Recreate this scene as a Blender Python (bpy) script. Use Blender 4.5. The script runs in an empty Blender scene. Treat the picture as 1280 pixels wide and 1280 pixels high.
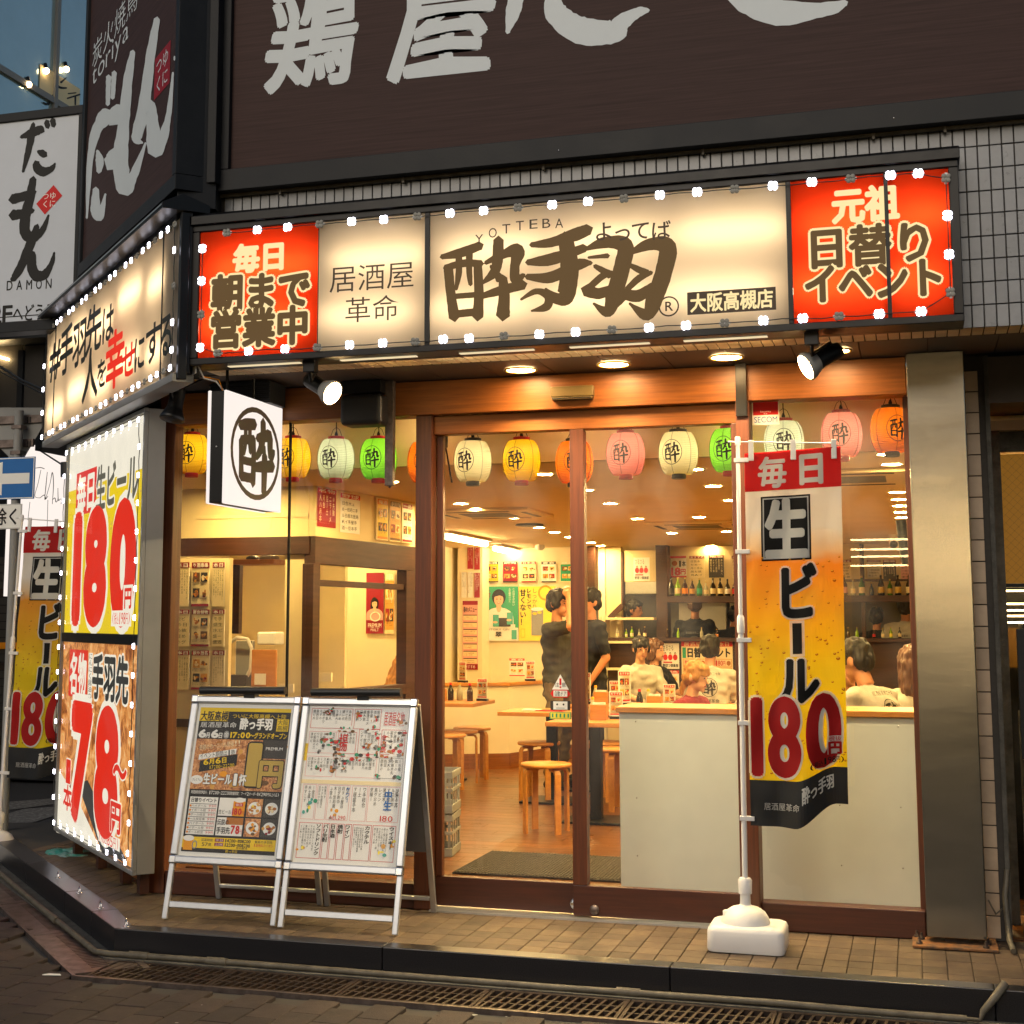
import bpy, bmesh, math, random
import numpy as np
from mathutils import Vector, Matrix
PI = math.pi
random.seed(7)
S = bpy.context.scene
C = S.collection
R = math.radians

# ------------------------------------------------------------------ camera
EYE = Vector((0, 0, 1.43))
YAW, PITCH, FPX, CX, CY = R(16.85), R(6.9), 1800.0, 594.4, 559.7
cam = bpy.data.cameras.new('camera')
camo = bpy.data.objects.new('camera', cam); C.objects.link(camo)
camo.location = EYE
camo.rotation_euler = (R(90) + PITCH, 0, YAW)
cam.sensor_width = 36; cam.lens = 36 * FPX / 1280
cam.shift_x = (640 - CX) / 1280; cam.shift_y = -(640 - CY) / 1280
cam.clip_end = 500; cam.clip_start = .05
S.camera = camo

# ------------------------------------------------------------------ dusk sky, weak sun, exposure
SUN_EL, SUN_ROT = R(28), R(190)
w = bpy.data.worlds.new('World'); S.world = w; w.use_nodes = True
nt = w.node_tree
sky = nt.nodes.new('ShaderNodeTexSky'); sky.sky_type = 'NISHITA'; sky.sun_disc = False
sky.sun_elevation = SUN_EL; sky.sun_rotation = SUN_ROT; sky.air_density = 1.2; sky.dust_density = 3.0
nt.links.new(sky.outputs[0], nt.nodes['Background'].inputs[0])
nt.nodes['Background'].inputs[1].default_value = SKYSTR = 0.085
sl = bpy.data.lights.new('evening_sun', 'SUN'); sl.energy = .45; sl.angle = R(25); sl.color = (1, .95, .9)
so = bpy.data.objects.new('evening_sun', sl); C.objects.link(so)
so.rotation_euler = (R(90) - SUN_EL, 0, R(180) - SUN_ROT)
S.view_settings.view_transform = 'Standard'; S.view_settings.look = 'None'
S.view_settings.exposure = 0; S.view_settings.gamma = 1; S.view_settings.use_curve_mapping = False
S.render.engine = 'CYCLES'
S.cycles.max_bounces = 8; S.cycles.diffuse_bounces = 4; S.cycles.glossy_bounces = 4
S.cycles.transparent_max_bounces = 16; S.cycles.transmission_bounces = 4
S.cycles.caustics_reflective = False; S.cycles.caustics_refractive = False
S.cycles.sample_clamp_indirect = 4
S.cycles.use_denoising = True

# ------------------------------------------------------------------ where a line of sight meets a real plane (used only to read sizes)
_cy, _sy, _cp, _sp = math.cos(YAW), math.sin(YAW), math.cos(PITCH), math.sin(PITCH)
_f = Vector((-_sy*_cp, _cy*_cp, _sp)); _r = Vector((_cy, _sy, 0)); _u = _r.cross(_f)
def _ray(x, y): return _r*(x-CX) + _u*(CY-y) + _f*FPX
def aty(x, y, Y):
    d = _ray(x, y); return EYE + d*(Y/d.y)
def atz(x, y, Z):
    d = _ray(x, y); return EYE + d*((Z-EYE.z)/d.z)
class Frame:
    """a vertical drawing plane: u runs along it, v is height above its origin"""
    def __init__(s, o, rz=0):
        s.o = Vector(o); s.rz = rz
        s.ex = Vector((math.cos(rz), math.sin(rz), 0)); s.n = Vector((math.sin(rz), -math.cos(rz), 0))
    def uv(s, x, y):
        d = _ray(x, y); p = EYE + d*((s.o-EYE).dot(s.n)/d.dot(s.n))
        return (p-s.o).dot(s.ex), p.z-s.o.z
    def box(s, x0, y0, x1, y1):
        ym, xm = (y0+y1)/2, (x0+x1)/2
        return s.uv(x0, ym)[0], s.uv(xm, y1)[1], s.uv(x1, ym)[0], s.uv(xm, y0)[1]

# ------------------------------------------------------------------ materials
def lin(c):
    if isinstance(c, str):
        c = c.lstrip('#'); v = [int(c[i:i+2], 16)/255 for i in (0, 2, 4)]
        return tuple(x/12.92 if x <= .04045 else ((x+.055)/1.055)**2.4 for x in v)
    return tuple(c)
MATS = {}
def mat(name, col=(.5, .5, .5), rough=.5, metal=0, var=.1, scale=6, bump=0, bscale=60, stretch=(1, 1, 1), emit=0, spec=.5,
        col2=None, thr=None, rvar=.1, trans=0, thru=0, rnd=0):
    if name in MATS: return MATS[name]
    m = bpy.data.materials.new(name); m.use_nodes = True; MATS[name] = m
    n = m.node_tree.nodes; l = m.node_tree.links; b = n['Principled BSDF']
    col = lin(col)
    tc = n.new('ShaderNodeTexCoord'); mp = n.new('ShaderNodeMapping'); mp.inputs['Scale'].default_value = stretch
    if rnd:
        oi = n.new('ShaderNodeObjectInfo'); va = n.new('ShaderNodeVectorMath'); va.operation = 'MULTIPLY_ADD'; va.inputs[1].default_value = (37, 53, 71)
        l.new(oi.outputs['Random'], va.inputs[0]); l.new(tc.outputs['Object'], va.inputs[2]); l.new(va.outputs[0], mp.inputs[0])
    else: l.new(tc.outputs['Object'], mp.inputs[0])
    no = n.new('ShaderNodeTexNoise'); no.inputs['Scale'].default_value = scale; no.inputs['Detail'].default_value = 5
    no.inputs['Roughness'].default_value = .65
    l.new(mp.outputs[0], no.inputs['Vector'])
    mix = n.new('ShaderNodeMix'); mix.data_type = 'RGBA'
    c2 = lin(col2) if col2 else tuple(min(1, c*(1+var)) for c in col)
    c1 = col if col2 else tuple(c*(1-var) for c in col)
    mix.inputs[6].default_value = (*c1, 1); mix.inputs[7].default_value = (*c2, 1)
    rp = n.new('ShaderNodeMapRange'); t = thr or (.3, .7)
    rp.inputs[1].default_value = t[0]; rp.inputs[2].default_value = t[1]
    l.new(no.outputs[0], rp.inputs[0]); l.new(rp.outputs[0], mix.inputs[0])
    if rnd:
        mr_ = n.new('ShaderNodeMapRange'); mr_.inputs[3].default_value = 1-rnd; mr_.inputs[4].default_value = 1+rnd*.6; l.new(oi.outputs['Random'], mr_.inputs[0])
        sc_ = n.new('ShaderNodeVectorMath'); sc_.operation = 'SCALE'; l.new(mix.outputs[2], sc_.inputs[0]); l.new(mr_.outputs[0], sc_.inputs['Scale']); l.new(sc_.outputs[0], b.inputs['Base Color'])
    else: l.new(mix.outputs[2], b.inputs['Base Color'])
    rr = n.new('ShaderNodeMapRange'); rr.inputs[3].default_value = max(0, rough-rvar); rr.inputs[4].default_value = min(1, rough+rvar)
    l.new(no.outputs[0], rr.inputs[0]); l.new(rr.outputs[0], b.inputs['Roughness'])
    b.inputs['Metallic'].default_value = metal; b.inputs['Specular IOR Level'].default_value = spec
    if thru:
        tl = n.new('ShaderNodeBsdfTranslucent'); ms_ = n.new('ShaderNodeMixShader'); ms_.inputs[0].default_value = thru
        l.new(mix.outputs[2], tl.inputs[0]); l.new(b.outputs[0], ms_.inputs[1]); l.new(tl.outputs[0], ms_.inputs[2]); l.new(ms_.outputs[0], n['Material Output'].inputs[0])
    if trans: b.inputs['Transmission Weight'].default_value = trans
    if bump:
        n2 = n.new('ShaderNodeTexNoise'); n2.inputs['Scale'].default_value = bscale; n2.inputs['Detail'].default_value = 3
        l.new(mp.outputs[0], n2.inputs['Vector'])
        bp = n.new('ShaderNodeBump'); bp.inputs['Strength'].default_value = bump; bp.inputs['Distance'].default_value = .01
        l.new(n2.outputs[0], bp.inputs['Height']); l.new(bp.outputs[0], b.inputs['Normal'])
    if emit:
        l.new(mix.outputs[2], b.inputs['Emission Color']); b.inputs['Emission Strength'].default_value = emit
    return m
def lamp_mat(name, col, strength, base=None):
    if name in MATS: return MATS[name]
    m = bpy.data.materials.new(name); m.use_nodes = True; MATS[name] = m
    b = m.node_tree.nodes['Principled BSDF']; c = lin(col)
    b.inputs['Base Color'].default_value = (*(lin(base) if base else (.02, .02, .02)), 1); b.inputs['Emission Color'].default_value = (*c, 1)
    b.inputs['Emission Strength'].default_value = strength; b.inputs['Roughness'].default_value = .5
    b.inputs['Specular IOR Level'].default_value = .2
    return m
def film_mat(name, col):
    """translucent film of a light box, lit by the tubes behind it"""
    m = bpy.data.materials.new(name); m.use_nodes = True; MATS[name] = m
    n = m.node_tree.nodes; l = m.node_tree.links; n.remove(n['Principled BSDF'])
    t = n.new('ShaderNodeBsdfTranslucent'); d = n.new('ShaderNodeBsdfDiffuse'); a = n.new('ShaderNodeMixShader')
    t.inputs[0].default_value = (*lin(col), 1); d.inputs[0].default_value = (*[c*.7 for c in lin(col)], 1); a.inputs[0].default_value = .25
    l.new(t.outputs[0], a.inputs[1]); l.new(d.outputs[0], a.inputs[2])
    l.new(a.outputs[0], n['Material Output'].inputs[0]); return m
def glass_mat(name, tint=(1, 1, 1), refl=1.0, rough=0.0):
    m = bpy.data.materials.new(name); m.use_nodes = True; MATS[name] = m
    n = m.node_tree.nodes; l = m.node_tree.links; n.remove(n['Principled BSDF'])
    t = n.new('ShaderNodeBsdfTransparent'); g = n.new('ShaderNodeBsdfGlossy'); f = n.new('ShaderNodeFresnel'); a = n.new('ShaderNodeMixShader')
    t.inputs[0].default_value = (*tint, 1); g.inputs['Roughness'].default_value = rough; f.inputs[0].default_value = 1.5
    mu = n.new('ShaderNodeMath'); mu.operation = 'MULTIPLY'; mu.inputs[1].default_value = refl
    ge = n.new('ShaderNodeNewGeometry'); nb_ = n.new('ShaderNodeMath'); nb_.operation = 'SUBTRACT'; nb_.inputs[0].default_value = 1; l.new(ge.outputs['Backfacing'], nb_.inputs[1])
    mv = n.new('ShaderNodeMath'); mv.operation = 'MULTIPLY'; l.new(f.outputs[0], mu.inputs[0]); l.new(mu.outputs[0], mv.inputs[0]); l.new(nb_.outputs[0], mv.inputs[1]); l.new(mv.outputs[0], a.inputs[0])
    d = n.new('ShaderNodeBsdfDiffuse'); md = n.new('ShaderNodeMixShader'); tc = n.new('ShaderNodeTexCoord'); no = n.new('ShaderNodeTexNoise'); no.inputs['Scale'].default_value = 2.3; no.inputs['Detail'].default_value = 6
    mr = n.new('ShaderNodeMapRange'); mr.inputs[1].default_value = .42; mr.inputs[2].default_value = .8; mr.inputs[4].default_value = .07   # a thin film of dust and wiping marks
    l.new(tc.outputs['Object'], no.inputs['Vector']); l.new(no.outputs[0], mr.inputs[0]); l.new(mr.outputs[0], md.inputs[0]); d.inputs[0].default_value = (.7, .7, .7, 1)
    l.new(t.outputs[0], md.inputs[1]); l.new(d.outputs[0], md.inputs[2])
    l.new(md.outputs[0], a.inputs[1]); l.new(g.outputs[0], a.inputs[2]); l.new(a.outputs[0], n['Material Output'].inputs[0]); return m

mat('wood', '#9a5c24', .42, scale=3, stretch=(1, 1, 22), col2='#6c3c16', thr=(.3, .75), bump=.04, bscale=14)
mat('wood_v', '#63341d', .42, scale=3, stretch=(22, 22, 1), col2='#3f2011', thr=(.3, .75), bump=.04, bscale=14)
mat('wood_rail', '#4f2616', .45, scale=3, stretch=(1, 1, 22), col2='#33170c', thr=(.3, .75), bump=.04, bscale=14)
mat('wood_dark', '#42200f', .5, scale=3, stretch=(1, 1, 14), col2='#2c1309', thr=(.3, .7))
mat('pine', '#c98a3c', .45, scale=4, stretch=(1, 8, 8), col2='#b47429', thr=(.3, .7))
mat('black_metal', '#070708', .4, metal=0, spec=.35, var=.25, scale=12, bump=.03)
mat('dark_frame', '#191b1e', .5, var=.3, scale=5, bump=.05, spec=.25)
mat('sensor', '#6a5a36', .4)
mat('alu', '#c3c6c9', .32, metal=.75, var=.06, scale=20)
mat('chrome', '#dddddd', .12, metal=1, var=.03)
mat('grey_box', '#85847f', .5, metal=.2, var=.1, scale=3)
mat('steel', '#97958f', .22, metal=1, var=.1, scale=2.5, stretch=(1, 1, 3), rvar=.04, bump=.09, bscale=2.5)
mat('tile_wall', '#85888c', .3, rnd=.12, var=.12, scale=9, bump=.02)
mat('grout', '#3d3a36', .9, var=.2, scale=30)
mat('tile_beige_lit', '#dcc6a0', .4, rnd=.12, var=.1, scale=9)  # beige tile made paler, the light on the underside put into its colour
mat('tile_beige', '#b59f86', .45, rnd=.15, var=.12, scale=9)
mat('soffit', '#4a4038', .6, rnd=.15, var=.2, scale=8)
mat('plat_tile', '#5f4f3c', .7, rnd=.3, scale=7, col2='#42352a', thr=(.3, .7), bump=.25, bscale=160)
mat('plat_tile2', '#645340', .7, rnd=.3, scale=9, col2='#4a3c2f', thr=(.3, .7), bump=.25, bscale=160)
mat('granite', '#26262a', .3, scale=220, col2='#111114', thr=(.4, .6), rvar=.05)
mat('paver', '#332926', .8, rnd=.3, scale=9, col2='#28201e', thr=(.3, .7), bump=.5, bscale=220)
mat('paver2', '#392e29', .8, rnd=.3, scale=11, col2='#2c2422', thr=(.3, .7), bump=.5, bscale=220)
mat('asphalt', '#3c3c3e', .85, scale=90, col2='#28282a', thr=(.35, .65), bump=.6, bscale=300)
mat('road_paint', '#a9a7a2', .7, scale=30, col2='#5c5b58', thr=(.25, .5))
mat('concrete', '#5d5b54', .85, scale=12, col2='#3a3833', thr=(.3, .7), bump=.4, bscale=120)
mat('rust_iron', '#463931', .55, metal=.55, scale=18, col2='#2a211c', thr=(.35, .65), bump=.3, bscale=90)
mat('galv', '#7b6f6a', .42, metal=.7, scale=14, col2='#4f4642', thr=(.35, .7), bump=.1)
mat('pipe', '#6c6555', .55, scale=14, col2='#4a4438', thr=(.3, .7), bump=.1)
mat('rust', '#8a5a2c', .7, scale=24, col2='#4a3a2c', thr=(.35, .65), bump=.3)
mat('cream_wall', '#e3cf9e', .7, var=.04, scale=3)
mat('white_wall', '#efe2bd', .7, var=.04, scale=3)
mat('ceiling', '#f2dcab', .8, var=.04, scale=3)
mat('counter_white', '#d6dfd6', .45, var=.03, scale=2)
mat('floor_wood', '#774a22', .3, rnd=.25, scale=2.5, stretch=(1.2, 7, 1), col2='#5d3818', thr=(.3, .7), rvar=.08)
mat('floor_wood2', '#6d431c', .3, rnd=.25, scale=2.5, stretch=(1.2, 7, 1), col2='#553114', thr=(.3, .7), rvar=.08)
mat('mat_rubber', '#4a443f', .9, scale=60, col2='#2a2623', thr=(.35, .65), bump=.6, bscale=200)
mat('brown_sign', '#46322f', .55, scale=2.2, stretch=(1, 1, 46), col2='#322422', thr=(.25, .75), rvar=.05, spec=.15)
mat('vinyl_white', '#c3cad3', .5, var=.03)
mat('plastic_white', '#e3e1dc', .38, var=.03, scale=5, bump=.02)
mat('plastic_black', '#1c1c1d', .45, var=.15)
mat('plastic_clear', '#d6d6d4', .3, var=.04)
mat('skin', '#bf8259', .5, var=.05, scale=30)
mat('skin_l', '#d29c74', .5, var=.04, scale=30)
mat('hair_black', '#120d0b', .6, var=.4, scale=40, stretch=(6, 6, 1))
mat('hair_brown', '#5d3a1e', .42, var=.35, scale=40, stretch=(6, 6, 1))
mat('hair_blonde', '#a8742f', .6, var=.3, scale=40, stretch=(6, 6, 1))
mat('eye_dark', '#1a0f0b', .3); mat('lips', '#9c4038', .45)
for nm, c in dict(tee_white='#bdb7a6', tee_olive='#2a271c', tee_navy='#161a22', tee_black='#141414', tee_red='#7c1a26', khaki='#6a5a42',
                  shoe='#141310', trouser='#1c1c20').items():
    mat(nm, c, .85, var=.12, scale=9, bump=1, bscale=11)
PRINT = dict(p_red='#c91f1f', p_dred='#8e1422', p_black='#1b1a18', p_white='#efeee6', p_yellow='#efc911', p_orange='#e08a14', p_brown='#6b4a22',
             p_cream='#f0deae', p_green='#2f9a72', p_blue='#2a6bb0', p_pink='#e7a9a4', p_gold='#bda04a', p_grey='#8f8f8c', p_food='#b3702c', p_food2='#d9a14a',
             p_skin='#e9bb98', p_teal='#4fa69a', p_dgrey='#3d3a36', p_lemon='#f4e04a', p_drop='#c47a10', p_amber='#ea9c12', p_foam='#f0e2bf')
for k, v in PRINT.items(): mat(k, v, .5, var=.03, scale=8, spec=.25)
for k in ('red', 'black', 'white', 'lemon', 'drop'): mat('f_'+k, PRINT['p_'+k], .7, var=.04, thru=.6)
mat('banner_black', '#26282a', .8, var=.06, thru=.3)
mat('brush_white', '#c9d2d6', .5, var=.03)
for k, v, s in (('lit_red', '#f02a10', .95), ('lit_white', '#fff6df', 1.0), ('lit_yellow', '#fbd808', .95), ('lit_black', '#3a3a36', .8), ('lit_brown', '#664a20', .8),
                ('lit_food', '#d18a48', .8), ('lit_food2', '#e8b070', .8), ('lit_cream', '#ffe3a4', 1.05), ('lit_sign', '#fff3ea', 1.0), ('lit_dbrown', '#4a3826', .75), ('lit_dark', '#20221c', .6),
                ('lit_grey', '#6b6856', .8), ('lit_tw', '#f6e8da', .9)):
    lamp_mat(k, v, s)
lamp_mat('slot_reflection', '#ffe8b8', .85); 
def food_mat(name, emit):
    m = bpy.data.materials.new(name); m.use_nodes = True; MATS[name] = m; n = m.node_tree.nodes; l = m.node_tree.links; b = n['Principled BSDF']
    tc = n.new('ShaderNodeTexCoord'); no = n.new('ShaderNodeTexNoise'); no.inputs['Scale'].default_value = 7 if emit else 60; no.inputs['Detail'].default_value = 9; no.inputs['Roughness'].default_value = .7; no.inputs['Distortion'].default_value = 1.2
    r = n.new('ShaderNodeValToRGB'); e = r.color_ramp.elements; e[0].position = .3; e[0].color = (*lin('#4a230c'), 1); e[1].position = .74; e[1].color = (*lin('#ffe2a8'), 1)
    for p_, c in ((.42, '#9a5522'), (.52, '#cf8a45'), (.62, '#e9b273')): k = e.new(p_); k.color = (*lin(c), 1)
    l.new(tc.outputs['Object'], no.inputs[0]); l.new(no.outputs[0], r.inputs[0]); l.new(r.outputs[0], b.inputs['Base Color'])
    if emit: l.new(r.outputs[0], b.inputs['Emission Color']); b.inputs['Emission Strength'].default_value = emit
food_mat('lit_foodphoto', .95); food_mat('p_foodphoto', 0)
lamp_mat('led', '#f2f0ff', 10); lamp_mat('led_off', '#8d8b82', .12, '#8d8b82')
lamp_mat('downlight', '#ffd090', 130); lamp_mat('spot_face', '#ffd08c', 90); lamp_mat('tube', '#ffd898', 60)
lamp_mat('ceil_lamp', '#ffd98c', 950); lamp_mat('entry_fill_lamp', '#ffcd8a', 45); lamp_mat('small_light', '#ffd9a0', 12)
film_mat('film_cream', '#ffeed6'); film_mat('film_red', '#ff4a20'); film_mat('film_warm', '#ffeed6')
glass_mat('glass', (.965, .96, .945)); glass_mat('glass_dark', (.5, .5, .48)); glass_mat('glass_cover', (.98, .98, .98), .3, .02)
mat('teal_glass', '#b4cccd', .12, metal=.55, var=.12, scale=.6, spec=.8)
lamp_mat('amber_glow', '#c98a30', .3, '#6a4718')

# ------------------------------------------------------------------ mesh builder
class MB:
    def __init__(s, m='plastic_white', fr=None):
        s.v = []; s.f = []; s.mi = []; s.ms = []; s.sm = []; s.use(m); s.smooth = False; s.fr = fr
    def use(s, m):
        if m not in s.ms: s.ms.append(m)
        s.cur = s.ms.index(m); return s
    def add(s, vs, fs, smooth=None):
        o = len(s.v); s.v += [tuple(p) for p in vs]
        s.f += [tuple(i+o for i in f) for f in fs]; s.mi += [s.cur]*len(fs); s.sm += [s.smooth if smooth is None else smooth]*len(fs)
        return s
    def box(s, a, b):
        x0, y0, z0 = [min(a[i], b[i]) for i in range(3)]; x1, y1, z1 = [max(a[i], b[i]) for i in range(3)]
        return s.add([(x0, y0, z0), (x1, y0, z0), (x1, y1, z0), (x0, y1, z0), (x0, y0, z1), (x1, y0, z1), (x1, y1, z1), (x0, y1, z1)],
                     [(0, 3, 2, 1), (4, 5, 6, 7), (0, 1, 5, 4), (1, 2, 6, 5), (2, 3, 7, 6), (3, 0, 4, 7)], False)
    def bar(s, p, q, w, d, up=(0, 0, 1)):
        p, q = Vector(p), Vector(q); t = (q-p).normalized(); a = t.cross(Vector(up))
        if a.length < 1e-4: a = t.cross(Vector((0, 1, 0)))
        a.normalize(); b = a.cross(t); a *= w/2; b *= d/2
        return s.add([p-a-b, p+a-b, p+a+b, p-a+b, q-a-b, q+a-b, q+a+b, q-a+b],
                     [(0, 3, 2, 1), (4, 5, 6, 7), (0, 1, 5, 4), (1, 2, 6, 5), (2, 3, 7, 6), (3, 0, 4, 7)], False)
    def prism(s, poly, h, axis=2, base=0):
        """2D polygon pushed along an axis"""
        n = len(poly)
        def P(u, v, w): return (w, u, v) if axis == 0 else (u, w, v) if axis == 1 else (u, v, w)
        vs = [P(u, v, base) for u, v in poly]+[P(u, v, base+h) for u, v in poly]
        return s.add(vs, [tuple(range(n))[::-1], tuple(range(n, 2*n))]+[(i, (i+1) % n, n+(i+1) % n, n+i) for i in range(n)], False)
    def tube(s, pts, r, n=8, caps=True, r2=None):
        pts = [Vector(p) for p in pts]; rings = []; N = len(pts)
        up = Vector((0, 0, 1)); t0 = (pts[1]-pts[0]).normalized()
        if abs(t0.z) > .9: up = Vector((0, 1, 0))
        a = t0.cross(up).normalized()
        for i, p in enumerate(pts):
            t = (pts[min(i+1, N-1)]-pts[max(i-1, 0)]).normalized()
            a = (a-t*a.dot(t)).normalized(); b = t.cross(a)
            rr = r if r2 is None else r+(r2-r)*i/(N-1)
            if isinstance(r, (list, tuple)): rr = r[i]
            rings.append([p+a*math.cos(k*2*PI/n)*rr+b*math.sin(k*2*PI/n)*rr for k in range(n)])
        vs = [v for g in rings for v in g]
        fs = [(i*n+k, i*n+(k+1) % n, (i+1)*n+(k+1) % n, (i+1)*n+k) for i in range(N-1) for k in range(n)]
        s.add(vs, fs, True)
        if caps: s.add(rings[0], [tuple(range(n))[::-1]], False); s.add(rings[-1], [tuple(range(n))], False)
        return s
    def lathe(s, prof, n=24, c=(0, 0, 0), axis=None, smooth=True, caps=True):
        c = Vector(c); M = Matrix.Identity(3)
        if axis is not None: M = Vector((0, 0, 1)).rotation_difference(Vector(axis).normalized()).to_matrix()
        vs = [c+M@Vector((r*math.cos(k*2*PI/n), r*math.sin(k*2*PI/n), z)) for r, z in prof for k in range(n)]
        fs = [(i*n+k, i*n+(k+1) % n, (i+1)*n+(k+1) % n, (i+1)*n+k) for i in range(len(prof)-1) for k in range(n)]
        s.add(vs, fs, smooth)
        if caps: s.add(vs[:n], [tuple(range(n))[::-1]], False); s.add(vs[-n:], [tuple(range(n))], False)
        return s
    def ball(s, c, r, n=12, m=8):
        if not isinstance(r, (tuple, list)): r = (r, r, r)
        vs = []; fs = []
        for i in range(m+1):
            th = PI*i/m
            for k in range(n): vs.append((c[0]+r[0]*math.sin(th)*math.cos(2*PI*k/n), c[1]+r[1]*math.sin(th)*math.sin(2*PI*k/n), c[2]-r[2]*math.cos(th)))
        for i in range(m):
            for k in range(n): fs.append((i*n+k, i*n+(k+1) % n, (i+1)*n+(k+1) % n, (i+1)*n+k))
        return s.add(vs, fs, True)
    def quad(s, a, b, c, d): return s.add([a, b, c, d], [(0, 1, 2, 3)], False)
    def mesh(s, name, bevel=0, seg=2, xf=None):
        me = bpy.data.meshes.new(name)
        vs = s.v if xf is None else [tuple(xf@Vector(p)) for p in s.v]
        me.from_pydata(vs, [], s.f)
        for m in s.ms: me.materials.append(MATS[m])
        me.polygons.foreach_set('material_index', s.mi); me.polygons.foreach_set('use_smooth', s.sm)
        if bevel:
            bm = bmesh.new(); bm.from_mesh(me); bmesh.ops.remove_doubles(bm, verts=bm.verts, dist=1e-5)
            ed = [e for e in bm.edges if len(e.link_faces) == 2 and e.calc_face_angle(0) > .5]
            bmesh.ops.bevel(bm, geom=ed, offset=bevel, segments=seg, profile=.5, affect='EDGES', clamp_overlap=True)
            bm.to_mesh(me); bm.free()
        me.update(); return me
    def build(s, name, parent=None, bevel=0, world=True, seg=2, loc=None):
        """vertices are in world metres unless world=False; the object sits in its parent's frame"""
        xf = None
        if parent is not None and world: xf = wmat(parent).inverted()
        o = bpy.data.objects.new(name, s.mesh(name, bevel, seg, xf)); C.objects.link(o)
        if parent is not None: o.parent = parent
        if loc is not None: o.location = loc
        return o
def wmat(o):
    m = Matrix.LocRotScale(o.location, o.rotation_euler, o.scale)
    return wmat(o.parent)@m if o.parent else m
def tag(o, label=None, cat=None, group=None, kind=None):
    if label: o['label'] = label
    if cat: o['category'] = cat
    if group: o['group'] = group
    if kind: o['kind'] = kind
    return o
def thing(name, label, cat, loc=(0, 0, 0), rz=0, group=None):
    o = bpy.data.objects.new(name, None); o.empty_display_size = .1; C.objects.link(o); o.location = loc; o.rotation_euler = (0, 0, rz)
    return tag(o, label, cat, group)
def struct(o): o['kind'] = 'structure'; return o
def kids(o): return list(o.children)
def copy_tree(o, parent=None, _k=None):
    c = o.copy(); C.objects.link(c); c.parent = parent
    for ch in kids(o): copy_tree(ch, c)
    return c
def instance(name, me, parent, loc, rot=(0, 0, 0), scale=(1, 1, 1)):
    o = bpy.data.objects.new(name, me); C.objects.link(o); o.parent = parent; o.location = loc; o.rotation_euler = rot; o.scale = scale
    return o

# ------------------------------------------------------------------ a scratch scene for glyphs and remeshing
TS = bpy.data.scenes.new('scratch'); TV = TS.view_layers[0]
_cu = bpy.data.curves.new('scratch_text', 'FONT'); _to = bpy.data.objects.new('scratch_text', _cu); TS.collection.objects.link(_to)
_gl = {}
def glyph(ch, off=0, res=2):
    k = (ch, round(off, 4), res)
    if k not in _gl:
        _cu.body = ch; _cu.offset = off; _cu.resolution_u = res
        TV.update(); dg = TV.depsgraph; dg.update()
        e = _to.evaluated_get(dg); m = e.to_mesh()
        v = np.array([(a.co.x, a.co.y) for a in m.vertices]) if len(m.vertices) else np.zeros((0, 2))
        _gl[k] = (v, [tuple(p.vertices) for p in m.polygons]); e.to_mesh_clear()
    return _gl[k]
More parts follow.
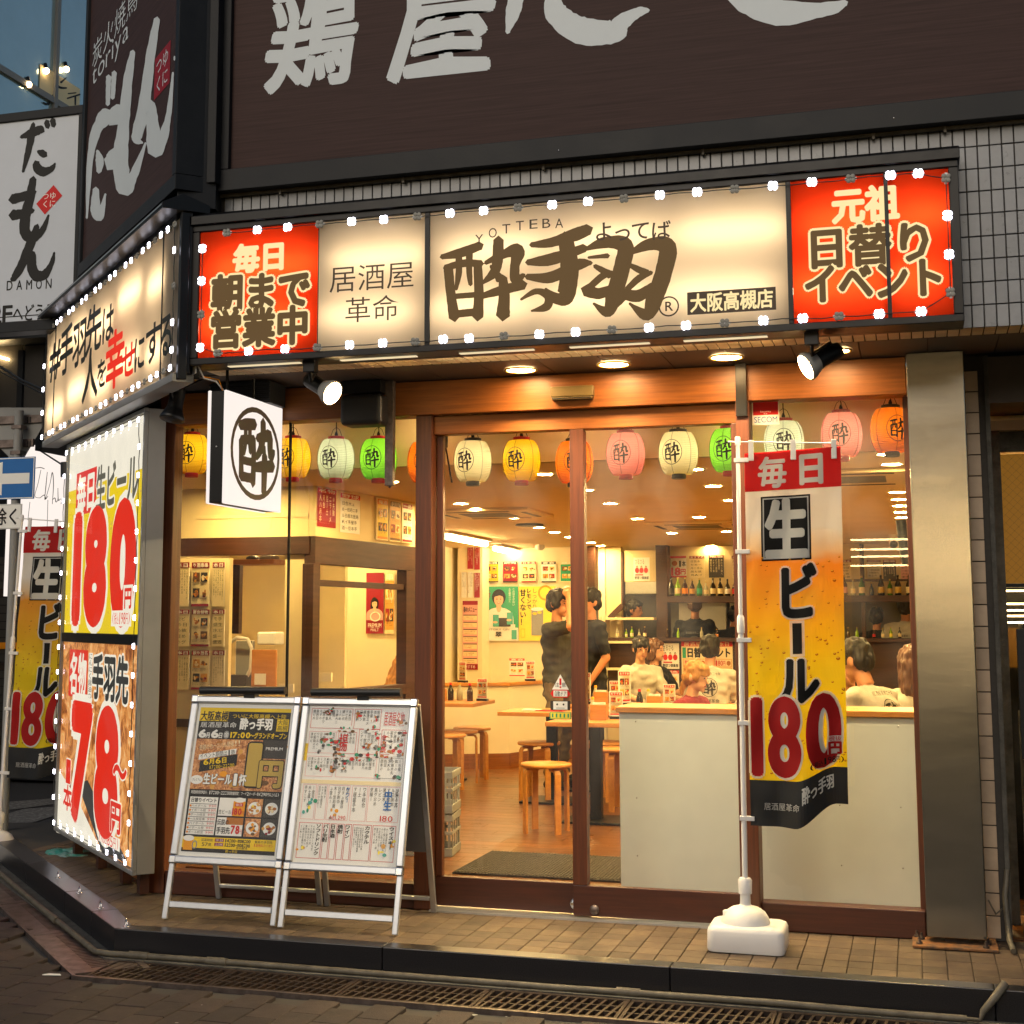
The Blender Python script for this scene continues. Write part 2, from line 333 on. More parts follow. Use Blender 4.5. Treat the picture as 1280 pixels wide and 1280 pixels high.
# ------------------------------------------------------------------ flat print: lettering and shapes cut as thin layers
def _bb(v): return v[:, 0].min(), v[:, 0].max(), v[:, 1].min(), v[:, 1].max()
class Print:
    """shapes in (u, v) metres with a layer number; built as one mesh"""
    def __init__(s, step=.0006): s.it = []; s.step = step
    def raw(s, v, f, m, L=1): s.it.append((np.asarray(v, float), f, m, L)); return s
    def rect(s, x0, y0, x1, y1, m, L=1): return s.raw([(x0, y0), (x1, y0), (x1, y1), (x0, y1)], [(0, 1, 2, 3)], m, L)
    def poly(s, p, m, L=1): return s.raw(p, [tuple(range(len(p)))], m, L)
    def ell(s, x, y, rx, ry, m, L=1, n=20, rot=0):
        a = [2*PI*i/n for i in range(n)]; c, d = math.cos(rot), math.sin(rot)
        return s.poly([(x+rx*math.cos(t)*c-ry*math.sin(t)*d, y+rx*math.cos(t)*d+ry*math.sin(t)*c) for t in a], m, L)
    def ring(s, x, y, rx, ry, w, m, L=1, n=32):
        v = []
        for i in range(n):
            t = 2*PI*i/n; v += [(x+rx*math.cos(t), y+ry*math.sin(t)), (x+(rx-w)*math.cos(t), y+(ry-w)*math.sin(t))]
        return s.raw(v, [(2*i, (2*i+2) % (2*n), (2*i+3) % (2*n), 2*i+1) for i in range(n)], m, L)
    def frame(s, x0, y0, x1, y1, w, m, L=1):
        s.rect(x0, y0, x1, y0+w, m, L); s.rect(x0, y1-w, x1, y1, m, L); s.rect(x0, y0+w, x0+w, y1-w, m, L); return s.rect(x1-w, y0+w, x1, y1-w, m, L)
    def text(s, t, x0, y0, x1, y1, m, L=2, off=0, vert=False, out=None, outm=None, shear=0, res=2, fit=False, wob=0, rot=0, aspect=None):
        """t is fitted to the box; out = thickness of a border in colour outm"""
        if outm: s.text(t, x0, y0, x1, y1, outm, L, off+out, vert, None, None, shear, res, fit, wob, rot, aspect); L = L+1
        n = len(t); cx, cy = (x0+x1)/2, (y0+y1)/2; r_ = max(0, off); off = min(off, 0)
        k_ = 8 if r_ < .05 else 12; sh = [(0, 0)] if r_ <= .006 else [(r_*math.cos(2*PI*i/k_), r_*math.sin(2*PI*i/k_)) for i in range(k_)]+([(0, 0)] if r_ < .05 else [(r_*.5*math.cos(PI*i/3), r_*.5*math.sin(PI*i/3)) for i in range(6)])
        def put(v, f, sc=(1, 1)):
            ms_ = min(sc)
            for d_ in sh: put1(np.array(v)+(d_[0]*ms_, d_[1]*ms_), f)
        def put1(v, f):
            if wob:
                v = v+wob*np.stack([np.sin(v[:, 1]*9/(y1-y0)+1.3), np.sin(v[:, 0]*7/(y1-y0))], 1)*(y1-y0)
            if shear: v[:, 0] += (v[:, 1]-y0)*shear
            if rot:
                c, d = math.cos(rot), math.sin(rot); q = v-(cx, cy); v = np.stack([q[:, 0]*c-q[:, 1]*d+cx, q[:, 0]*d+q[:, 1]*c+cy], 1)
            s.raw(v, f, m, L)
        asc = all(ord(c) < 0x2000 for c in t)
        if asc and not vert:
            pos = []; X = 0; gap = .09+1.5*r_
            for ch in t:
                if ch == ' ': X += .35; continue
                v0, _ = glyph(ch, 0, res); a, b, c_, d = _bb(v0); v, f = glyph(ch, off, res)
                pos.append((v-(a, 0)+(X, 0), f)); X += (b-a)+gap
            if not pos: return s
            X -= gap; hi = .70 if not t.islower() else .72; sx = (x1-x0)/max(X, .01); sy = (y1-y0)/hi
            for v, f in pos: put(v*(sx, sy)+(x0, y0), f, (sx, sy))
            return s
        cw, chh = ((x1-x0), (y1-y0)/n) if vert else ((x1-x0)/n, (y1-y0))
        for i, ch in enumerate(t):
            if ch in ' 　': continue
            v, f = glyph(ch, off, res)
            if len(v) == 0: continue
            ox, oy = (x0, y1-(i+1)*chh) if vert else (x0+i*cw, y0)
            if vert and ch == 'ー': v = np.stack([-v[:, 1]+.88, v[:, 0]], 1)-(0, .12); v = np.stack([v[:, 0], v[:, 1]], 1)
            if vert and ch in '～~': v = np.stack([-v[:, 1]+.88, v[:, 0]-.12], 1)
            if fit or ord(ch) < 0x2000:
                v0, _ = glyph(ch, 0, res); a, b, c_, d = _bb(v0)
                ky = chh*.92/max(d-c_, .35); kx = min(cw*.86/max(b-a, .05), ky*1.6*max(1, cw/chh*.8)) if not fit else cw*.86/max(b-a, .05)
                put((v-((a+b)/2, c_))*(kx, ky)+(ox+cw*.5, oy+chh*.04), f, (kx, ky))
            else: put((v+(0, .12))*(cw, chh)+(ox, oy), f, (cw, chh))
        return s
    def stroke(s, pts, wid, m, L=2, rough=.0, seed=1, sub=6):
        """brush stroke through points, width per point"""
        P = [np.array(p, float) for p in pts]; n = len(P); W = list(wid) if isinstance(wid, (list, tuple)) else [wid]*n
        if n == 2: P = [P[0], (P[0]+P[1])/2, P[1]]; W = [W[0], (W[0]+W[1])/2, W[1]]; n = 3
        rnd = random.Random(seed); pp = []; ww = []
        for i in range(n-1):
            a, b, c, d = P[max(i-1, 0)], P[i], P[i+1], P[min(i+2, n-1)]
            for k in range(sub):
                t = k/sub; pp.append(.5*((2*b)+(-a+c)*t+(2*a-5*b+4*c-d)*t*t+(-a+3*b-3*c+d)*t**3)); ww.append(W[i]+(W[i+1]-W[i])*(t*t*(3-2*t)))
        pp.append(P[-1]); ww.append(W[-1]); L0 = []; R0 = []
        for i, p in enumerate(pp):
            t = pp[min(i+1, len(pp)-1)]-pp[max(i-1, 0)]; t = t/(np.hypot(*t)+1e-9); nn = np.array([-t[1], t[0]])
            a = ww[i]/2*(1+rough*rnd.uniform(-1, 1)); b = ww[i]/2*(1+rough*rnd.uniform(-1, 1)); L0.append(p+nn*a); R0.append(p-nn*b)
        t0 = pp[0]-pp[1]; t0 = t0/(np.hypot(*t0)+1e-9); t1 = pp[-1]-pp[-2]; t1 = t1/(np.hypot(*t1)+1e-9)
        k = len(pp); v = L0+R0+[pp[0]+t0*ww[0]*.42, pp[-1]+t1*ww[-1]*.42]; zz = [i*6e-6 for i in range(k)]*2+[0, k*6e-6]; v = np.concatenate([np.array(v), np.array(zz)[:, None]], 1)
        f = [(i, k+i, k+i+1, i+1) for i in range(k-1)]+[(0, 2*k, k), (k-1, 2*k-1, 2*k+1)]
        return s.raw(v, f, m, L)
    def lines(s, x0, y0, x1, y1, m, n=8, L=2, vert=False, seed=1, chars=None, dense=.7):
        """rows (or columns) of small writing"""
        rnd = random.Random(seed); pool = chars or '居酒屋手羽先生中日本大小月火水木金土人気唐揚刺身豆腐枝豆焼鳥円盛合飲放題サワーハイボールレモンビールグラスの本日のおすすめメニュー'
        for i in range(n):
            if vert:
                w = (x1-x0)/n; hh = (y1-y0)*rnd.uniform(.55, 1); k = max(2, int(hh/w*.95)); t = ''.join(rnd.choice(pool) for _ in range(min(k, 16)))
                s.text(t, x1-(i+1)*w+w*(1-dense)/2, y1-min(hh, len(t)*w), x1-i*w-w*(1-dense)/2, y1, m, L, vert=True, res=1)
            else:
                h = (y1-y0)/n; ww = (x1-x0)*rnd.uniform(.7, 1); k = max(2, min(16, int(ww/h/.9))); t = ''.join(rnd.choice(pool) for _ in range(k))
                s.text(t, x0, y1-(i+1)*h+h*(1-dense)/2, x0+ww, y1-i*h-h*(1-dense)/2, m, L, res=1)
        return s
    def build(s, name, parent, fn=None, maxlen=None, flip=False, z0=0.0):
        """fn(u, v, w) -> local point; default: wall plane facing local -y"""
        fn = fn or (lambda u, v, w: (u, -w, v)); V = []; F = []; MI = []; MS = []
        for _i, (v, f, m, L) in enumerate(s.it):
            if m not in MS: MS.append(m)
            o = len(V); w = L*s.step+z0+(_i % 17)*2.2e-5; V += [(p[0], p[1], w+(p[2] if len(p) > 2 else 0)) for p in v]
            F += [tuple(i+o for i in q) for q in f]; MI += [MS.index(m)]*len(f)
        me = bpy.data.meshes.new(name); me.from_pydata(V, [], F)
        me.polygons.foreach_set('material_index', MI)
        bm = bmesh.new(); bm.from_mesh(me)
        if maxlen:
            bmesh.ops.triangulate(bm, faces=bm.faces)
            for _ in range(5):
                ed = [e for e in bm.edges if e.calc_length() > maxlen]
                if not ed: break
                bmesh.ops.subdivide_edges(bm, edges=ed, cuts=1); bmesh.ops.triangulate(bm, faces=[f for f in bm.faces if len(f.verts) > 3])
        for f in bm.faces:                      # every piece of print looks outwards
            if f.normal.z < 0: f.normal_flip()
        for v in bm.verts: v.co = fn(v.co.x, v.co.y, v.co.z)
        bm.to_mesh(me); bm.free()
        for m in MS: me.materials.append(MATS[m])
        o = bpy.data.objects.new(name, me); C.objects.link(o); o.parent = parent
        return o

# the round shop mark: one bold character in a ring, drawn with brush strokes on a 100 x 100 grid
def crest(p, x, y, rx, ry, m, L=2, bold=1.0, ring=.07):
    p.ring(x, y, rx, ry, ring*rx*bold**.5, m, L)
    T = lambda a: [(x+(u-50)/50*rx*.86, y+(v-50)/50*ry*.86) for u, v in a]
    k = rx*.02*bold
    for pts, wd in (([(12, 80), (30, 84), (47, 86)], (7, 9, 8)), ([(15, 62), (16, 40), (17, 17)], (7, 7, 8)), ([(15, 62), (30, 65), (45, 66)], (7, 7, 7)),
                    ([(44, 68), (45, 40), (44, 12)], (7, 8, 8)), ([(25, 82), (25, 60), (22, 46)], (6, 6, 4)), ([(35, 84), (35, 62), (37, 50)], (6, 6, 5)),
                    ([(18, 38), (42, 38)], (6, 6)), ([(18, 18), (42, 18)], (7, 7)),
                    ([(52, 70), (66, 73), (82, 76), (84, 60), (87, 52), (94, 58)], (6, 8, 10, 9, 10, 5)), ([(66, 92), (66, 70), (60, 56), (51, 45)], (9, 9, 8, 5)),
                    ([(58, 64), (70, 56)], (5, 8)), ([(50, 33), (70, 36), (92, 39)], (7, 9, 9)), ([(71, 50), (71, 30), (70, 3)], (9, 10, 8))):
        p.stroke(T(pts), [q*k for q in wd], m, L, .04, 3, 3)

# big brush words, drawn on a 100-wide grid: (points, widths)
DA = [([(8, 78), (30, 82), (52, 86), (60, 84)], (5, 11, 12, 7)), ([(36, 98), (33, 78), (26, 50), (16, 18)], (6, 11, 9, 4)), ([(50, 50), (60, 46), (68, 42)], (4, 9, 8)),
      ([(46, 30), (52, 20), (66, 14), (84, 18), (92, 26)], (10, 12, 12, 8, 3)), ([(68, 99), (72, 90)], (8, 7)), ([(82, 101), (86, 91)], (8, 7))]
MO = [([(56, 102), (50, 70), (42, 40), (44, 14), (60, 6), (80, 16), (92, 40)], (9, 12, 13, 13, 12, 8, 3)), ([(12, 72), (30, 74), (60, 80)], (12, 11, 7)), ([(14, 46), (32, 46), (58, 50)], (12, 11, 6))]
NN = [([(58, 104), (44, 66), (26, 22), (12, 0), (10, 2)], (8, 13, 12, 9, 6)), ([(14, 4), (34, 36), (48, 44), (50, 20), (60, 2), (78, 2), (92, 24), (97, 46)], (5, 8, 12, 13, 14, 12, 7, 3))]
def brush(p, S_, x0, y0, x1, y1, m, L=2, wk=1.0, seed=1):
    for i, (pts, wd) in enumerate(S_):
        p.stroke([(x0+u/100*(x1-x0), y0+v/100*(y1-y0)) for u, v in pts], [q/100*wk*min(x1-x0, y1-y0) for q in wd], m, L, .07, seed+i)

def homog(src, dst):
    A = []; b = []
    for (x, y), (u, v) in zip(src, dst):
        A += [[x, y, 1, 0, 0, 0, -u*x, -u*y], [0, 0, 0, x, y, 1, -v*x, -v*y]]; b += [u, v]
    h = np.linalg.solve(np.array(A, float), np.array(b, float))
    return lambda x, y: ((h[0]*x+h[1]*y+h[2])/(h[6]*x+h[7]*y+1), (h[3]*x+h[4]*y+h[5])/(h[6]*x+h[7]*y+1))
# =================================================================== GROUND, STREET, PLATFORM
G = -.125
def cam_dist(x, y, z): return (Vector((x, y, z))-EYE).length
def inview(p, mg=20):
    v = Vector(p)-EYE; d = v.dot(_f)
    return d > .2 and -mg < CX+FPX*v.dot(_r)/d < 1280+mg and -mg < CY-FPX*v.dot(_u)/d < 1280+mg
def tiles(parent, name, me, places, stuff_name=None, limit=300, kind_mesh=None):
    """one object per tile for the nearest ones; the others joined"""
    places = sorted(places, key=lambda p: cam_dist(*p[0]))
    for p in places[:limit]:
        instance(name, me[p[3]] if isinstance(me, (list, tuple)) else me, parent, p[0], p[1], p[2])
    if len(places) > limit:
        bm = bmesh.new(); mm = me if isinstance(me, (list, tuple)) else [me]
        for p in places[limit:]:
            src = mm[p[3] if isinstance(me, (list, tuple)) else 0]; k0 = len(bm.verts)
            bm.from_mesh(src); bm.verts.ensure_lookup_table()
            M = Matrix.LocRotScale(Vector(p[0]), None if p[1] == (0, 0, 0) else __import__('mathutils').Euler(p[1]), Vector(p[2]))
            for v in bm.verts[k0:]: v.co = M@v.co
        out = bpy.data.meshes.new(stuff_name or name); bm.to_mesh(out); bm.free()
        for m in mm[0].materials: out.materials.append(m)
        o = bpy.data.objects.new(stuff_name or name, out); C.objects.link(o); o.parent = parent; o['kind'] = 'stuff'

m = MB('asphalt'); m.quad((-60, -30, G-.06), (60, -30, G-.06), (60, 90, G-.06), (-60, 90, G-.06)); ground = struct(m.build('ground'))
# asphalt of the side street (left) and the paved footway in front
m = MB('asphalt'); m.prism([(-60, 8.115), (-5.55, 8.115), (-5.55, 90), (-60, 90)], .05, 2, G-.056)
m.prism([(-60, -20), (-9.005, -20), (-9.005, 8.11), (-60, 8.11)], .05, 2, G-.056)
road = struct(m.build('road'))
pm = MB('road_paint')
def flat(m, pts, z): m.add([(x, y, z) for x, y in pts], [tuple(range(len(pts)))], False)
P = lambda x, y: tuple(atz(x, y, G)[:2])
flat(pm, [P(0, 1020), P(0, 1036), P(45, 1027), P(80, 1016), P(80, 1008), P(30, 1011)], G+.001)
flat(pm, [P(0, 1003), P(0, 1013), P(25, 1011), P(82, 1003), P(82, 997)], G+.001)
pm.build('road_marking', road)
m = MB('grout'); m.prism([(-9, -20), (8, -20), (8, 5.80), (-3.59, 5.80), (-5.9, 8.11), (-9, 8.11)], .03, 2, G-.048)
pavement = struct(m.build('pavement'))
def tile_mesh(name, sx, sy, sz, mt, bev=.003):
    b = MB(mt); b.box((-sx/2, -sy/2, -sz), (sx/2, sy/2, 0)); return b.mesh(name, bev, 1)
pv = [tile_mesh('paver', .139, .208, .03, k) for k in ('paver', 'paver2')]
rnd = random.Random(3); pl = []
for i in range(-38, 22):
    for j in range(0, 22):
        x = i*.145+.07; y = 3.4+j*.214+(.107 if i % 2 else 0)
        if (x > -3.62 and y+.1 > 5.79) or y < 4.2: continue
        if x < -3.6 and x+y > 2.1: continue
        if not inview((x, y, G), 60): continue
        pl.append(((x, y, G+rnd.uniform(-.0015, .0015)), (rnd.uniform(-.008, .008), rnd.uniform(-.008, .008), rnd.uniform(-.006, .006)), (1, 1, 1), rnd.randrange(2)))
tiles(pavement, 'paver', pv, pl, 'paver_field')
m = MB('paver2'); m.prism([(.16, -.05), (.2, .01), (.26, .03), (.3, 0), (.29, -.03), (.22, -.05)], .004, 2, 0); m.use('p_white')
lt = MB('p_white'); q = atz(62, 1220, G)
lt.prism([(q.x-.03, q.y-.012), (q.x-.01, q.y+.012), (q.x+.04, q.y+.018), (q.x+.055, q.y+.004), (q.x+.01, q.y-.006)], .004, 2, G+.004)
tag(lt.build('paper_scrap'), 'torn white paper scrap lying on the dark paving by the gutter corner', 'litter')

rs = random.Random(21); m = MB('p_dgrey')
for i in range(46):
    x, y = rs.uniform(-4.2, .6), rs.uniform(4.9, 5.75); m.use(rs.choice(['p_dgrey', 'p_grey', 'concrete', 'black_metal'])); r0 = rs.uniform(.004, .013)
    m.add([(x+r0*rs.uniform(.6, 1.2)*math.cos(a*PI/4), y+r0*rs.uniform(.6, 1.2)*math.sin(a*PI/4), G+.0035) for a in range(8)], [tuple(range(8))], False)
o = m.build('gum_spots', pavement); o['kind'] = 'stuff'
# platform ---------------------------------------------------------------
plat = struct(thing('entrance_platform', None, None)); struct(plat)
m = MB('grout'); m.prism([(-3.55, 6.3), (3, 6.3), (3, 7.2), (-3.5, 7.3), (-5.7, 9.5), (-6.5, 9.2)], .11, 2, -.125)
m.build('bed', plat)
m = MB('granite')
# kerb stones: front run and chamfer run
xs = [-3.65, -2.31, -1.03, .25, 1.5, 3]
def kerb(p, q, lp, lq):
    b = MB('granite'); b.prism([(p[0], p[1]), (q[0], q[1]), (lq[0], lq[1]), (lp[0], lp[1])], .125, 2, -.125); return b.build('kerb_stone', plat, .004)
for i in range(len(xs)-1):
    a, b_ = xs[i]+.0015, xs[i+1]-.0015
    kerb((a, 6.2), (b_, 6.2), (a-(-.055 if i == 0 else 0), 6.3+.0), (b_, 6.3))
d = Vector((-1, 1, 0)).normalized(); nn = Vector((1, 1, 0)).normalized(); c0 = Vector((-3.65, 6.2, 0))
for i, (a, b_) in enumerate(((.002, .45), (.453, 1.05), (1.053, 2.1), (2.103, 3.4))):
    kerb(c0+d*b_, c0+d*a, c0+d*b_+nn*.13, c0+d*a+nn*(.09 if i == 0 else .13))
m = MB('chrome')
for t in (.02, .52, .98, 1.5):
    p = c0+d*t+nn*.06; m.tube([p+Vector((0, 0, -.01))-d*.014, p+Vector((0, 0, .02))-d*.016, p+Vector((0, 0, .034)), p+Vector((0, 0, .02))+d*.016, p+Vector((0, 0, -.01))+d*.014], .0035, 8)
    m.ball(p, (.02, .02, .003), 10, 4)
m.build('eye_bolt', plat)
tm = [tile_mesh('platform_tile', .097, .117, .012, k, .002) for k in ('plat_tile', 'plat_tile2')]
pl = []
for i in range(46):
    for j in range(7):
        x = -3.42+i*.1+.05; y = 6.305+.06+j*.12
        if x-.02 < -3.42 and j < 1: continue
        pl.append(((x, y, -.004+rnd.uniform(-.001, .001)), (rnd.uniform(-.006, .006), rnd.uniform(-.006, .006), 0), (1, 1, 1), rnd.randrange(2)))
for i in range(20):                                   # the wedge by the corner and the strip along the chamfer
    for j in range(9):
        x = -3.42-i*.1-.05; y = 6.365+j*.12
        s_ = x+y
        if s_ < 2.66 or y > 8.3: continue
        if s_ > 3.5 and x < -3.7: continue
        pl.append(((x, y, -.004+rnd.uniform(-.001, .001)), (0, 0, 0), (1, 1, 1), rnd.randrange(2)))
for i in range(20):
    for j in range(9, 22):
        x = -3.42-i*.1-.05; y = 6.365+j*.12
        if x+y < 2.66 or x+y > 3.5: continue
        pl.append(((x, y, -.004), (0, 0, 0), (1, 1, 1), rnd.randrange(2)))
tiles(plat, 'tile', tm, pl, 'tile_field')
# gutter: pipe, concrete strip, grating -----------------------------------
m = MB('concrete'); m.prism([(-3.66, 6.13), (3, 6.13), (3, 6.2), (-3.64, 6.2)], .05, 2, G-.045)
m.prism([(-3.66, 6.13), (-3.64, 6.2), (-6.0, 8.56), (-6.05, 8.4)], .05, 2, G-.045)
m.use('concrete').prism([(-3.6, 5.8), (3, 5.8), (3, 5.81), (-3.6, 5.81)], .03, 2, G-.03)
gut = struct(m.build('gutter'))
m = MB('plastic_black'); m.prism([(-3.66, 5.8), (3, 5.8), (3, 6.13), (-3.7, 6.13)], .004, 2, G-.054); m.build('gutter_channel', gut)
gr = thing('drain_grating', 'rusty iron drain grating running along the foot of the black kerb', 'grating', (-3.6, 5.8, G))
def grate_panel(x0, x1):
    b = MB('rust_iron'); b.box((x0+.003, 5.812, G-.03), (x1-.003, 5.838, G+.001)); b.box((x0+.003, 6.098, G-.03), (x1-.003, 6.124, G+.001))
    b.box((x0+.003, 5.838, G-.03), (x0+.018, 6.098, G)); b.box((x1-.018, 5.838, G-.03), (x1-.003, 6.098, G))
    n = int((x1-x0-.03)/.04)
    for k in range(n):
        x = x0+.03+k*.04; b.bar((x, 5.838, G-.012), (x+.03, 6.098, G-.012), .012, .024)
    for y in (5.925, 6.012): b.box((x0+.018, y-.006, G-.026), (x1-.018, y+.006, G-.001))
    return b.build('grate_panel', gr)
x = -3.58
while x < 2.4: grate_panel(x, x+.6); x += .6
m = MB('galv'); m.box((-3.62, 5.795, G-.03), (3, 5.812, G+.004)); m.build('edge_angle', gr)
# slotted steel covers on the chamfer side
cv = thing('slotted_gutter_cover', 'galvanised slotted gutter cover running up the side street from the corner', 'grating', (-3.62, 5.82, G), R(135))
for k in range(3):
    a = .03+k*.9; b = MB('galv'); L_ = .89; W_ = .30
    rows = 38 if k == 0 else 24
    # plate with real slots: longitudinal strips plus cross webs
    b.box((a, -W_, -.01), (a+L_, -W_+.11, 0)); b.box((a, -.10, -.01), (a+L_, 0, 0)); b.box((a, -W_+.11, -.01), (a+.06, -.10, 0))
    n = 24; st = (L_-.12)/n
    for i in range(n+1): b.box((a+.06+i*st, -W_+.11, -.01), (a+.06+i*st+st*.5, -.10, 0))
    b.box((a+L_-.06+.015, -W_+.11, -.01), (a+L_, -.10, 0))
    b.build('cover_plate', cv, world=False)
b = MB('galv'); b.box((-.02, -.0, -.02), (2.75, .015, .006)); b.box((-.02, -.335, -.02), (2.75, -.305, .002)); b.build('edge_angle', cv, world=False)
# drain pipe lying along the kerb
pp = thing('drain_pipe', 'thin grey drain pipe lying on the ground along the foot of the kerb', 'pipe', (-3.6, 6.17, G))
q = lambda x, y, z: (x, y, z)
m = MB('pipe'); m.tube([q(-5.9, 8.33, G+.02), q(-4.7, 7.13, G+.02), q(-3.74, 6.185, G+.018), q(-3.66, 6.165, G+.018), q(-3.2, 6.168, G+.019), q(-1.5, 6.165, G+.016), q(-.6, 6.16, G+.022), q(-.2, 6.155, G+.017), q(.14, 6.15, G+.018)], .014, 8)
m.build('pipe_run', pp)
m = MB('pipe')
for x in (-3.5, -3.1, -1.2): m = MB('pipe'); m.tube([(x-.05, 6.167, G+.018), (x+.05, 6.167, G+.018)], .019, 8); m.build('pipe_collar', pp)
m = MB('pipe'); m.tube([(-4.3, 6.73, G+.02), (-4.38, 6.81, G+.02)], .019, 8); m.build('pipe_collar', pp)
e = atz(1234, 1248, G); m = MB('pipe'); m.tube([(.14, 6.15, G+.018), (.19, 6.14, G+.02), (.2, 6.145, G+.05), (.245, 6.16, G+.1), (.29, 6.2, G+.15)], [.008, .008, .013, .016, .017], 8); m.build('pipe_elbow', pp)

# =================================================================== SHOPFRONT BUILDING
WY = 7.1                      # glass plane
bld = thing('shop_building', 'street corner izakaya with timber and glass shopfront under lit signs', 'building', (-3.85, 7.1, 0))
SZ = 2.68                     # soffit
# structural mass behind the signs
m = MB('grout'); m.prism([(-3.40, 6.42), (3.4, 6.42), (3.4, 6.7), (-3.55, 6.7), (-5.9, 9.05), (-5.98, 9.0)], .75, 2, SZ+.012)
m.prism([(-3.40, 6.42), (3.4, 6.42), (3.4, 6.7), (-3.55, 6.7), (-4.72, 7.9), (-4.82, 7.84)], 2.85, 2, SZ+.763)
m.build('upper_wall', bld)
m = MB('grout'); m.prism([(-3.5, 6.7), (3.4, 6.7), (3.4, 7.3), (-3.9, 7.3), (-6.2, 9.6), (-6.2, 9.2)], .1, 2, SZ+.012); m.build('soffit_board', bld)
# wall tiles 45 x 95: right of the sign, the strip above it, the return underneath
wt = MB('tile_wall'); wt.box((-.0225, -.004, -.0475), (.0225, .004, .0475)); wt = wt.mesh('wall_tile', .0015, 1)
pl = []
for i in range(11):
    for j in range(12):
        pl.append(((.205+i*.05, 6.416, 2.728+j*.1+rnd.uniform(-.0004, .0004)), (rnd.uniform(-.004, .004), 0, rnd.uniform(-.004, .004)), (1, 1, 1), 0))
for i in range(69):
    for j in (8,): pl.append(((.155-i*.05, 6.416, 2.728+j*.1), (rnd.uniform(-.004, .004), 0, 0), (1, 1, 1), 0))
tiles(bld, 'wall_tile', [wt], pl)
wt2 = MB('tile_beige_lit'); wt2.box((-.0225, -.0425, -.004), (.0225, .0425, .004)); wt2 = wt2.mesh('return_tile', .0015, 1)
for i in range(82): 
    for j in range(2):
        instance('return_tile', wt2, bld, (.705+3.85-i*.05, 6.462-7.1+j*.09, SZ+.006))
for o in kids(bld):
    if o.name.startswith('wall_tile'): o.location = o.location-bld.location
    o_ = o
sp = MB('soffit'); sp.box((-.148, -.232, -.004), (.148, .232, .004)); sp = sp.mesh('soffit_panel', .002, 1)
for i in range(14): instance('soffit_panel', sp, bld, (.55+3.85-i*.3, 6.835-7.1, SZ+.007))
# timber frame ------------------------------------------------------------
def wb(name, a, b, mt='wood_v', bev=.004): m = MB(mt); m.box(a, b); return m.build(name, bld, bev)
wb('header_beam', (-3.85, 7.02, 2.5), (0, 7.16, SZ-.003), 'wood')
wb('transom', (-2.369, 7.07, 2.40), (-.80, 7.15, 2.495), 'wood')
wb('corner_post', (-3.96, 7.05, 0), (-3.865, 7.15, SZ-.002))
wb('door_jamb', (-2.458, 7.04, 0), (-2.37, 7.16, 2.5))
wb('mullion_post', (-.80, 7.0, 0), (-.735, 7.16, 2.497))
wb('end_post', (-.02, 7.1, 0), (.02, 7.16, 2.5))
wb('sill', (-3.86, 7.05, 0), (-2.46, 7.15, .12), 'wood_rail'); wb('sill', (-.735, 7.05, 0), (0, 7.15, .125), 'wood_rail')
wb('threshold', (-2.37, 7.02, -.004), (-.8, 7.2, .004), 'alu', 0)
m = MB('black_metal'); m.box((-.795, 6.985, 2.42), (-.742, 6.999, SZ)); m.build('guide_channel', bld, .002)
m = MB('galv'); m.box((-2.6, 6.96, 2.13), (-2.556, 7.0, SZ)); m.ball((-2.578, 6.98, 2.125), .008, 8, 6); m.build('guide_channel', bld, .003)
# door sensor
m = MB('sensor'); a = aty(698, 477, 7.0); m.box((-1.72, 6.975, 2.555), (-1.50, 7.019, 2.608)); m.use('plastic_black').box((-1.715, 6.978, 2.54), (-1.505, 7.019, 2.554)); m.build('door_sensor', bld, .004)
# sliding doors: each its own thing with frame and pane
def door(x0, x1, y, label):
    t = thing('sliding_door', label, 'door', ((x0+x1)/2, y, 0), 0, 'sliding glass doors')
    def p(n, a, b, mt='wood_v', bev=.003): m = MB(mt); m.box(a, b); return m.build(n, t, bev)
    p('bottom_rail', (x0, y-.02, .012), (x1, y+.02, .155), 'wood_rail')
    p('stile', (x0, y-.021, .156), (x0+.035 if x0 < -2 else x0+.072, y+.021, 2.398)); p('stile', (x1-(.07 if x0 < -2 else .03), y-.021, .156), (x1, y+.021, 2.398))
    m = MB('glass'); m.box((x0+.04, y-.004, .156), (x1-.02, y+.004, 2.398)); m.build('pane', t)
    return t
d1 = door(-2.365, -1.575, 7.13, 'left sliding door of timber and glass with caution stickers')
d2 = door(-1.643, -.802, 7.085, 'right sliding door of timber and glass beside the near beer flag')
m = MB('chrome'); m.lathe([(.0, -.0), (.028, 0), (.03, .012), (.02, .02), (.002, .022)], 16, (-1.64, 7.11, .06), (0, -1, 0)); m.build('floor_lock', d1)
m = MB('galv'); m.lathe([(.0, -.0), (.022, 0), (.024, .01), (.016, .016), (.002, .018)], 16, (-1.535, 7.065, .045), (0, -1, 0)); m.build('floor_lock', d2)
# fixed windows
def pane(x0, x1, z0, z1, y=7.1, nm='window_pane'):
    m = MB('glass'); m.box((x0, y-.004, z0), (x1, y+.004, z1)); return m.build(nm, bld)
pane(-3.86, -3.2, .12, 2.5); pane(-3.19, -2.46, .12, 2.5); pane(-.735, -.02, .125, 2.5)
m = MB('black_metal'); m.box((-3.2, 7.092, .12), (-3.19, 7.108, 2.5)); m.build('glass_joint', bld)
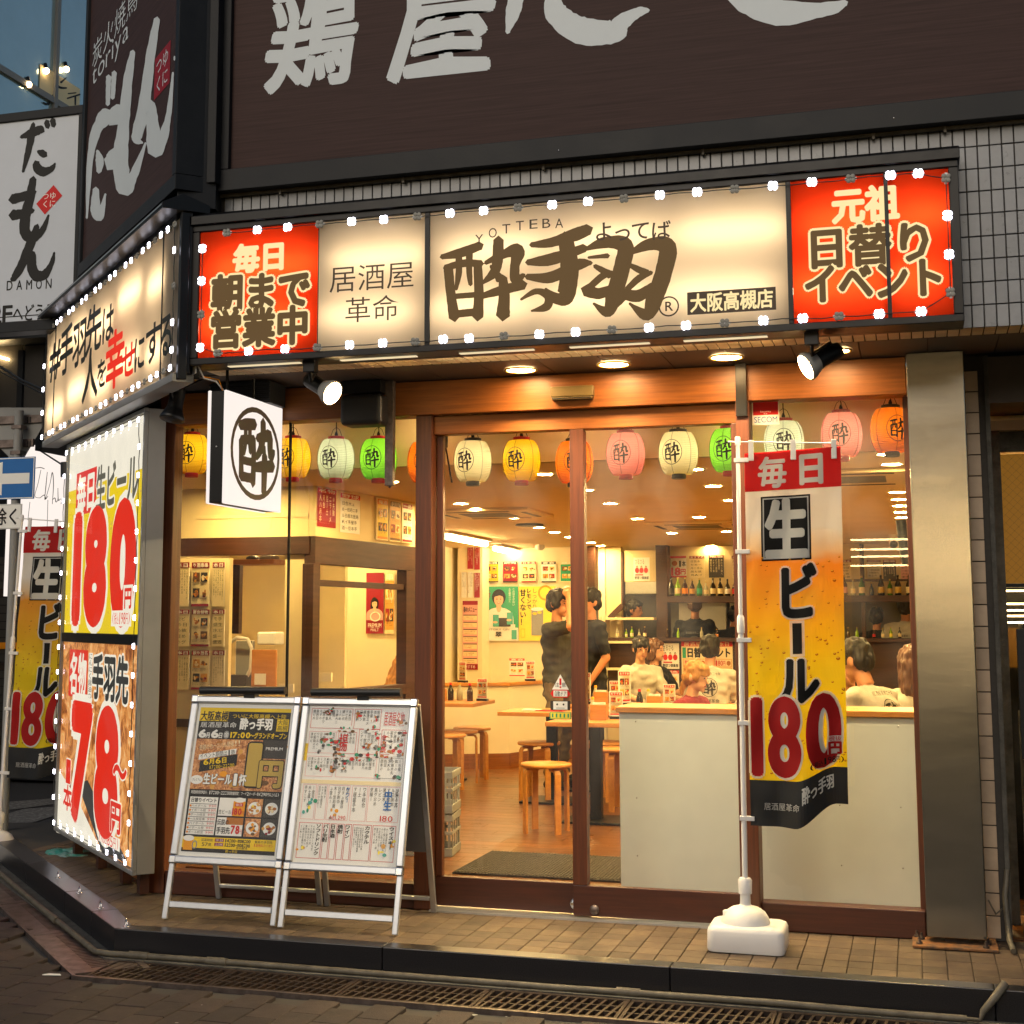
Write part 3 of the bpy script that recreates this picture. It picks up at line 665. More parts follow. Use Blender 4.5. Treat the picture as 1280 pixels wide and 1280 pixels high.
# chamfer window
dd = Vector((-1, 1, 0)).normalized()
def cpt(t, off, z): p = Vector((-3.91, 7.12, z))+dd*t+nn*off; return p
for k in range(2):
    m = MB('glass'); a = .04+k*.95; p, q_ = cpt(a, 0, .12), cpt(a+.91, 0, .12); m.bar(p+Vector((0, 0, 1.19)), q_+Vector((0, 0, 1.19)), .008, 2.38); m.build('window_pane', bld)
    m = MB('wood_v'); p = cpt(a+.92, 0, 0); m.bar(p, p+Vector((0, 0, 2.67)), .05, .05, (1, 1, 0)); m.build('window_post', bld)
m = MB('wood'); m.bar(cpt(0, 0, .06), cpt(1.92, 0, .06), .06, .118); m.build('sill', bld)
m = MB('wood_dark'); m.bar(cpt(0, 0, 2.58), cpt(1.92, 0, 2.58), .06, .18); m.build('header_beam', bld)
m = MB('concrete'); m.box((-5.36, 8.6, 0), (-5.27, 20, 2.69)); m.build('side_wall', bld)
# stainless column with base plate ----------------------------------------
col = thing('steel_column', 'brushed stainless steel clad column right of the shopfront', 'column', (.128, 7.0, 0))
m = MB('steel'); m.box((.003, 6.94, .035), (.257, 7.09, SZ)); m.build('cladding', col, .004)
m = MB('rust'); m.box((-.06, 6.86, .001), (.30, 7.2, .012)); m.build('base_plate', col, .002)
m = MB('rust_iron'); m.box((.08, 6.98, .012), (.18, 7.06, .05)); m.build('post_foot', col)
m = MB('rust_iron')
for x, y in ((-.03, 6.9), (-.02, 7.0), (-.04, 7.05), (.25, 6.89), (.26, 6.96)): m.lathe([(.014, 0), (.014, .008), (.006, .008), (.006, .028)], 6, (x, y, .012))
m.build('anchor_bolt', col)
# narrow tiled pier and recess right of the column
pier = thing('tiled_pier', 'narrow pier faced with beige tiles just right of the steel column', 'pier', (.30, 7.12, 0))
m = MB('grout'); m.box((.262, 7.12, 0), (.352, 7.35, SZ)); m.build('core', pier)
pt = MB('tile_beige'); pt.box((-.029, -.004, -.0475), (.029, .004, .0475)); pt = pt.mesh('pier_tile', .0015, 1)
for j in range(26): instance('tile', pt, pier, (-.006, -.006, .06+j*.1))
m = MB('concrete'); m.box((.352, 7.1, .0), (.372, 7.4, SZ)); m.build('edge_strip', pier)
# neighbouring shop entrance in the recess
nb = thing('neighbour_entrance', 'dim neighbouring shop entrance with wired amber glass in the recess', 'entrance', (.8, 7.6, 0))
m = MB('tile_beige'); m.box((.372, 7.5, 2.37), (1.6, 7.56, 2.42)); m.build('lintel_tiles', nb)
m = MB('soffit'); m.box((.372, 7.1, 2.45), (1.6, 7.56, 2.67)); m.build('lintel', nb)
m = MB('concrete'); m.box((.40, 7.56, 2.27), (1.6, 7.6, 2.37)); m.box((.375, 7.5, 0), (.432, 7.58, 2.37)); m.build('door_frame', nb, .003)
m = MB('amber_glow'); m.box((.43, 7.62, 1.62), (1.6, 7.63, 2.262)); m.build('wired_glass', nb)
m = MB('dark_frame')
for k in range(-14, 40):
    a = Vector((.43+k*.04, 7.615, 1.62)); b_ = a+Vector((.64, 0, .64)); lo = max(0, (.432-a.x)); hi = min(.64, 1.2-a.x)
    if hi > lo: m.bar(a+Vector((lo, 0, lo)), a+Vector((hi, 0, hi)), .0007, .0007)
    a = Vector((.43+k*.04, 7.617, 2.26)); lo = max(0, (.432-a.x)); hi = min(.64, 1.2-a.x)
    if hi > lo: m.bar(a+Vector((lo, 0, -lo)), a+Vector((hi, 0, -hi)), .0007, .0007)
m.build('glass_wire', nb)
m = MB('dark_frame'); m.box((.432, 7.6, 1.60), (1.6, 7.64, 1.618)); m.build('door_rail', nb)
m = MB('amber_glow'); m.box((.43, 7.9, 1.2), (1.6, 7.92, 1.4)); m.build('lower_panel', nb)
for z in (1.585, 1.52, 1.488, 1.46, 1.428):
    m = MB('tube'); m.box((.44, 7.7, z-.004), (.44+.3, 7.712, z+.004)); m.build('strip_lamp', nb)
m = MB('glass_dark'); m.box((.44, 7.65, .02), (1.6, 7.655, 1.6)); m.build('dark_pane', nb)
m = MB('plastic_black'); m.box((.43, 8.2, 0), (1.6, 8.3, 2.4)); m.build('back_panel', nb)
# menu lectern on castors in front of it
ct = thing('rolling_display_case', 'black display case on castors at the right edge behind the column', 'display case', (.75, 7.3, 0))
m = MB('plastic_black'); m.box((.452, 7.02, .06), (1.05, 7.34, 1.02)); m.build('cabinet', ct, .006)
m = MB('dark_frame'); m.box((.438, 6.99, .82), (1.05, 7.02, 1.4)); m.build('door_frame', ct, .004)
m = MB('plastic_black'); m.box((.47, 7.04, 1.02), (1.05, 7.34, 1.42)); m.build('top_box', ct, .006)
m = MB('glass_dark'); m.box((.48, 6.984, .9), (1.04, 6.989, 1.38)); m.build('pane', ct)
m = MB('p_grey')
for i in range(4):
    for j in range(3): m.lathe([(.0, 0), (.025, .0), (.025, .01), (.018, .012)], 14, (.53+i*.07, 7.0, .95+j*.06), (0, -1, 0))
m.build('can_shelf', ct)
m = MB('chrome'); m.lathe([(.001, -.012), (.022, -.012), (.022, .012), (.001, .012)], 14, (.48, 7.05, .03), (1, 0, 0)); m.use('plastic_black').lathe([(.022, -.012), (.03, -.01), (.03, .01), (.022, .012)], 14, (.48, 7.05, .03), (1, 0, 0)); m.build('castor', ct)
m = MB('pipe'); m.tube([(.36, 7.1, .32), (.345, 7.08, .2), (.35, 6.95, .04), (.36, 6.85, .015)], .013, 8); m.tube([(.345, 7.075, .16), (.3, 7.0, .14), (.27, 6.99, .2)], .004, 6)
tag(m.build('stub_pipe'), 'short grey stub pipe standing on the platform beside the pier', 'pipe')
m = MB('pipe'); m.tube([(-3.3, 6.395, 3.567), (.6, 6.395, 3.567)], .012, 8)
for x in (-2.95, -2.3, -1.6, -.85, -.1, .2): m.box((x-.006, 6.38, 3.545), (x+.006, 6.41, 3.585))
m.build('conduit', bld)
# =================================================================== SIGNS
def pmap(p, fr):
    """a print drawn on the sign's own drawing grid, carried onto its plane"""
    q = Print(p.step)
    for v, f, m, L in p.it: q.it.append((np.array([(*fr.uv(a[0], a[1]), *a[2:]) for a in v]), f, m, L))
    return q
# LED modules --------------------------------------------------------------
def led_mesh(on):
    b = MB('plastic_clear'); b.box((-.026, -.004, -.006), (.026, 0, .006)); b.box((-.017, -.005, -.017), (.017, 0, .017))
    b.use('led' if on else 'led_off')
    for sx in (-1, 1):
        for sz in (-1, 1): b.lathe([(.0108, 0), (.0105, .006), (.007, .009), (.001, .0095)], 10, (sx*.0095, -.005, sz*.0095), (0, -1, 0))
    return b.mesh('led_module')
LEDM = {True: led_mesh(True), False: led_mesh(False)}
def led_string(label, fr, pts, y=-.014, sc=.95):
    t = thing('led_light_string', label, 'light string', fr.o, fr.rz, 'strings of white led modules round the signs')
    m = MB('plastic_clear')
    for i, (u, v, on, rot) in enumerate(pts):
        instance('led_module', LEDM[on], t, (u, y+random.uniform(-.001, .001), v+random.uniform(-.002, .002)), (random.uniform(-.06, .06), rot+random.uniform(-.09, .09), 0), (sc, sc, sc))
    pl_ = []
    for i in range(len(pts)-1):
        a, b = pts[i], pts[i+1]
        if math.hypot(a[0]-b[0], a[1]-b[1]) > .45: continue
        sag = random.uniform(-.006, .004)
        pl_.append([(a[0], y-.002, a[1]), ((a[0]+b[0])/2, y-.006, (a[1]+b[1])/2+sag), (b[0], y-.002, b[1])])
    m = MB('plastic_black')
    for s_ in pl_: m.tube(s_, .0024, 5, False)
    m.build('cable', t, world=False); return t
def alamp(parent, name, loc, sx, sy, power, color=(1, .80, .53), rot=(-PI/2, 0, 0)):
    l = bpy.data.lights.new(name, 'AREA'); l.shape = 'RECTANGLE'; l.size = sx; l.size_y = sy; l.energy = power; l.color = color
    o = bpy.data.objects.new(name, l); C.objects.link(o); o.parent = parent; o.location = loc; o.rotation_euler = rot; return o

# ---- main sign ------------------------------------------------------------
MF = Frame((-3.33, 6.24, 2.675))
ms = thing('shop_sign', 'long backlit cream and red izakaya sign above the glass doors', 'sign', MF.o)
U = lambda x: MF.uv(x, 330)[0]
W_ = U(1190)+.028
def mb(name, parent, mt, a, b, bev=.003): m = MB(mt); m.box(a, b); return m.build(name, parent, bev, world=False)
TOP = .665
mb('case', ms, 'black_metal', (-.03, .13, 0), (W_+.012, .172, TOP+.1))
mb('frame_rail', ms, 'black_metal', (-.03, -.012, 0), (W_+.012, .13, .032)); mb('frame_rail', ms, 'black_metal', (-.03, -.012, TOP), (W_+.012, .13, TOP+.03))
mb('frame_stile', ms, 'black_metal', (-.03, -.012, .033), (U(250), .13, TOP-.001)); mb('frame_stile', ms, 'black_metal', (U(1190), -.012, .033), (W_+.012, .13, TOP-.001))
m = MB('black_metal'); m.prism([(-.03, TOP+.031), (.17, TOP+.031), (.17, TOP+.1), (.02, TOP+.1), (-.03, TOP+.075)], W_+.06, 0, -.04); m.build('hood', ms, .003, world=False)
for a, b in ((280, 370), (420, 515), (569, 662), (707, 807), (850, 955)):
    m = MB('slot_reflection'); m.box((U(a), .06, -.004), (U(b), .09, -.0005)); m.build('light_slot', ms, world=False)  # glowing strips painting pale reflections on the sign's underside
panels = [('film_red', 250, 397.5), ('film_cream', 398.5, 531.5), ('film_cream', 537.5, 984.5), ('film_red', 990.5, 1108), ('film_red', 1113, 1190)]
for k, a, b in panels:
    m = MB(k); m.quad((U(a)+.0005, 0, .033), (U(b)-.0005, 0, .033), (U(b)-.0005, 0, TOP-.002), (U(a)+.0005, 0, TOP-.002)); m.build('light_panel', ms, world=False)
for a, b in ((531.5, 537.5), (984.5, 990.5), (1108, 1113)): mb('divider', ms, 'black_metal', (U(a), -.008, .033), (U(b), .02, TOP-.002), .001)
mb('partition', ms, 'black_metal', (U(397.5)-.001, .004, .033), (U(398.5)+.001, .129, TOP-.002), 0)
mb('partition', ms, 'plastic_white', (U(534), .021, .033), (U(536), .129, TOP-.002), 0); mb('partition', ms, 'plastic_white', (U(987), .021, .033), (U(989), .129, TOP-.002), 0)
mb('back_reflector', ms, 'plastic_white', (U(250), .125, .034), (U(1190), .1295, TOP-.003), 0)
for k, a, b in panels:
    ua, ub = U(a), U(b); wd = ub-ua; n = max(1, round(wd/.62))
    for i in range(n):
        for v in (.2, .47):
            pw = (2.1 if k == 'film_red' else 1.2)*wd/n
            L_ = wd/n*.86
            alamp(ms, 'sign_tube', (ua+wd*(i+.5)/n+(-.03 if v < .3 else .03), .105, v), L_, .03, pw)
p = Print(); Q = lambda *b: MF.box(*b)
def T(pr, fr, s_, bx, m, **k): pr.text(s_, *fr.box(*bx), m, **k)
T(p, MF, '毎日', (291, 303, 359, 340), 'lit_cream', off=.05)
T(p, MF, '朝まで', (264, 339, 389, 389), 'lit_brown', off=.048, out=.06, outm='lit_cream')
T(p, MF, '営業中', (262, 384, 387, 434), 'lit_brown', off=.048, out=.06, outm='lit_cream', L=3)
T(p, MF, '居酒屋', (411, 328, 519, 364), 'lit_dbrown', off=-.002, res=3); T(p, MF, '革命', (430, 369, 500, 403), 'lit_dbrown', off=-.002, res=3)
T(p, MF, '元祖', (1039, 232, 1124, 278), 'lit_cream', off=.05)
T(p, MF, '日替り', (1006, 279, 1171, 333), 'lit_brown', off=.036, out=.06, outm='lit_cream')
T(p, MF, 'イベント', (1004, 324, 1182, 377), 'lit_brown', off=.048, out=.06, outm='lit_cream', L=3)
a = MF.box(859, 362, 970, 390.5); p.rect(*a, 'lit_dbrown', 1)
p.text('大阪高槻店', a[0]+.012, a[1]+.008, a[2]-.01, a[3]-.006, 'lit_cream', 2, off=.03)
a = MF.uv(836, 383); p.ring(*a, .046, .046, .007, 'lit_dbrown'); p.text('R', a[0]-.015, a[1]-.02, a[0]+.018, a[1]+.022, 'lit_dbrown', off=.015, res=4)
for i, (ch, x, y) in enumerate(zip('YOTTEBA', (599, 616, 633, 650, 667, 683, 699), (299, 291, 286, 282, 280, 279, 279))):
    T(p, MF, ch, (x-5, y-6, x+5, y+6), 'lit_dbrown', off=.0, res=4)
for ch, x, y in zip('よってば', (755, 778, 801, 826), (289, 290, 288, 288)): T(p, MF, ch, (x-13, y-13, x+13, y+13), 'lit_dbrown', off=.012, res=4)
# the big brush logo, on the drawing grid of its panel
LG = [([(86, 270), (150, 256), (215, 232)], (12, 22, 20)), ([(108, 308), (116, 390), (128, 472)], (22, 22, 26)), ([(206, 298), (210, 390), (206, 470)], (20, 22, 26)),
      ([(98, 306), (160, 291), (218, 292)], (14, 18, 16)), ([(143, 262), (143, 320), (134, 378)], (16, 15, 8)), ([(178, 258), (178, 320), (182, 362)], (16, 14, 10)),
      ([(125, 402), (200, 396)], (13, 13)), ([(120, 462), (208, 452)], (18, 18)),
      ([(275, 213), (273, 270), (262, 320), (222, 357)], (24, 26, 22, 8)), ([(232, 290), (290, 262), (338, 250), (330, 300), (332, 345), (360, 330)], (10, 20, 34, 22, 24, 10)),
      ([(250, 300), (282, 345)], (8, 22)), ([(222, 400), (290, 380), (358, 362)], (14, 22, 24)), ([(290, 340), (294, 400), (290, 466)], (20, 26, 32)),
      ([(350, 412), (400, 385), (440, 400), (436, 435), (385, 450)], (6, 14, 20, 20, 5)),
      ([(384, 230), (450, 222), (530, 196), (576, 178)], (12, 22, 30, 26)), ([(372, 288), (450, 278), (562, 240)], (14, 28, 20)), ([(370, 336), (450, 338), (540, 296), (584, 290)], (14, 26, 26, 10)),
      ([(498, 205), (512, 300), (500, 395), (468, 408), (432, 376)], (34, 42, 42, 26, 6)),
      ([(562, 246), (630, 222), (696, 232), (688, 300), (662, 390), (640, 452), (592, 425)], (8, 26, 38, 38, 38, 26, 6)),
      ([(575, 272), (640, 266)], (6, 12)), ([(596, 300), (648, 330)], (10, 20)), ([(566, 380), (610, 392), (660, 372)], (30, 26, 18)), ([(578, 372), (620, 335), (655, 322)], (16, 16, 10)),
      ([(704, 262), (780, 228), (838, 238), (826, 320), (798, 400), (770, 462), (712, 425)], (8, 28, 42, 40, 40, 28, 6)),
      ([(710, 296), (770, 326)], (10, 20)), ([(690, 392), (740, 400), (790, 366)], (26, 28, 18)), ([(704, 378), (745, 340), (785, 322)], (14, 16, 10)), ([(700, 405), (650, 440)], (8, 22)), ([(800, 408), (770, 455)], (6, 16))]
pg = Print()
for i, (pts, wd) in enumerate(LG): pg.stroke([(520+x/2.6667, 220+y/2.6667) for x, y in pts], [q_*1.45/2.6667 for q_ in wd], 'lit_brown', 2, .03, i, 7)
p.it += pmap(pg, MF).it
p.build('lettering', ms)
# LEDs of the main sign
L1 = []
top = [(285, 0), (323, 1), (361, 1), (401, 0), (441, 1), (481, 1), (523, 0), (564, 1), (606, 1), (649, 0), (692, 1), (737, 1), (782, 0), (827, 1), (874, 1), (921, 0), (969, 1), (1018, 1), (1067, 0), (1117, 1), (1152, 1)]
for x, on in top: L1.append((U(x), TOP-.018, bool(on), 0))
for y, on in ((224, 0), (271, 1), (320, 1), (367.5, 0)): L1.append((U(1185)+.005, MF.uv(1183, y)[1], bool(on), PI/2))
for x, on in [(1149, 1), (1097, 1), (1047, 0), (1002, 1), (953, 1), (905, 0), (857, 1), (811, 1), (765, 0), (720, 1), (675, 1), (631, 0), (588, 1), (556, 1), (521, 0), (481, 1), (440, 1), (400, 0), (360, 1), (315, 1), (277, 0)]:
    L1.append((U(x), .05, bool(on), 0))
for y, on in ((435, 1), (394, 0), (352, 1), (312, 1)): L1.append((U(255), MF.uv(255, y)[1], bool(on), PI/2))
led_string('string of white led modules round the edge of the long cream and red sign', MF, L1)
m = MB('plastic_clear'); 
# ---- chamfer sign -----------------------------------------------------------
q1 = Vector((-5.585, 8.385, 2.63))
CF = Frame(q1, R(-45)); CW = 3.097
cs = thing('corner_sign', 'backlit cream corner sign with black and red slogan facing the side street', 'sign', CF.o, CF.rz)
CH = .78
mb('case', cs, 'black_metal', (0, .1, 0), (CW-.12, .15, CH+.1)); mb('frame_rail', cs, 'grey_box', (-.01, -.008, -.03), (CW-.05, .1, .01)); mb('frame_rail', cs, 'black_metal', (0, -.008, CH), (CW-.05, .1, CH+.03))
mb('frame_stile', cs, 'black_metal', (-.02, -.008, .011), (.0, .1, CH-.001)); mb('frame_stile', cs, 'black_metal', (CW-.002, -.004, -.03), (CW+.03, .04, CH+.02))
m = MB('black_metal'); m.prism([(-.10, CH+.03), (.14, CH+.03), (.14, CH+.07), (.0, CH+.115), (-.10, CH+.06)], CW+.05, 0, -.02); m.use('alu').box((-.02, -.103, CH+.045), (CW+.02, -.1005, CH+.055)); m.build('hood', cs, .002, world=False)
m = MB('film_warm'); m.quad((0, 0, .011), (CW-.003, 0, .011), (CW-.003, 0, CH-.001), (0, 0, CH-.001)); m.build('light_panel', cs, world=False)
mb('back_reflector', cs, 'plastic_white', (.002, .094, .012), (CW-.004, .099, CH-.003), 0)
for x_ in (CF.uv(68, 480)[0], CF.uv(203, 380)[0]): mb('divider', cs, 'black_metal', (x_-.008, -.004, .011), (x_+.008, -.0005, CH-.001), 0)
for i in range(5):
    for v in (.2, .56): alamp(cs, 'sign_tube', (.32+i*.61, .08, v+(.03 if i % 2 else -.02)), .46, .05, .75, (1, .79, .52))
p = Print()
for ch, bx in (('#', (63, 424, 76, 468)), ('手', (75, 406, 92, 468)), ('羽', (91, 398, 109, 458)), ('先', (107, 380, 128, 442)), ('は', (127, 378, 143, 430)),
               ('人', (103, 434, 123, 502)), ('を', (121, 446, 134, 486)), ('に', (167, 416, 182, 466)), ('す', (181, 400, 202, 456)), ('る', (199, 388, 217, 448))):
    T(p, CF, ch, bx, 'lit_dark', off=.022)
for ch, bx in (('幸', (132, 411, 156, 486)), ('せ', (152, 426, 170, 474))): T(p, CF, ch, bx, 'lit_red', off=.028)
p.build('lettering', cs)
L2 = []
n = 27
for i in range(n): L2.append((.04+i*(CW-.08)/(n-1), CH-.025, i % 3 != 2, 0))
for v in (.62, .44, .26, .12): L2.append((CW-.03, v, v != .44 and True, PI/2))
for i in range(n): L2.append((CW-.05-i*(CW-.08)/(n-1), .035, i % 3 != 1, 0))
for v in (.2, .36, .52): L2.append((.02, v, True, PI/2))
led_string('string of white led modules round the edge of the corner slogan sign', CF, L2, sc=.78)
# black corner box that joins the two signs
m = MB('black_metal'); m.prism([(-3.385, 6.20), (-3.345, 6.225), (-3.42, 6.42), (-3.55, 6.42)], .86, 2, 2.64); tag(m.build('corner_box'), 'black metal corner box closing the gap between the two backlit signs', 'corner box')
# ---- light box with the two posters ---------------------------------------
BF = Frame((-5.28, 8.23, .125), R(-45)); BW = 1.88; BH = 2.45
lb = thing('poster_light_box', 'tall lit poster light box with yellow beer price over chicken wing price', 'light box', BF.o, BF.rz)
mb('case', lb, 'grey_box', (-.01, .002, -.01), (BW+.008, .10, BH+.01), .004)
for a, b in (((-.012, -.02, -.012), (BW+.01, .002, .012)), ((-.012, -.02, BH-.012), (BW+.01, .002, BH+.012)), ((-.012, -.02, .013), (.012, .002, BH-.013)), ((BW-.014, -.02, .013), (BW+.01, .002, BH-.013))):
    mb('frame_profile', lb, 'grey_box', a, b, .003)
MIDV = BF.uv(125, 798)[1]
mb('middle_rail', lb, 'dark_frame', (.012, -.014, MIDV-.028), (BW-.014, .0, MIDV+.028), .002)
for u in (.3, .9, 1.45, 1.8):
    m = MB('wood_dark'); m.box((u-.03, .04, -.12), (u+.03, .09, -.011)); m.build('leg', lb, world=False)
p = Print(.0005); e = .018
p.rect(e, MIDV+.03, BW-e, BH-e, 'lit_yellow', 0); v6 = BF.uv(95, 612)[1]; v7 = BF.uv(172, 588)[1]
p.poly([(e, v6), (BW-e, v7), (BW-e, BH-e), (e, BH-e)], 'lit_white', 1)
rr = random.Random(5)
for i in range(60): p.ell(rr.uniform(.05, BW-.05), rr.uniform(MIDV+.05, v6-.1), rr.uniform(.004, .012), rr.uniform(.004, .01), 'lit_food2', 1, 8)
p.rect(*BF.box(96, 588, 121, 642), 'lit_red', 2); T(p, BF, '毎日', (97, 590, 120, 640), 'lit_white', L=3, off=.035)
T(p, BF, '生ビール', (121, 572, 174, 634), 'lit_grey', L=3, off=.03, out=.06, outm='lit_white')
T(p, BF, '180', (95, 641, 167, 769), 'lit_red', L=3, off=.075, out=.05, outm='lit_white', res=5)
p.rect(*BF.box(155, 731, 167, 763), 'lit_white', 5); T(p, BF, '円', (156, 733, 166, 761), 'lit_red', L=6, off=.04)
p.rect(*BF.box(140, 763, 165, 783), 'lit_white', 5); T(p, BF, '(税込198円)', (141, 765, 164, 781), 'lit_red', L=6, off=.0)
p.rect(e, e, BW-e, MIDV-.03, 'lit_foodphoto', 0)
for i in range(0): p.ell(rr.uniform(.04, BW-.06), rr.uniform(.3, MIDV-.06), rr.uniform(.006, .04), rr.uniform(.004, .03), rr.choice(['lit_food2', 'lit_food', 'lit_food2', 'lit_cream', 'lit_brown']), 1, 7, rr.uniform(0, 3))
p.poly([BF.uv(73, 960), BF.uv(98, 1000), BF.uv(128, 1065), BF.uv(71, 1040)], 'lit_white', 2)
p.poly([BF.uv(98, 980), BF.uv(110, 975), BF.uv(160, 1078), BF.uv(128, 1065)], 'lit_black', 2)
p.rect(*BF.box(87, 812, 110, 872), 'lit_red', 3); T(p, BF, '名物', (88, 815, 109, 870), 'lit_white', L=4, off=.035)
p.rect(*BF.box(111, 816, 116, 874), 'lit_white', 3); T(p, BF, 'にんにく醤油の', (111, 816, 116, 874), 'lit_black', L=4, vert=True)
T(p, BF, '手羽先', (116, 818, 162, 878), 'lit_black', L=4, off=.04, out=.05, outm='lit_white')
T(p, BF, '78', (91, 888, 146, 1028), 'lit_red', L=4, off=.06, out=.05, outm='lit_white', res=5)
T(p, BF, '～', (142, 940, 160, 990), 'lit_red', L=6, off=.04, out=.04, outm='lit_white')
T(p, BF, '円', (138, 1000, 153, 1042), 'lit_red', L=6, off=.04, out=.05, outm='lit_white')
T(p, BF, '1', (84, 950, 89, 978), 'lit_red', L=6, off=.04, out=.04, outm='lit_white'); T(p, BF, '本', (80, 980, 91, 1014), 'lit_red', L=6, off=.03, out=.04, outm='lit_white')
p.rect(*BF.box(124, 1042, 151, 1058), 'lit_white', 5); T(p, BF, '(税込85円)', (124, 1042, 150, 1058), 'lit_red', L=6, off=.0)
p.build('poster_print', lb, z0=.002)
m = MB('glass_cover'); m.box((.013, -.0175, .013), (BW-.015, -.0165, MIDV-.029)); m.box((.013, -.0175, MIDV+.029), (BW-.015, -.0165, BH-.013)); m.build('cover_sheet', lb, world=False)
L3 = []
for i in range(11): L3.append((.06+i*(BW-.12)/10, BH-.05, True, 0))
for i in range(15): L3.append((BW-.028, BH-.2-i*(BH-.3)/14, True, PI/2))
for i in range(10): L3.append((BW-.08-i*(BW-.14)/9, .045, True, 0))
for i in range(14): L3.append((.02, .2+i*(BH-.4)/13, True, PI/2))
led_string('string of white led modules round the tall poster light box', BF, L3, -.03, .72)
# ---- round crest blade sign ---------------------------------------------------
bx0 = aty(281.4, 487, 6.33)
SF = Frame((bx0.x, 6.33, 2.02), R(90)); SS = .50
z1 = SF.uv(281.6, 488)[1]; z0 = SF.uv(277, 628)[1]
bs = thing('blade_sign', 'square lit blade sign with a round brown character crest hanging under the soffit', 'sign', SF.o, SF.rz)
SWd = SF.uv(350, 560)[0]
mb('case', bs, 'black_metal', (0, .006, z0), (SWd, .075, z1), .004)
mb('face', bs, 'lit_sign', (-.004, -.012, z0-.004), (SWd+.003, .005, z1+.003), .006); mb('face', bs, 'lit_sign', (-.004, .076, z0-.004), (SWd+.003, .092, z1+.003), .006)
p = Print(); crest(p, SWd/2+.005, (z0+z1)/2, SWd*.44, (z1-z0)*.43, 'lit_dbrown', 2, 1.25, .085); p.build('crest', bs, z0=.0125)
m = MB('black_metal'); m.tube([(.1, .04, z1), (.1, .04, SZ-2.02)], .008, 8); m.tube([(.4, .04, z1), (.4, .04, SZ-2.02)], .008, 8); m.build('hanger', bs, world=False)
m = MB('plastic_clear'); m.ball((-.001, .04, (z0+z1)/2), .004, 8, 5)
m.tube([(.06, .03, z1), (.02, .06, z1+.05), (-.03, .1, z1+.06), (-.06, .12, z1+.12)], .004, 6); m.use('p_orange').tube([(.05, .035, z1), (.03, .05, z1+.06), (-.02, .11, z1+.07)], .003, 6); m.build('cable', bs, world=False)
# ---- upper brown signs ------------------------------------------------------------
UF = Frame((aty(262, 237, 6.33).x, 6.33, 3.572))
us = thing('upper_sign_front', 'huge dark brown upstairs restaurant sign with white brush lettering', 'sign', UF.o); us.name = 'upper_sign'
ux = UF.uv(287, 120)[0]; uz = UF.uv(287, 211)[1]
m = MB('brown_sign'); m.box((ux, .03, uz), (4.6, .05, 2.4)); m.build('board', us, world=False)
mb('frame_rail', us, 'dark_frame', (0, 0, 0), (4.6, .09, uz)); mb('frame_stile', us, 'dark_frame', (0, 0, uz+.001), (ux, .09, 2.4)); mb('back', us, 'dark_frame', (ux, .055, uz+.001), (4.6, .088, 2.4))
m = MB('chrome')
for x_, z_ in ((.03, .15), (.03, .45), (.05, .04), (1.8, .04), (3.3, .04)): m.ball((x_, -.001, z_), .004, 6, 4)
m.build('screw', us, world=False)
p = Print()
T(p, UF, '鶏', (325, -32, 440, 112), 'brush_white', off=.028, wob=.018, shear=.08, res=3); T(p, UF, '屋', (478, -52, 612, 96), 'brush_white', off=.03, wob=.02, shear=.12, res=3)
pg = Print(); gx = lambda x, y: (240+x/2.4615, y/2.4615)
for pts, wd in (([(1000, -60), (985, 20), (966, 92)], (60, 46, 14)), ([(1110, -40), (1115, 30), (1190, 85), (1290, 90), (1320, 60), (1370, 30), (1400, 24)], (30, 70, 84, 74, 50, 30, 14)),
                ([(1640, -60), (1700, -10), (1800, 30), (1950, 20), (2010, 0)], (40, 80, 80, 44, 20))):
    pg.stroke([gx(*q_) for q_ in pts], [q_/2.4615 for q_ in wd], 'brush_white', 2, .06, 4, 8)
p.it += pmap(pg, UF).it
p.build('lettering', us, z0=-.03)
s_ = 2.75
VF = Frame((-4.9, 7.65, 3.55), R(-45)); VW = 2.1
vs = thing('upper_sign', 'dark brown angled upstairs sign with white brush lettering and red seal', 'sign', VF.o, VF.rz)
m = MB('brown_sign'); m.box((.05, .02, .08), (VW-.06, .05, 2.4)); m.build('board', vs, world=False)
mb('frame_rail', vs, 'dark_frame', (0, 0, 0), (VW, .2, .079)); mb('frame_stile', vs, 'dark_frame', (0, 0, .08), (.049, .2, 2.4)); mb('frame_stile', vs, 'dark_frame', (VW-.059, 0, .08), (VW, .2, 2.4)); mb('back', vs, 'dark_frame', (.05, .06, .08), (VW-.06, .2, 2.4))
p = Print()
T(p, VF, '炭火焼鳥', (113, 12, 168, 48), 'brush_white', off=-.005, res=3); T(p, VF, 'toriya', (113, 50, 156, 76), 'brush_white', off=-.005, res=4)
a = VF.box(189, 62, 208, 113); p.rect(*a, 'p_dred', 1); w_ = a[2]-a[0]; h_ = a[3]-a[1]
p.text('つゆ', a[0]+w_*.1, a[1]+h_*.5, a[2]-w_*.1, a[3]-h_*.06, 'brush_white', 2); p.text('くに', a[0]+w_*.1, a[1]+h_*.06, a[2]-w_*.1, a[1]+h_*.48, 'brush_white', 2)
pg = Print()
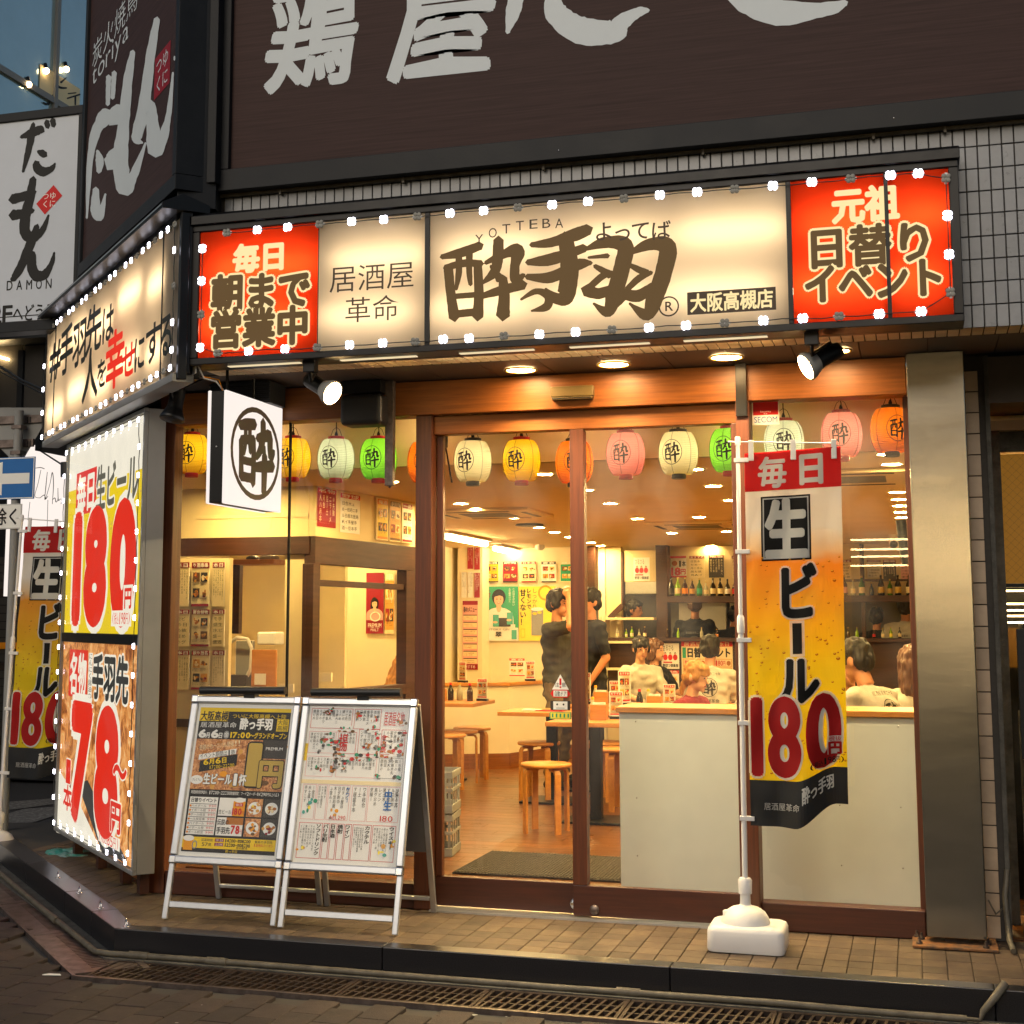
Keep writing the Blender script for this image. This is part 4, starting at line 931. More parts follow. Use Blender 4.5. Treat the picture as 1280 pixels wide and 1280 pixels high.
for pts, wd in (([(136, 142), (118, 160), (109, 200), (105, 272)], (12, 10, 6, 2)), ([(117, 160), (128, 146), (134, 142)], (8, 16, 12)), ([(118, 188), (121, 200), (120, 214)], (3, 8, 5)),
                ([(116, 236), (116, 262), (121, 270), (128, 242)], (6, 10, 8, 2)), ([(132, 95), (131, 130)], (5, 4)), ([(139, 90), (137, 122)], (5, 4)),
                ([(162, 64), (156, 100), (151, 150), (147, 200), (152, 234), (164, 216), (178, 178)], (5, 9, 11, 15, 16, 8, 2)), ([(137, 150), (144, 140), (152, 136)], (14, 16, 8)), ([(135, 205), (142, 195), (148, 192)], (16, 18, 8)),
                ([(192, 23), (184, 70), (176, 130), (167, 170), (174, 178)], (6, 9, 11, 10, 2)), ([(172, 172), (181, 130), (186, 150), (190, 186), (199, 172), (207, 140), (212, 90)], (2, 10, 12, 15, 10, 5, 2)), ([(214, 70), (214, 74)], (2, 2))):
    pg.stroke(pts, [q_*1.3 for q_ in wd], 'brush_white', 2, .07, 9, 7)
p.it += pmap(pg, VF).it; p.build('lettering', vs, z0=-.019)
m = MB('dark_frame'); m.prism([(-3.42, 6.2), (-3.26, 6.3), (-3.3, 6.45), (-3.6, 6.5)], 2.5, 2, 3.47); m.box((-3.30, 6.27, 3.6), (-3.252, 6.33, 6)); tag(m.build('corner_post_cover', None, .003), 'dark metal corner cover between the two upper brown signs', 'corner cover')
# ---- white side-street sign --------------------------------------------------------
DF = Frame((-6.1, 8.2, 3.36)); 
ds = thing('white_wall_sign', 'white upstairs restaurant sign with black brush letters and red diamond seal', 'sign', DF.o)
mb('board', ds, 'p_grey', (-.3, .0, .07), (.83, .12, 1.47)); mb('frame_rail', ds, 'dark_frame', (-.3, -.02, .0), (.86, .12, .069)); mb('frame_rail', ds, 'dark_frame', (-.3, -.02, 1.471), (.86, .12, 1.53))
mb('frame_stile', ds, 'dark_frame', (.831, -.02, .07), (.86, .12, 1.47))
p = Print(); p.rect(-.3, .075, .828, 1.468, 'vinyl_white', 0)
for st, bx in ((DA, (22, 153, 74, 226)), (MO, (8, 226, 66, 302)), (NN, (12, 286, 70, 346))): brush(p, st, *DF.box(*bx), 'p_black', 2, 1.7, 3)
a = DF.uv(62, 250); r_ = .1; p.poly([(a[0]-r_, a[1]-.02), (a[0]-.03, a[1]-r_), (a[0]+r_, a[1]+.02), (a[0]+.03, a[1]+r_)], 'p_red', 3)
p.text('つゆ', a[0]-.055, a[1]+.0, a[0]+.055, a[1]+.055, 'p_white', 4); p.text('くに', a[0]-.055, a[1]-.055, a[0]+.055, a[1], 'p_white', 4)
for i, ch in enumerate('DAMON'): T(p, DF, ch, (9+i*12.2, 351-i*.6, 16+i*12.2, 363-i*.6), 'p_black', off=.015, res=4)
T(p, DF, '2Fへどうぞ', (-10, 380, 70, 403), 'p_black', off=.02); p.rect(-.3, .105, .828, .112, 'p_black', 2)
p.build('lettering', ds, z0=.003)
# =================================================================== OFFICE BLOCK, SIDE STREET, ROAD SIGNS
ob = thing('glass_office_building', 'teal glass office block across the side street at the top left', 'building', (-9, 14, 0))
m = MB('teal_glass')
ys = [9.5, 11.6, 13.46, 15.4, 17.4]; zs = [4.35, 5.75, 7.2, 9.0]
for i in range(4):
    for j in range(3):
        m = MB('teal_glass'); m.box((-9.04, ys[i]+.03, zs[j]+.03), (-9.0, ys[i+1]-.03, zs[j+1]-.03)); m.build('window_pane', ob)
m = MB('p_grey')
for y in ys: m.box((-9.06, y-.03, 4.3), (-8.96, y+.03, 9))
for z in zs: m.box((-9.06, 9.5, z-.035), (-8.965, 17.4, z+.035))
m.build('mullion', ob)
m = MB('concrete'); m.box((-12, 9.4, -.1), (-9.07, 17.6, 9.4)); m.build('wall', ob)
IN = thing('reflected_board', 'pale lettered board seen in the office window above the white sign', 'sign', (-8.99, 13.2, 4.5), R(90))  # a reflection in the glass, painted as a flat lettered board
IF = Frame((-8.99, 13.2, 4.5), R(90))
p = Print(); a = IF.box(49, 95, 100, 134); p.rect(*a, 'p_cream', 0)
pg = Print()
for pts, wd in (([(67, 101), (74, 109), (83, 110)], (1.5, 3, 2)), ([(76, 103), (83, 97)], (3, 1)), ([(62, 119), (61, 130), (54, 128)], (2.5, 2.5, 1.5)), ([(66, 119), (67, 133)], (2.5, 2.5)), ([(84, 123), (100, 118)], (2, 2)), ([(85, 117), (95, 116)], (1.5, 1.5)), ([(94, 120), (94, 131)], (2.5, 2))):
    pg.stroke(pts, wd, 'p_black', 2)
p.it += pmap(pg, IF).it; p.build('lettering', IN)
m = MB('small_light')
for x, y in ((33, 106), (55, 89), (80, 87)):
    q_ = IF.uv(x, y); m.ball((q_[0], -.03, q_[1]), .035, 10, 6)
t = thing('track_spotlight', 'three tiny bright spotlights over the pale board in the office window', 'lamp', IN.location, IN.rotation_euler[2])
m.build('lamp_face', t, world=False)
m = MB('black_metal')
for x, y in ((33, 106), (55, 89), (80, 87)):
    q_ = IF.uv(x, y); m.tube([(q_[0]+.02, 0, q_[1]+.09), (q_[0], -.03, q_[1]+.02)], .02, 8)
m.build('lamp_body', t, world=False)
# building on the side street behind the traffic sign
sb = thing('side_street_building', 'dark low building across the side street with windows and grey shutter', 'building', (-8.5, 12.4, 0))
m = MB('dark_frame'); m.box((-12, 12.45, -.1), (-6.4, 14, 4.55)); m.build('wall', sb)
BFm = Frame((-8.5, 12.4, 0))
for a, b, mt in ((-9, 27, 'glass_dark'), (30, 60, 'glass_dark')):
    q_ = BFm.box(a, 432, b, 540); m = MB('cream_wall'); m.box((q_[0], .0, q_[1]), (q_[2], .03, q_[3])); m.use('p_dgrey').box((q_[0], -.012, q_[1]), (q_[2], -.002, q_[3])); m.build('window', sb, world=False)
q_ = BFm.uv(2, 447); m = MB('tube'); m.bar((q_[0]-.1, -.03, q_[1]+.03), (q_[0]+.1, -.03, q_[1]-.03), .05, .02); m.build('tube_lamp', sb, world=False)
m = MB('dark_frame')
for x in (-10, 28, 60):
    q_ = BFm.uv(x, 480); m.box((q_[0]-.03, -.05, 3.1), (q_[0]+.03, .0, 4.15))
q_ = BFm.box(-10, 415, 80, 431); m.box((q_[0], -.3, q_[1]), (q_[2], 0, q_[3]))
m.build('window_frame', sb, world=False)
q_ = BFm.box(-10, 690, 120, 1000)
for i in range(26):
    m = MB('rust_iron' if i % 9 == 3 else 'p_dgrey'); z = i*.08; m.box((q_[0], -.02, z), (q_[2], .0, z+.072)); m.build('shutter_slat', sb, 0, False)
m = MB('p_orange'); a = BFm.box(5, 803, 26, 811); m.box((a[0]-.5, -.05, a[1]), (a[2], -.025, a[3])); m.build('orange_strip', sb, world=False)
nf = Frame((-7.6, 11.4, 0)); 
ns = thing('nail_salon_sign', 'white lit sign with thin black handwritten script behind the blue road sign', 'sign', nf.o)
q_ = nf.box(8, 556, 100, 745); m = MB('lit_sign'); m.box((q_[0], 0, q_[1]), (q_[2], .08, q_[3])); m.build('face', ns, world=False)
pg = Print(); H = lambda x, y: (x/4, 500+y/4)
for pts, wd in (([(150, 345), (200, 338), (222, 344)], (1, 3, 3)), ([(205, 350), (190, 420), (175, 480), (200, 490)], (2, 2, 2, 2)), ([(200, 490), (222, 475), (228, 495), (240, 480)], (2, 3, 3, 2)), ([(237, 360), (230, 430), (225, 500), (250, 420), (262, 362), (268, 420), (262, 520)], (2, 3, 2, 2, 3, 3, 2)),
                ([(262, 500), (275, 490), (280, 510), (290, 495), (290, 440), (292, 500), (302, 495), (312, 500), (305, 520)], (2, 3, 3, 2, 2, 3, 2, 3, 2)), ([(150, 510), (140, 600)], (2, 2)), ([(240, 500), (236, 640)], (2, 2))):
    pg.stroke([H(*c_) for c_ in pts], [c_/4*1.3 for c_ in wd], 'p_black', 2)
pm_ = pmap(pg, nf); pm_.build('lettering', ns)
# overhead cables
m = MB('plastic_black')
a, b = aty(-5, 455, 10.5), aty(60, 490, 9.9)
m.tube([a, (a+b)/2-Vector((0, 0, .02)), b], .01, 6); a, b = aty(-5, 462, 10.5), aty(60, 496, 9.9); m.tube([a, b], .006, 6)
tag(m.build('overhead_cable'), 'pair of black cables sloping across the side street windows', 'cable')
a, b = aty(45, 560, 9.2), aty(84, 585, 8.9); m = MB('plastic_black'); m.tube([a, b], .006, 6); m.tube([aty(84, 578, 8.75), aty(84, 596, 8.75)], .045, 12)
tag(m.build('cable_lamp'), 'black round lamp and cable in front of the white script sign', 'lamp')
# ---- traffic sign pole ---------------------------------------------------------
TY = 8.855
tf = Frame((aty(10, 800, TY).x, TY, G))
tp = thing('traffic_sign_pole', 'grey steel pole with blue one way arrow sign and white plate below', 'road sign', tf.o)
m = MB('galv'); m = MB('p_grey'); m.tube([(0, .03, 0), (0, .03, tf.uv(10, 513)[1])], .033, 14); m.build('pole', tp, world=False)
a = tf.box(-70, 573, 44.5, 625); m = MB('p_blue'); m.box((a[0], -.012, a[1]), (a[2], -.006, a[3])); m.build('sign_plate', tp, .0015, world=False)
p = Print(); w_ = .012; b_ = tf.box(-70, 593, 38, 606)
p.frame(a[0]+.004, a[1]+.004, a[2]-.006, a[3]-.004, .007, 'p_white', 1); p.rect(*b_, 'p_white', 1)
p.poly([(tf.uv(-60, 600)[0], (b_[1]+b_[3])/2), (tf.uv(4, 600)[0], a[3]-.03), (tf.uv(4, 600)[0], a[1]+.03)], 'p_white', 1); p.build('arrow_print', tp, z0=.0125)
a = tf.box(-60, 631, 28, 662); m = MB('p_white'); m.box((a[0], -.01, a[1]), (a[2], -.005, a[3])); m.build('sign_plate', tp, .0015, world=False)
p = Print(); p.frame(*[a[0]+.004, a[1]+.004, a[2]-.004, a[3]-.004], .003, 'p_grey', 1)
p.text('自転車を除く', a[2]-.62*(a[3]-a[1])*6-.01, a[1]+.025, a[2]-.012, a[3]-.025, 'p_black', 2, off=.02); p.build('lettering', tp, z0=.0105)
m = MB('galv')
for y in (534, 566, 582, 616, 646): z = tf.uv(10, y)[1]; m.box((-.042, -.004, z-.015), (.042, .07, z+.015))
m.build('clamp', tp, .003, world=False)
tr = thing('stop_sign_back', 'grey back of an inverted triangular road sign on the same pole', 'road sign', tf.o+Vector((0, .1, 0))); tr.name = 'triangular_road_sign'
a0, a1, a2, a3 = tf.uv(-60, 507), tf.uv(53, 507), tf.uv(54, 513), tf.uv(20, 570)
m = MB('p_grey'); m.prism([(a0[0], a0[1]), (a1[0], a1[1]), (a2[0], a2[1]), (a3[0], a3[1]), (a3[0]-.12, a3[1])], .004, 1, .0); m.build('plate', tr, .0015, world=False)
m = MB('galv')
for y in (523, 553):
    b_ = tf.box(-40, y-5, 44 if y < 540 else 33, y+5); m.box((b_[0], -.02, b_[1]), (b_[2], -.001, b_[3]))
m.build('bracket', tr, .002, world=False)
m = MB('black_metal')
for y in (523, 553):
    for x in (26, 29): b_ = tf.box(x, y-4, x+1.4, y+4); m.box((b_[0], -.022, b_[1]), (b_[2], -.0205, b_[3]))
m.build('bolt_slot', tr, 0, False)
# crumpled sheet by the pole ---------------------------------------------------------
rr = random.Random(2); c_ = atz(62, 1100, G)
bm = bmesh.new(); bmesh.ops.create_icosphere(bm, subdivisions=4, radius=1)
from mathutils import noise
for v in bm.verts:
    q_ = v.co.copy(); n_ = noise.fractal(q_*2.2+Vector((3, 1, 5)), 1, 2, 4); v.co = Vector((q_.x*.26, q_.y*.2, max(q_.z, -.2)*.10))*(1+.35*n_)+Vector((0, 0, .02))
me = bpy.data.meshes.new('tarp'); bm.to_mesh(me); bm.free()
mat('tarp', '#2f7f74', .3, scale=5, col2='#98a8a4', thr=(.45, .6)); me.materials.append(MATS['tarp'])
o = bpy.data.objects.new('plastic_sheet', me); C.objects.link(o); o.location = (c_.x-.02, c_.y+.25, G+.02); o.rotation_euler = (0, 0, R(-35))
tag(o, 'crumpled green and clear plastic sheet on the ground behind the kerb end', 'plastic sheet')

# ---- the other side of the street, behind the viewer (seen only as reflections in glass and steel) ----
ac = thing('opposite_building', 'grey building across the street, mirrored faintly in the shop glass', 'building', (0, -11, 0))
m = MB('concrete'); m.box((-16, -14, G), (16, -11.1, 6.2)); m.build('wall', ac)
for i in range(9):
    for j in range(1):
        x = -14+i*3.4; z = 3.6+j*2.6; m = MB('glass_dark' if (i*7+j*3) % 4 else 'amber_glow'); m.box((x, -11.09, z), (x+2.2, -11.05, z+1.5)); m.build('window', ac)
m = MB('dark_frame'); m.box((-16, -11.06, 2.9), (16, -10.2, 3.15)); m.build('canopy', ac)
for i in range(6): m = MB('p_grey'); m.box((-15+i*5, -11.08, G), (-11+i*5, -11.04, 2.6)); m.build('shutter', ac)

for z in (2.35, 2.5, 2.62, 2.78):
    m = MB('tube'); m.box((-1.2, -10.8, z), (2.6, -10.76, z+.03)); m.build('strip_lamp', ac)
# =================================================================== THINGS OUTSIDE THE SHOP
def disc(name, parent, mt, c, r, n=24, world=True):
    m = MB(mt); m.lathe([(r, 0), (r, -.004)], n, c); return m.build(name, parent, world=world)
# recessed downlights in the soffit
dl = None
for i, (x, y, lab) in enumerate(((651, 462, 'leftmost round downlight in the soffit above the doors'), (767, 455, 'middle round downlight in the soffit above the door sensor'),
                            (908, 446, 'round downlight in the soffit above the mullion post'), (1042, 438, 'round downlight in the soffit half hidden by the right spot lamp'))):
    p0 = atz(x, y, SZ)
    if dl is None:
        dl = thing('soffit_downlight', lab, 'ceiling light', (p0.x, p0.y, SZ), 0, 'round downlights in the soffit')
        m = MB('p_gold'); m.lathe([(.082, .0), (.085, -.006), (.074, -.008), (.068, .004)], 28, (0, 0, 0), caps=False); m.build('trim_ring', dl, world=False)
        m = MB('downlight'); m.lathe([(.070, .002), (.070, -.003)], 24); m.build('lamp_face', dl, world=False)
        l = bpy.data.lights.new('downlight_beam', 'SPOT'); l.energy = 95; l.spot_size = R(115); l.spot_blend = .7; l.color = (1, .76, .42); l.shadow_soft_size = .06; q_ = bpy.data.objects.new('downlight_beam', l); C.objects.link(q_); q_.parent = dl; q_.location = (0, 0, -.012)
    else: o = copy_tree(dl); o.location = (p0.x, p0.y, SZ); o['label'] = lab
# spot lamps on arms under the sign
def spot(name_label, base, head, aim, on=True):
    t = thing('spot_lamp', name_label, 'lamp', base, 0, 'spot lamps on arms under the signs')
    b, h, a = Vector(base), Vector(head), Vector(aim).normalized()
    m = MB('black_metal'); m.box((b.x-.03, b.y-.02, b.z-.05), (b.x+.03, b.y+.03, b.z+.02)); m.build('mount', t, .003)
    m = MB('black_metal'); m.tube([b+Vector((0, 0, -.05)), b+Vector((0, .01, -.09)), h-a*.05+Vector((0, 0, .05)), h-a*.05], .009, 8); m.build('arm', t)
    m = MB('black_metal'); m.lathe([(.001, -.10), (.034, -.10), (.038, -.08), (.040, .0), (.044, .02)], 20, h, a); m.build('housing', t)
    m = MB('p_grey' if on else 'black_metal'); m.lathe([(.043, .018), (.05, .035), (.062, .06), (.066, .075), (.062, .08)], 20, h, a); m.build('reflector', t)
    m = MB('spot_face' if on else 'black_metal'); m.lathe([(.061, .0785), (.045, .084), (.001, .088)], 20, h, a); m.build('lamp_face', t)
    if on:
        l = bpy.data.lights.new('spot_beam', 'SPOT'); l.energy = 230; l.spot_size = R(120); l.spot_blend = .8; l.color = (1, .8, .5); l.shadow_soft_size = .05; o = bpy.data.objects.new('spot_beam', l); C.objects.link(o); o.parent = t; o.location = h+a*.1-b; o.rotation_euler = a.to_track_quat('-Z', 'Y').to_euler()
    return t
s1 = atz(401, 460, 2.665); h1 = aty(402, 484, 6.42)
spot('lit spot lamp under the left part of the sign pointing right', (h1.x-.01, 6.30, 2.67), h1, (.75, -.25, -.42))
h2 = aty(1026, 449, 6.42)
spot('lit spot lamp under the red right end of the sign pointing left', (h2.x-.03, 6.30, 2.67), h2, (-.72, -.32, -.42))
h3 = aty(219, 507, 6.6)
spot('unlit black spot lamp under the corner beside the poster light box', (h3.x-.0, 6.55, 2.66), h3, (-.1, -.2, -.9), False)
# speaker under the soffit
sp_ = aty(458, 505, 6.95)
t = thing('outdoor_speaker', 'black box speaker tucked under the soffit left of the doors', 'speaker', (sp_.x, 6.95, 2.5))
m = MB('plastic_black'); m.box((sp_.x-.115, 6.86, 2.44), (sp_.x+.115, 7.01, 2.60)); m.build('cabinet', t, .025, seg=4); m = MB('black_metal'); m.box((sp_.x-.13, 6.9, 2.61), (sp_.x+.1, 7.01, SZ-.002)); m.build('bracket', t, .004)
m = MB('dark_frame'); m.box((-3.5, 6.75, 2.56), (-3.16, 6.95, 2.675)); 
for k in range(5): m.box((-3.505, 6.745, 2.57+k*.022), (-3.155, 6.75, 2.58+k*.022))
tag(m.build('shutter_motor_box', None, .003), 'dark louvred box under the soffit behind the round crest sign', 'box')

# A-frame boards -----------------------------------------------------------------
def aframe(label, x0, yb, poster):
    t = thing('a_frame_board', label, 'sandwich board', (x0+.3, yb, 0), 0, 'silver a frame poster boards on the platform')
    Hh, Wd, dy = 1.05, .6, .27
    # local frame: leaning front
    top = Vector((0, dy, Hh)); lean = math.atan2(dy, Hh); Ln = math.hypot(dy, Hh)
    def pt(u, s, o=0): return Vector((u, s*math.sin(lean)-o*math.cos(lean), s*math.cos(lean)+o*math.sin(lean)))
    def bx(name, u0, u1, s0, s1, o0, o1, mt='alu', bev=.004, par=t):
        m = MB(mt); vs = [pt(u, s, o) for o in (o0, o1) for u, s in ((u0, s0), (u1, s0), (u1, s1), (u0, s1))]
        m.add(vs, [(0, 1, 2, 3)[::-1] if 0 else (0, 1, 2, 3), (7, 6, 5, 4), (0, 4, 5, 1), (1, 5, 6, 2), (2, 6, 7, 3), (3, 7, 4, 0)], False)
        return m.build(name, par, bev, world=False)
    w = Wd/2
    bx('leg', -w, -w+.028, 0, .262, 0, .02); bx('leg', w-.028, w, 0, .262, 0, .02); bx('cross_bar', -w+.029, w-.029, .055, .085, .002, .018)
    bx('frame_rail', -w, w, .262, .300, -.002, .026, bev=.008); bx('frame_rail', -w, w, Ln-.034, Ln+.004, -.002, .026, bev=.008)
    bx('frame_stile', -w, -w+.036, .301, Ln-.035, -.002, .026, bev=.006); bx('frame_stile', w-.036, w, .301, Ln-.035, -.002, .026, bev=.006)
    for u in (-w+.004, w-.030):
        for s_ in (.264, Ln-.03): bx('corner_cap', u-.006, u+.032, s_-.004, s_+.036, -.004, .0285, 'chrome', .006)
    bx('back_board', -w+.02, w-.02, .29, Ln-.02, -.001, .008, 'p_dgrey', 0)
    p = Print(.0004); poster(p, -w+.034, .298, w-.034, Ln-.032); p.build('poster', t, lambda u, v, o: pt(u, v, o+.009))
    m = MB('glass_cover'); m.add([pt(-w+.034, .3, .0165), pt(w-.034, .3, .0165), pt(w-.034, Ln-.034, .0165), pt(-w+.034, Ln-.034, .0165)], [(0, 1, 2, 3)], False); m.build('cover_sheet', t, world=False)
    # rear frame
    def pr(u, s, o=0): return Vector((u, 2*dy+.02-s*math.sin(lean)+o, s*math.cos(lean)))
    for sg in (-1, 1):
        m = MB('alu'); m.bar(pr(sg*(w-.015), 0), pr(sg*(w-.015), Ln-.02), .028, .018, (0, 1, 0)); m.build('rear_leg', t, .003, world=False)
    m = MB('alu'); m.bar(pr(-w+.03, .07), pr(w-.03, .07), .03, .018); m.build('rear_bar', t, .003, world=False)
    m = MB('p_grey'); m.add([pr(-w+.03, .31), pr(w-.03, .31), pr(w-.03, Ln-.04), pr(-w+.03, Ln-.04), pr(-w+.03, .31, .006), pr(w-.03, .31, .006), pr(w-.03, Ln-.04, .006), pr(-w+.03, Ln-.04, .006)],
                             [(0, 3, 2, 1), (4, 5, 6, 7), (0, 1, 5, 4), (1, 2, 6, 5), (2, 3, 7, 6), (3, 0, 4, 7)], False); m.build('rear_board', t, world=False)
    # clip-on lamp bar
    m = MB('plastic_black'); m.tube([(-.25, dy-.03, Hh+.035), (.22, dy-.03, Hh+.04)], .02, 12); m.box((-.01, dy-.03, Hh-.0), (.05, dy+.02, Hh+.03)); m.build('lamp_bar', t, world=False)
    return t
def poster1(p, x0, y0, x1, y1):
    W, H_ = x1-x0, y1-y0; X = lambda a: x0+a*W; Y = lambda b: y1-b*H_
    def r(a, b, c, d, m, L=1): p.rect(X(a), Y(d), X(c), Y(b), m, L)
    def t(s_, a, b, c, d, m, L=3, **k): p.text(s_, X(a), Y(d), X(c), Y(b), m, L, **k)
    r(0, 0, 1, 1, 'p_white', 0); r(.03, .03, .97, .97, 'p_black', 1); r(.03, .03, .97, .055, 'p_yellow', 2); r(.03, .055, .33, .12, 'p_yellow', 2)
    t('大阪高槻', .04, .052, .33, .12, 'p_black', 3, off=.03); t('ついに大阪高槻へ上陸', .37, .068, .93, .1, 'p_yellow')
    t('居酒屋革命', .05, .125, .43, .165, 'p_white', off=-.005); t('酔っ手羽', .46, .095, .8, .175, 'p_white', off=.05); r(.84, .1, .96, .18, 'p_yellow', 2); t('大阪', .845, .103, .955, .14, 'p_black', 3); t('高槻', .845, .14, .955, .178, 'p_black', 3)
    t('6', .05, .18, .12, .23, 'p_white', off=.06); t('月', .12, .195, .17, .235, 'p_white', off=.03); t('6', .18, .18, .25, .23, 'p_white', off=.06); t('日', .25, .195, .3, .235, 'p_white', off=.03); p.ell(X(.335), Y(.21), .016, .02, 'p_grey', 3); t('金', .31, .192, .36, .228, 'p_white', 4)
    t('17:00', .38, .192, .58, .228, 'p_yellow', off=.04); t('～グランドオープン', .58, .19, .96, .232, 'p_yellow', off=.03)
    r(.03, .24, .97, .57, 'p_foodphoto', 2)
    rr = random.Random(8)
    for i in range(14): p.ell(X(rr.uniform(.06, .94)), Y(rr.uniform(.26, .56)), rr.uniform(.01, .035), rr.uniform(.006, .02), rr.choice(['p_food2', 'p_amber', 'p_brown', 'p_food']), 3, 8)
    r(.72, .24, .97, .36, 'p_dgrey', 4)
    t('奇跡のカーニバル開催!!', .07, .26, .5, .3, 'p_cream', 5, rot=.13); p.poly([(X(.08), Y(.345)), (X(.46), Y(.30)), (X(.46), Y(.335)), (X(.08), Y(.38))], 'p_white', 5); t('イベント期間は1時', .09, .318, .45, .362, 'p_black', 6, rot=.12)
    p.poly([(X(.1), Y(.385)), (X(.48), Y(.335)), (X(.48), Y(.41)), (X(.1), Y(.46))], 'p_black', 5); t('6月6日', .13, .365, .38, .405, 'p_yellow', 6, rot=.12, off=.03); t('17:00～22:00', .2, .405, .46, .43, 'p_yellow', 6, rot=.12)
    t('1', .60, .265, .71, .53, 'p_gold', 7, off=.03, out=.03, outm='p_black', res=4); t('円', .70, .36, .97, .55, 'p_gold', 9, off=.04, out=.03, outm='p_black')
    t('PREMIUM', .76, .285, .93, .305, 'p_white', 6); t('生ビール1杯', .16, .465, .6, .54, 'p_white', 11, off=.05, out=.04, outm='p_black'); p.ell(X(.09), Y(.51), .035, .022, 'p_white', 6); t('プレミアム', .045, .5, .135, .52, 'p_black', 7)
    r(.03, .57, .97, .61, 'p_black', 3); t('時間無制限90分｜17:00～22:00数量限定｜フード2オーダー制(290円以上の品)', .05, .578, .95, .602, 'p_white', 4)
    r(.05, .62, .34, .86, 'p_white', 3); t('日替りイベント', .06, .625, .33, .655, 'p_black', 4, off=.03)
    for i in range(7):
        r(.06, .663+i*.028, .33, .666+i*.028, 'p_black', 4); t('ハイボール枝豆串'[i % 4:i % 4+5], .075, .668+i*.028, .23, .687+i*.028, 'p_dgrey', 5, res=1); t('99円', .25, .668+i*.028, .33, .687+i*.028, 'p_red', 5, res=1); p.ell(X(.065), Y(.678+i*.028), .006, .006, 'p_orange', 5, 8)
    r(.355, .62, .62, .735, 'p_white', 3); r(.5, .64, .62, .735, 'p_amber', 4); p.ell(X(.56), Y(.632), .03, .012, 'p_white', 5); t('生ビール', .36, .695, .49, .725, 'p_black', 6); t('180', .5, .685, .59, .725, 'p_red', 6, off=.04); t('円', .59, .7, .62, .725, 'p_red', 6); r(.52, .652, .6, .672, 'p_red', 6); t('毎日', .525, .653, .595, .671, 'p_white', 7)
    r(.355, .745, .62, .86, 'p_white', 3); r(.45, .745, .62, .79, 'p_food', 4); t('伝説の', .36, .755, .48, .795, 'p_black', 5, off=.02); t('手羽先', .36, .805, .5, .85, 'p_black', 5, off=.03); t('78', .51, .795, .59, .845, 'p_red', 6, off=.05); t('円', .59, .815, .62, .845, 'p_red', 6)
    for (a, b, c1, c2) in ((.64, .62, 'p_food2', 'p_lemon'), (.81, .62, 'p_food', 'p_cream'), (.64, .745, 'p_brown', 'p_amber'), (.81, .745, 'p_dred', 'p_food2')):
        r(a, b, a+.155, b+.115, 'p_foodphoto' if a < .7 else 'p_dgrey', 3); cx, cy = X(a+.078), Y(b+.06); p.ell(cx, cy, .034, .03, 'p_white', 4)
        for i in range(14): p.ell(cx+rr.gauss(0, .012), cy+rr.gauss(0, .009), rr.uniform(.005, .011), rr.uniform(.004, .009), rr.choice([c1, c1, c2, 'p_food']), 5, 8)
    r(.03, .875, .97, .945, 'p_yellow', 3); r(.03, .945, .97, .97, 'p_black', 3)
    t('営業時間', .22, .882, .34, .902, 'p_dgrey', 4); t('57席', .23, .908, .33, .932, 'p_black', 4)
    for k in range(2): r(.36, .88+k*.027, .45, .9+k*.027, 'p_dred', 4); t('平日' if k == 0 else '土日祝', .365, .882+k*.027, .445, .899+k*.027, 'p_white', 5); t('14:00～翌08:00' if k == 0 else '12:00～翌08:00', .46, .88+k*.027, .72, .902+k*.027, 'p_black', 4, off=.03)
    t('年中無休', .58, .928, .7, .944, 'p_black', 5); t('最高の手羽先', .76, .88, .94, .9, 'p_black', 4); t('1皿無料クーポン', .75, .902, .95, .922, 'p_red', 4); t('酔っ手羽', .48, .948, .6, .968, 'p_yellow', 4)
    p.rect(X(.045), Y(.96), X(.14), Y(.885), 'p_amber', 5); p.ell(X(.092), Y(.885), .03, .014, 'p_white', 6); p.ring(X(.16), Y(.925), .014, .02, .005, 'p_grey', 5)
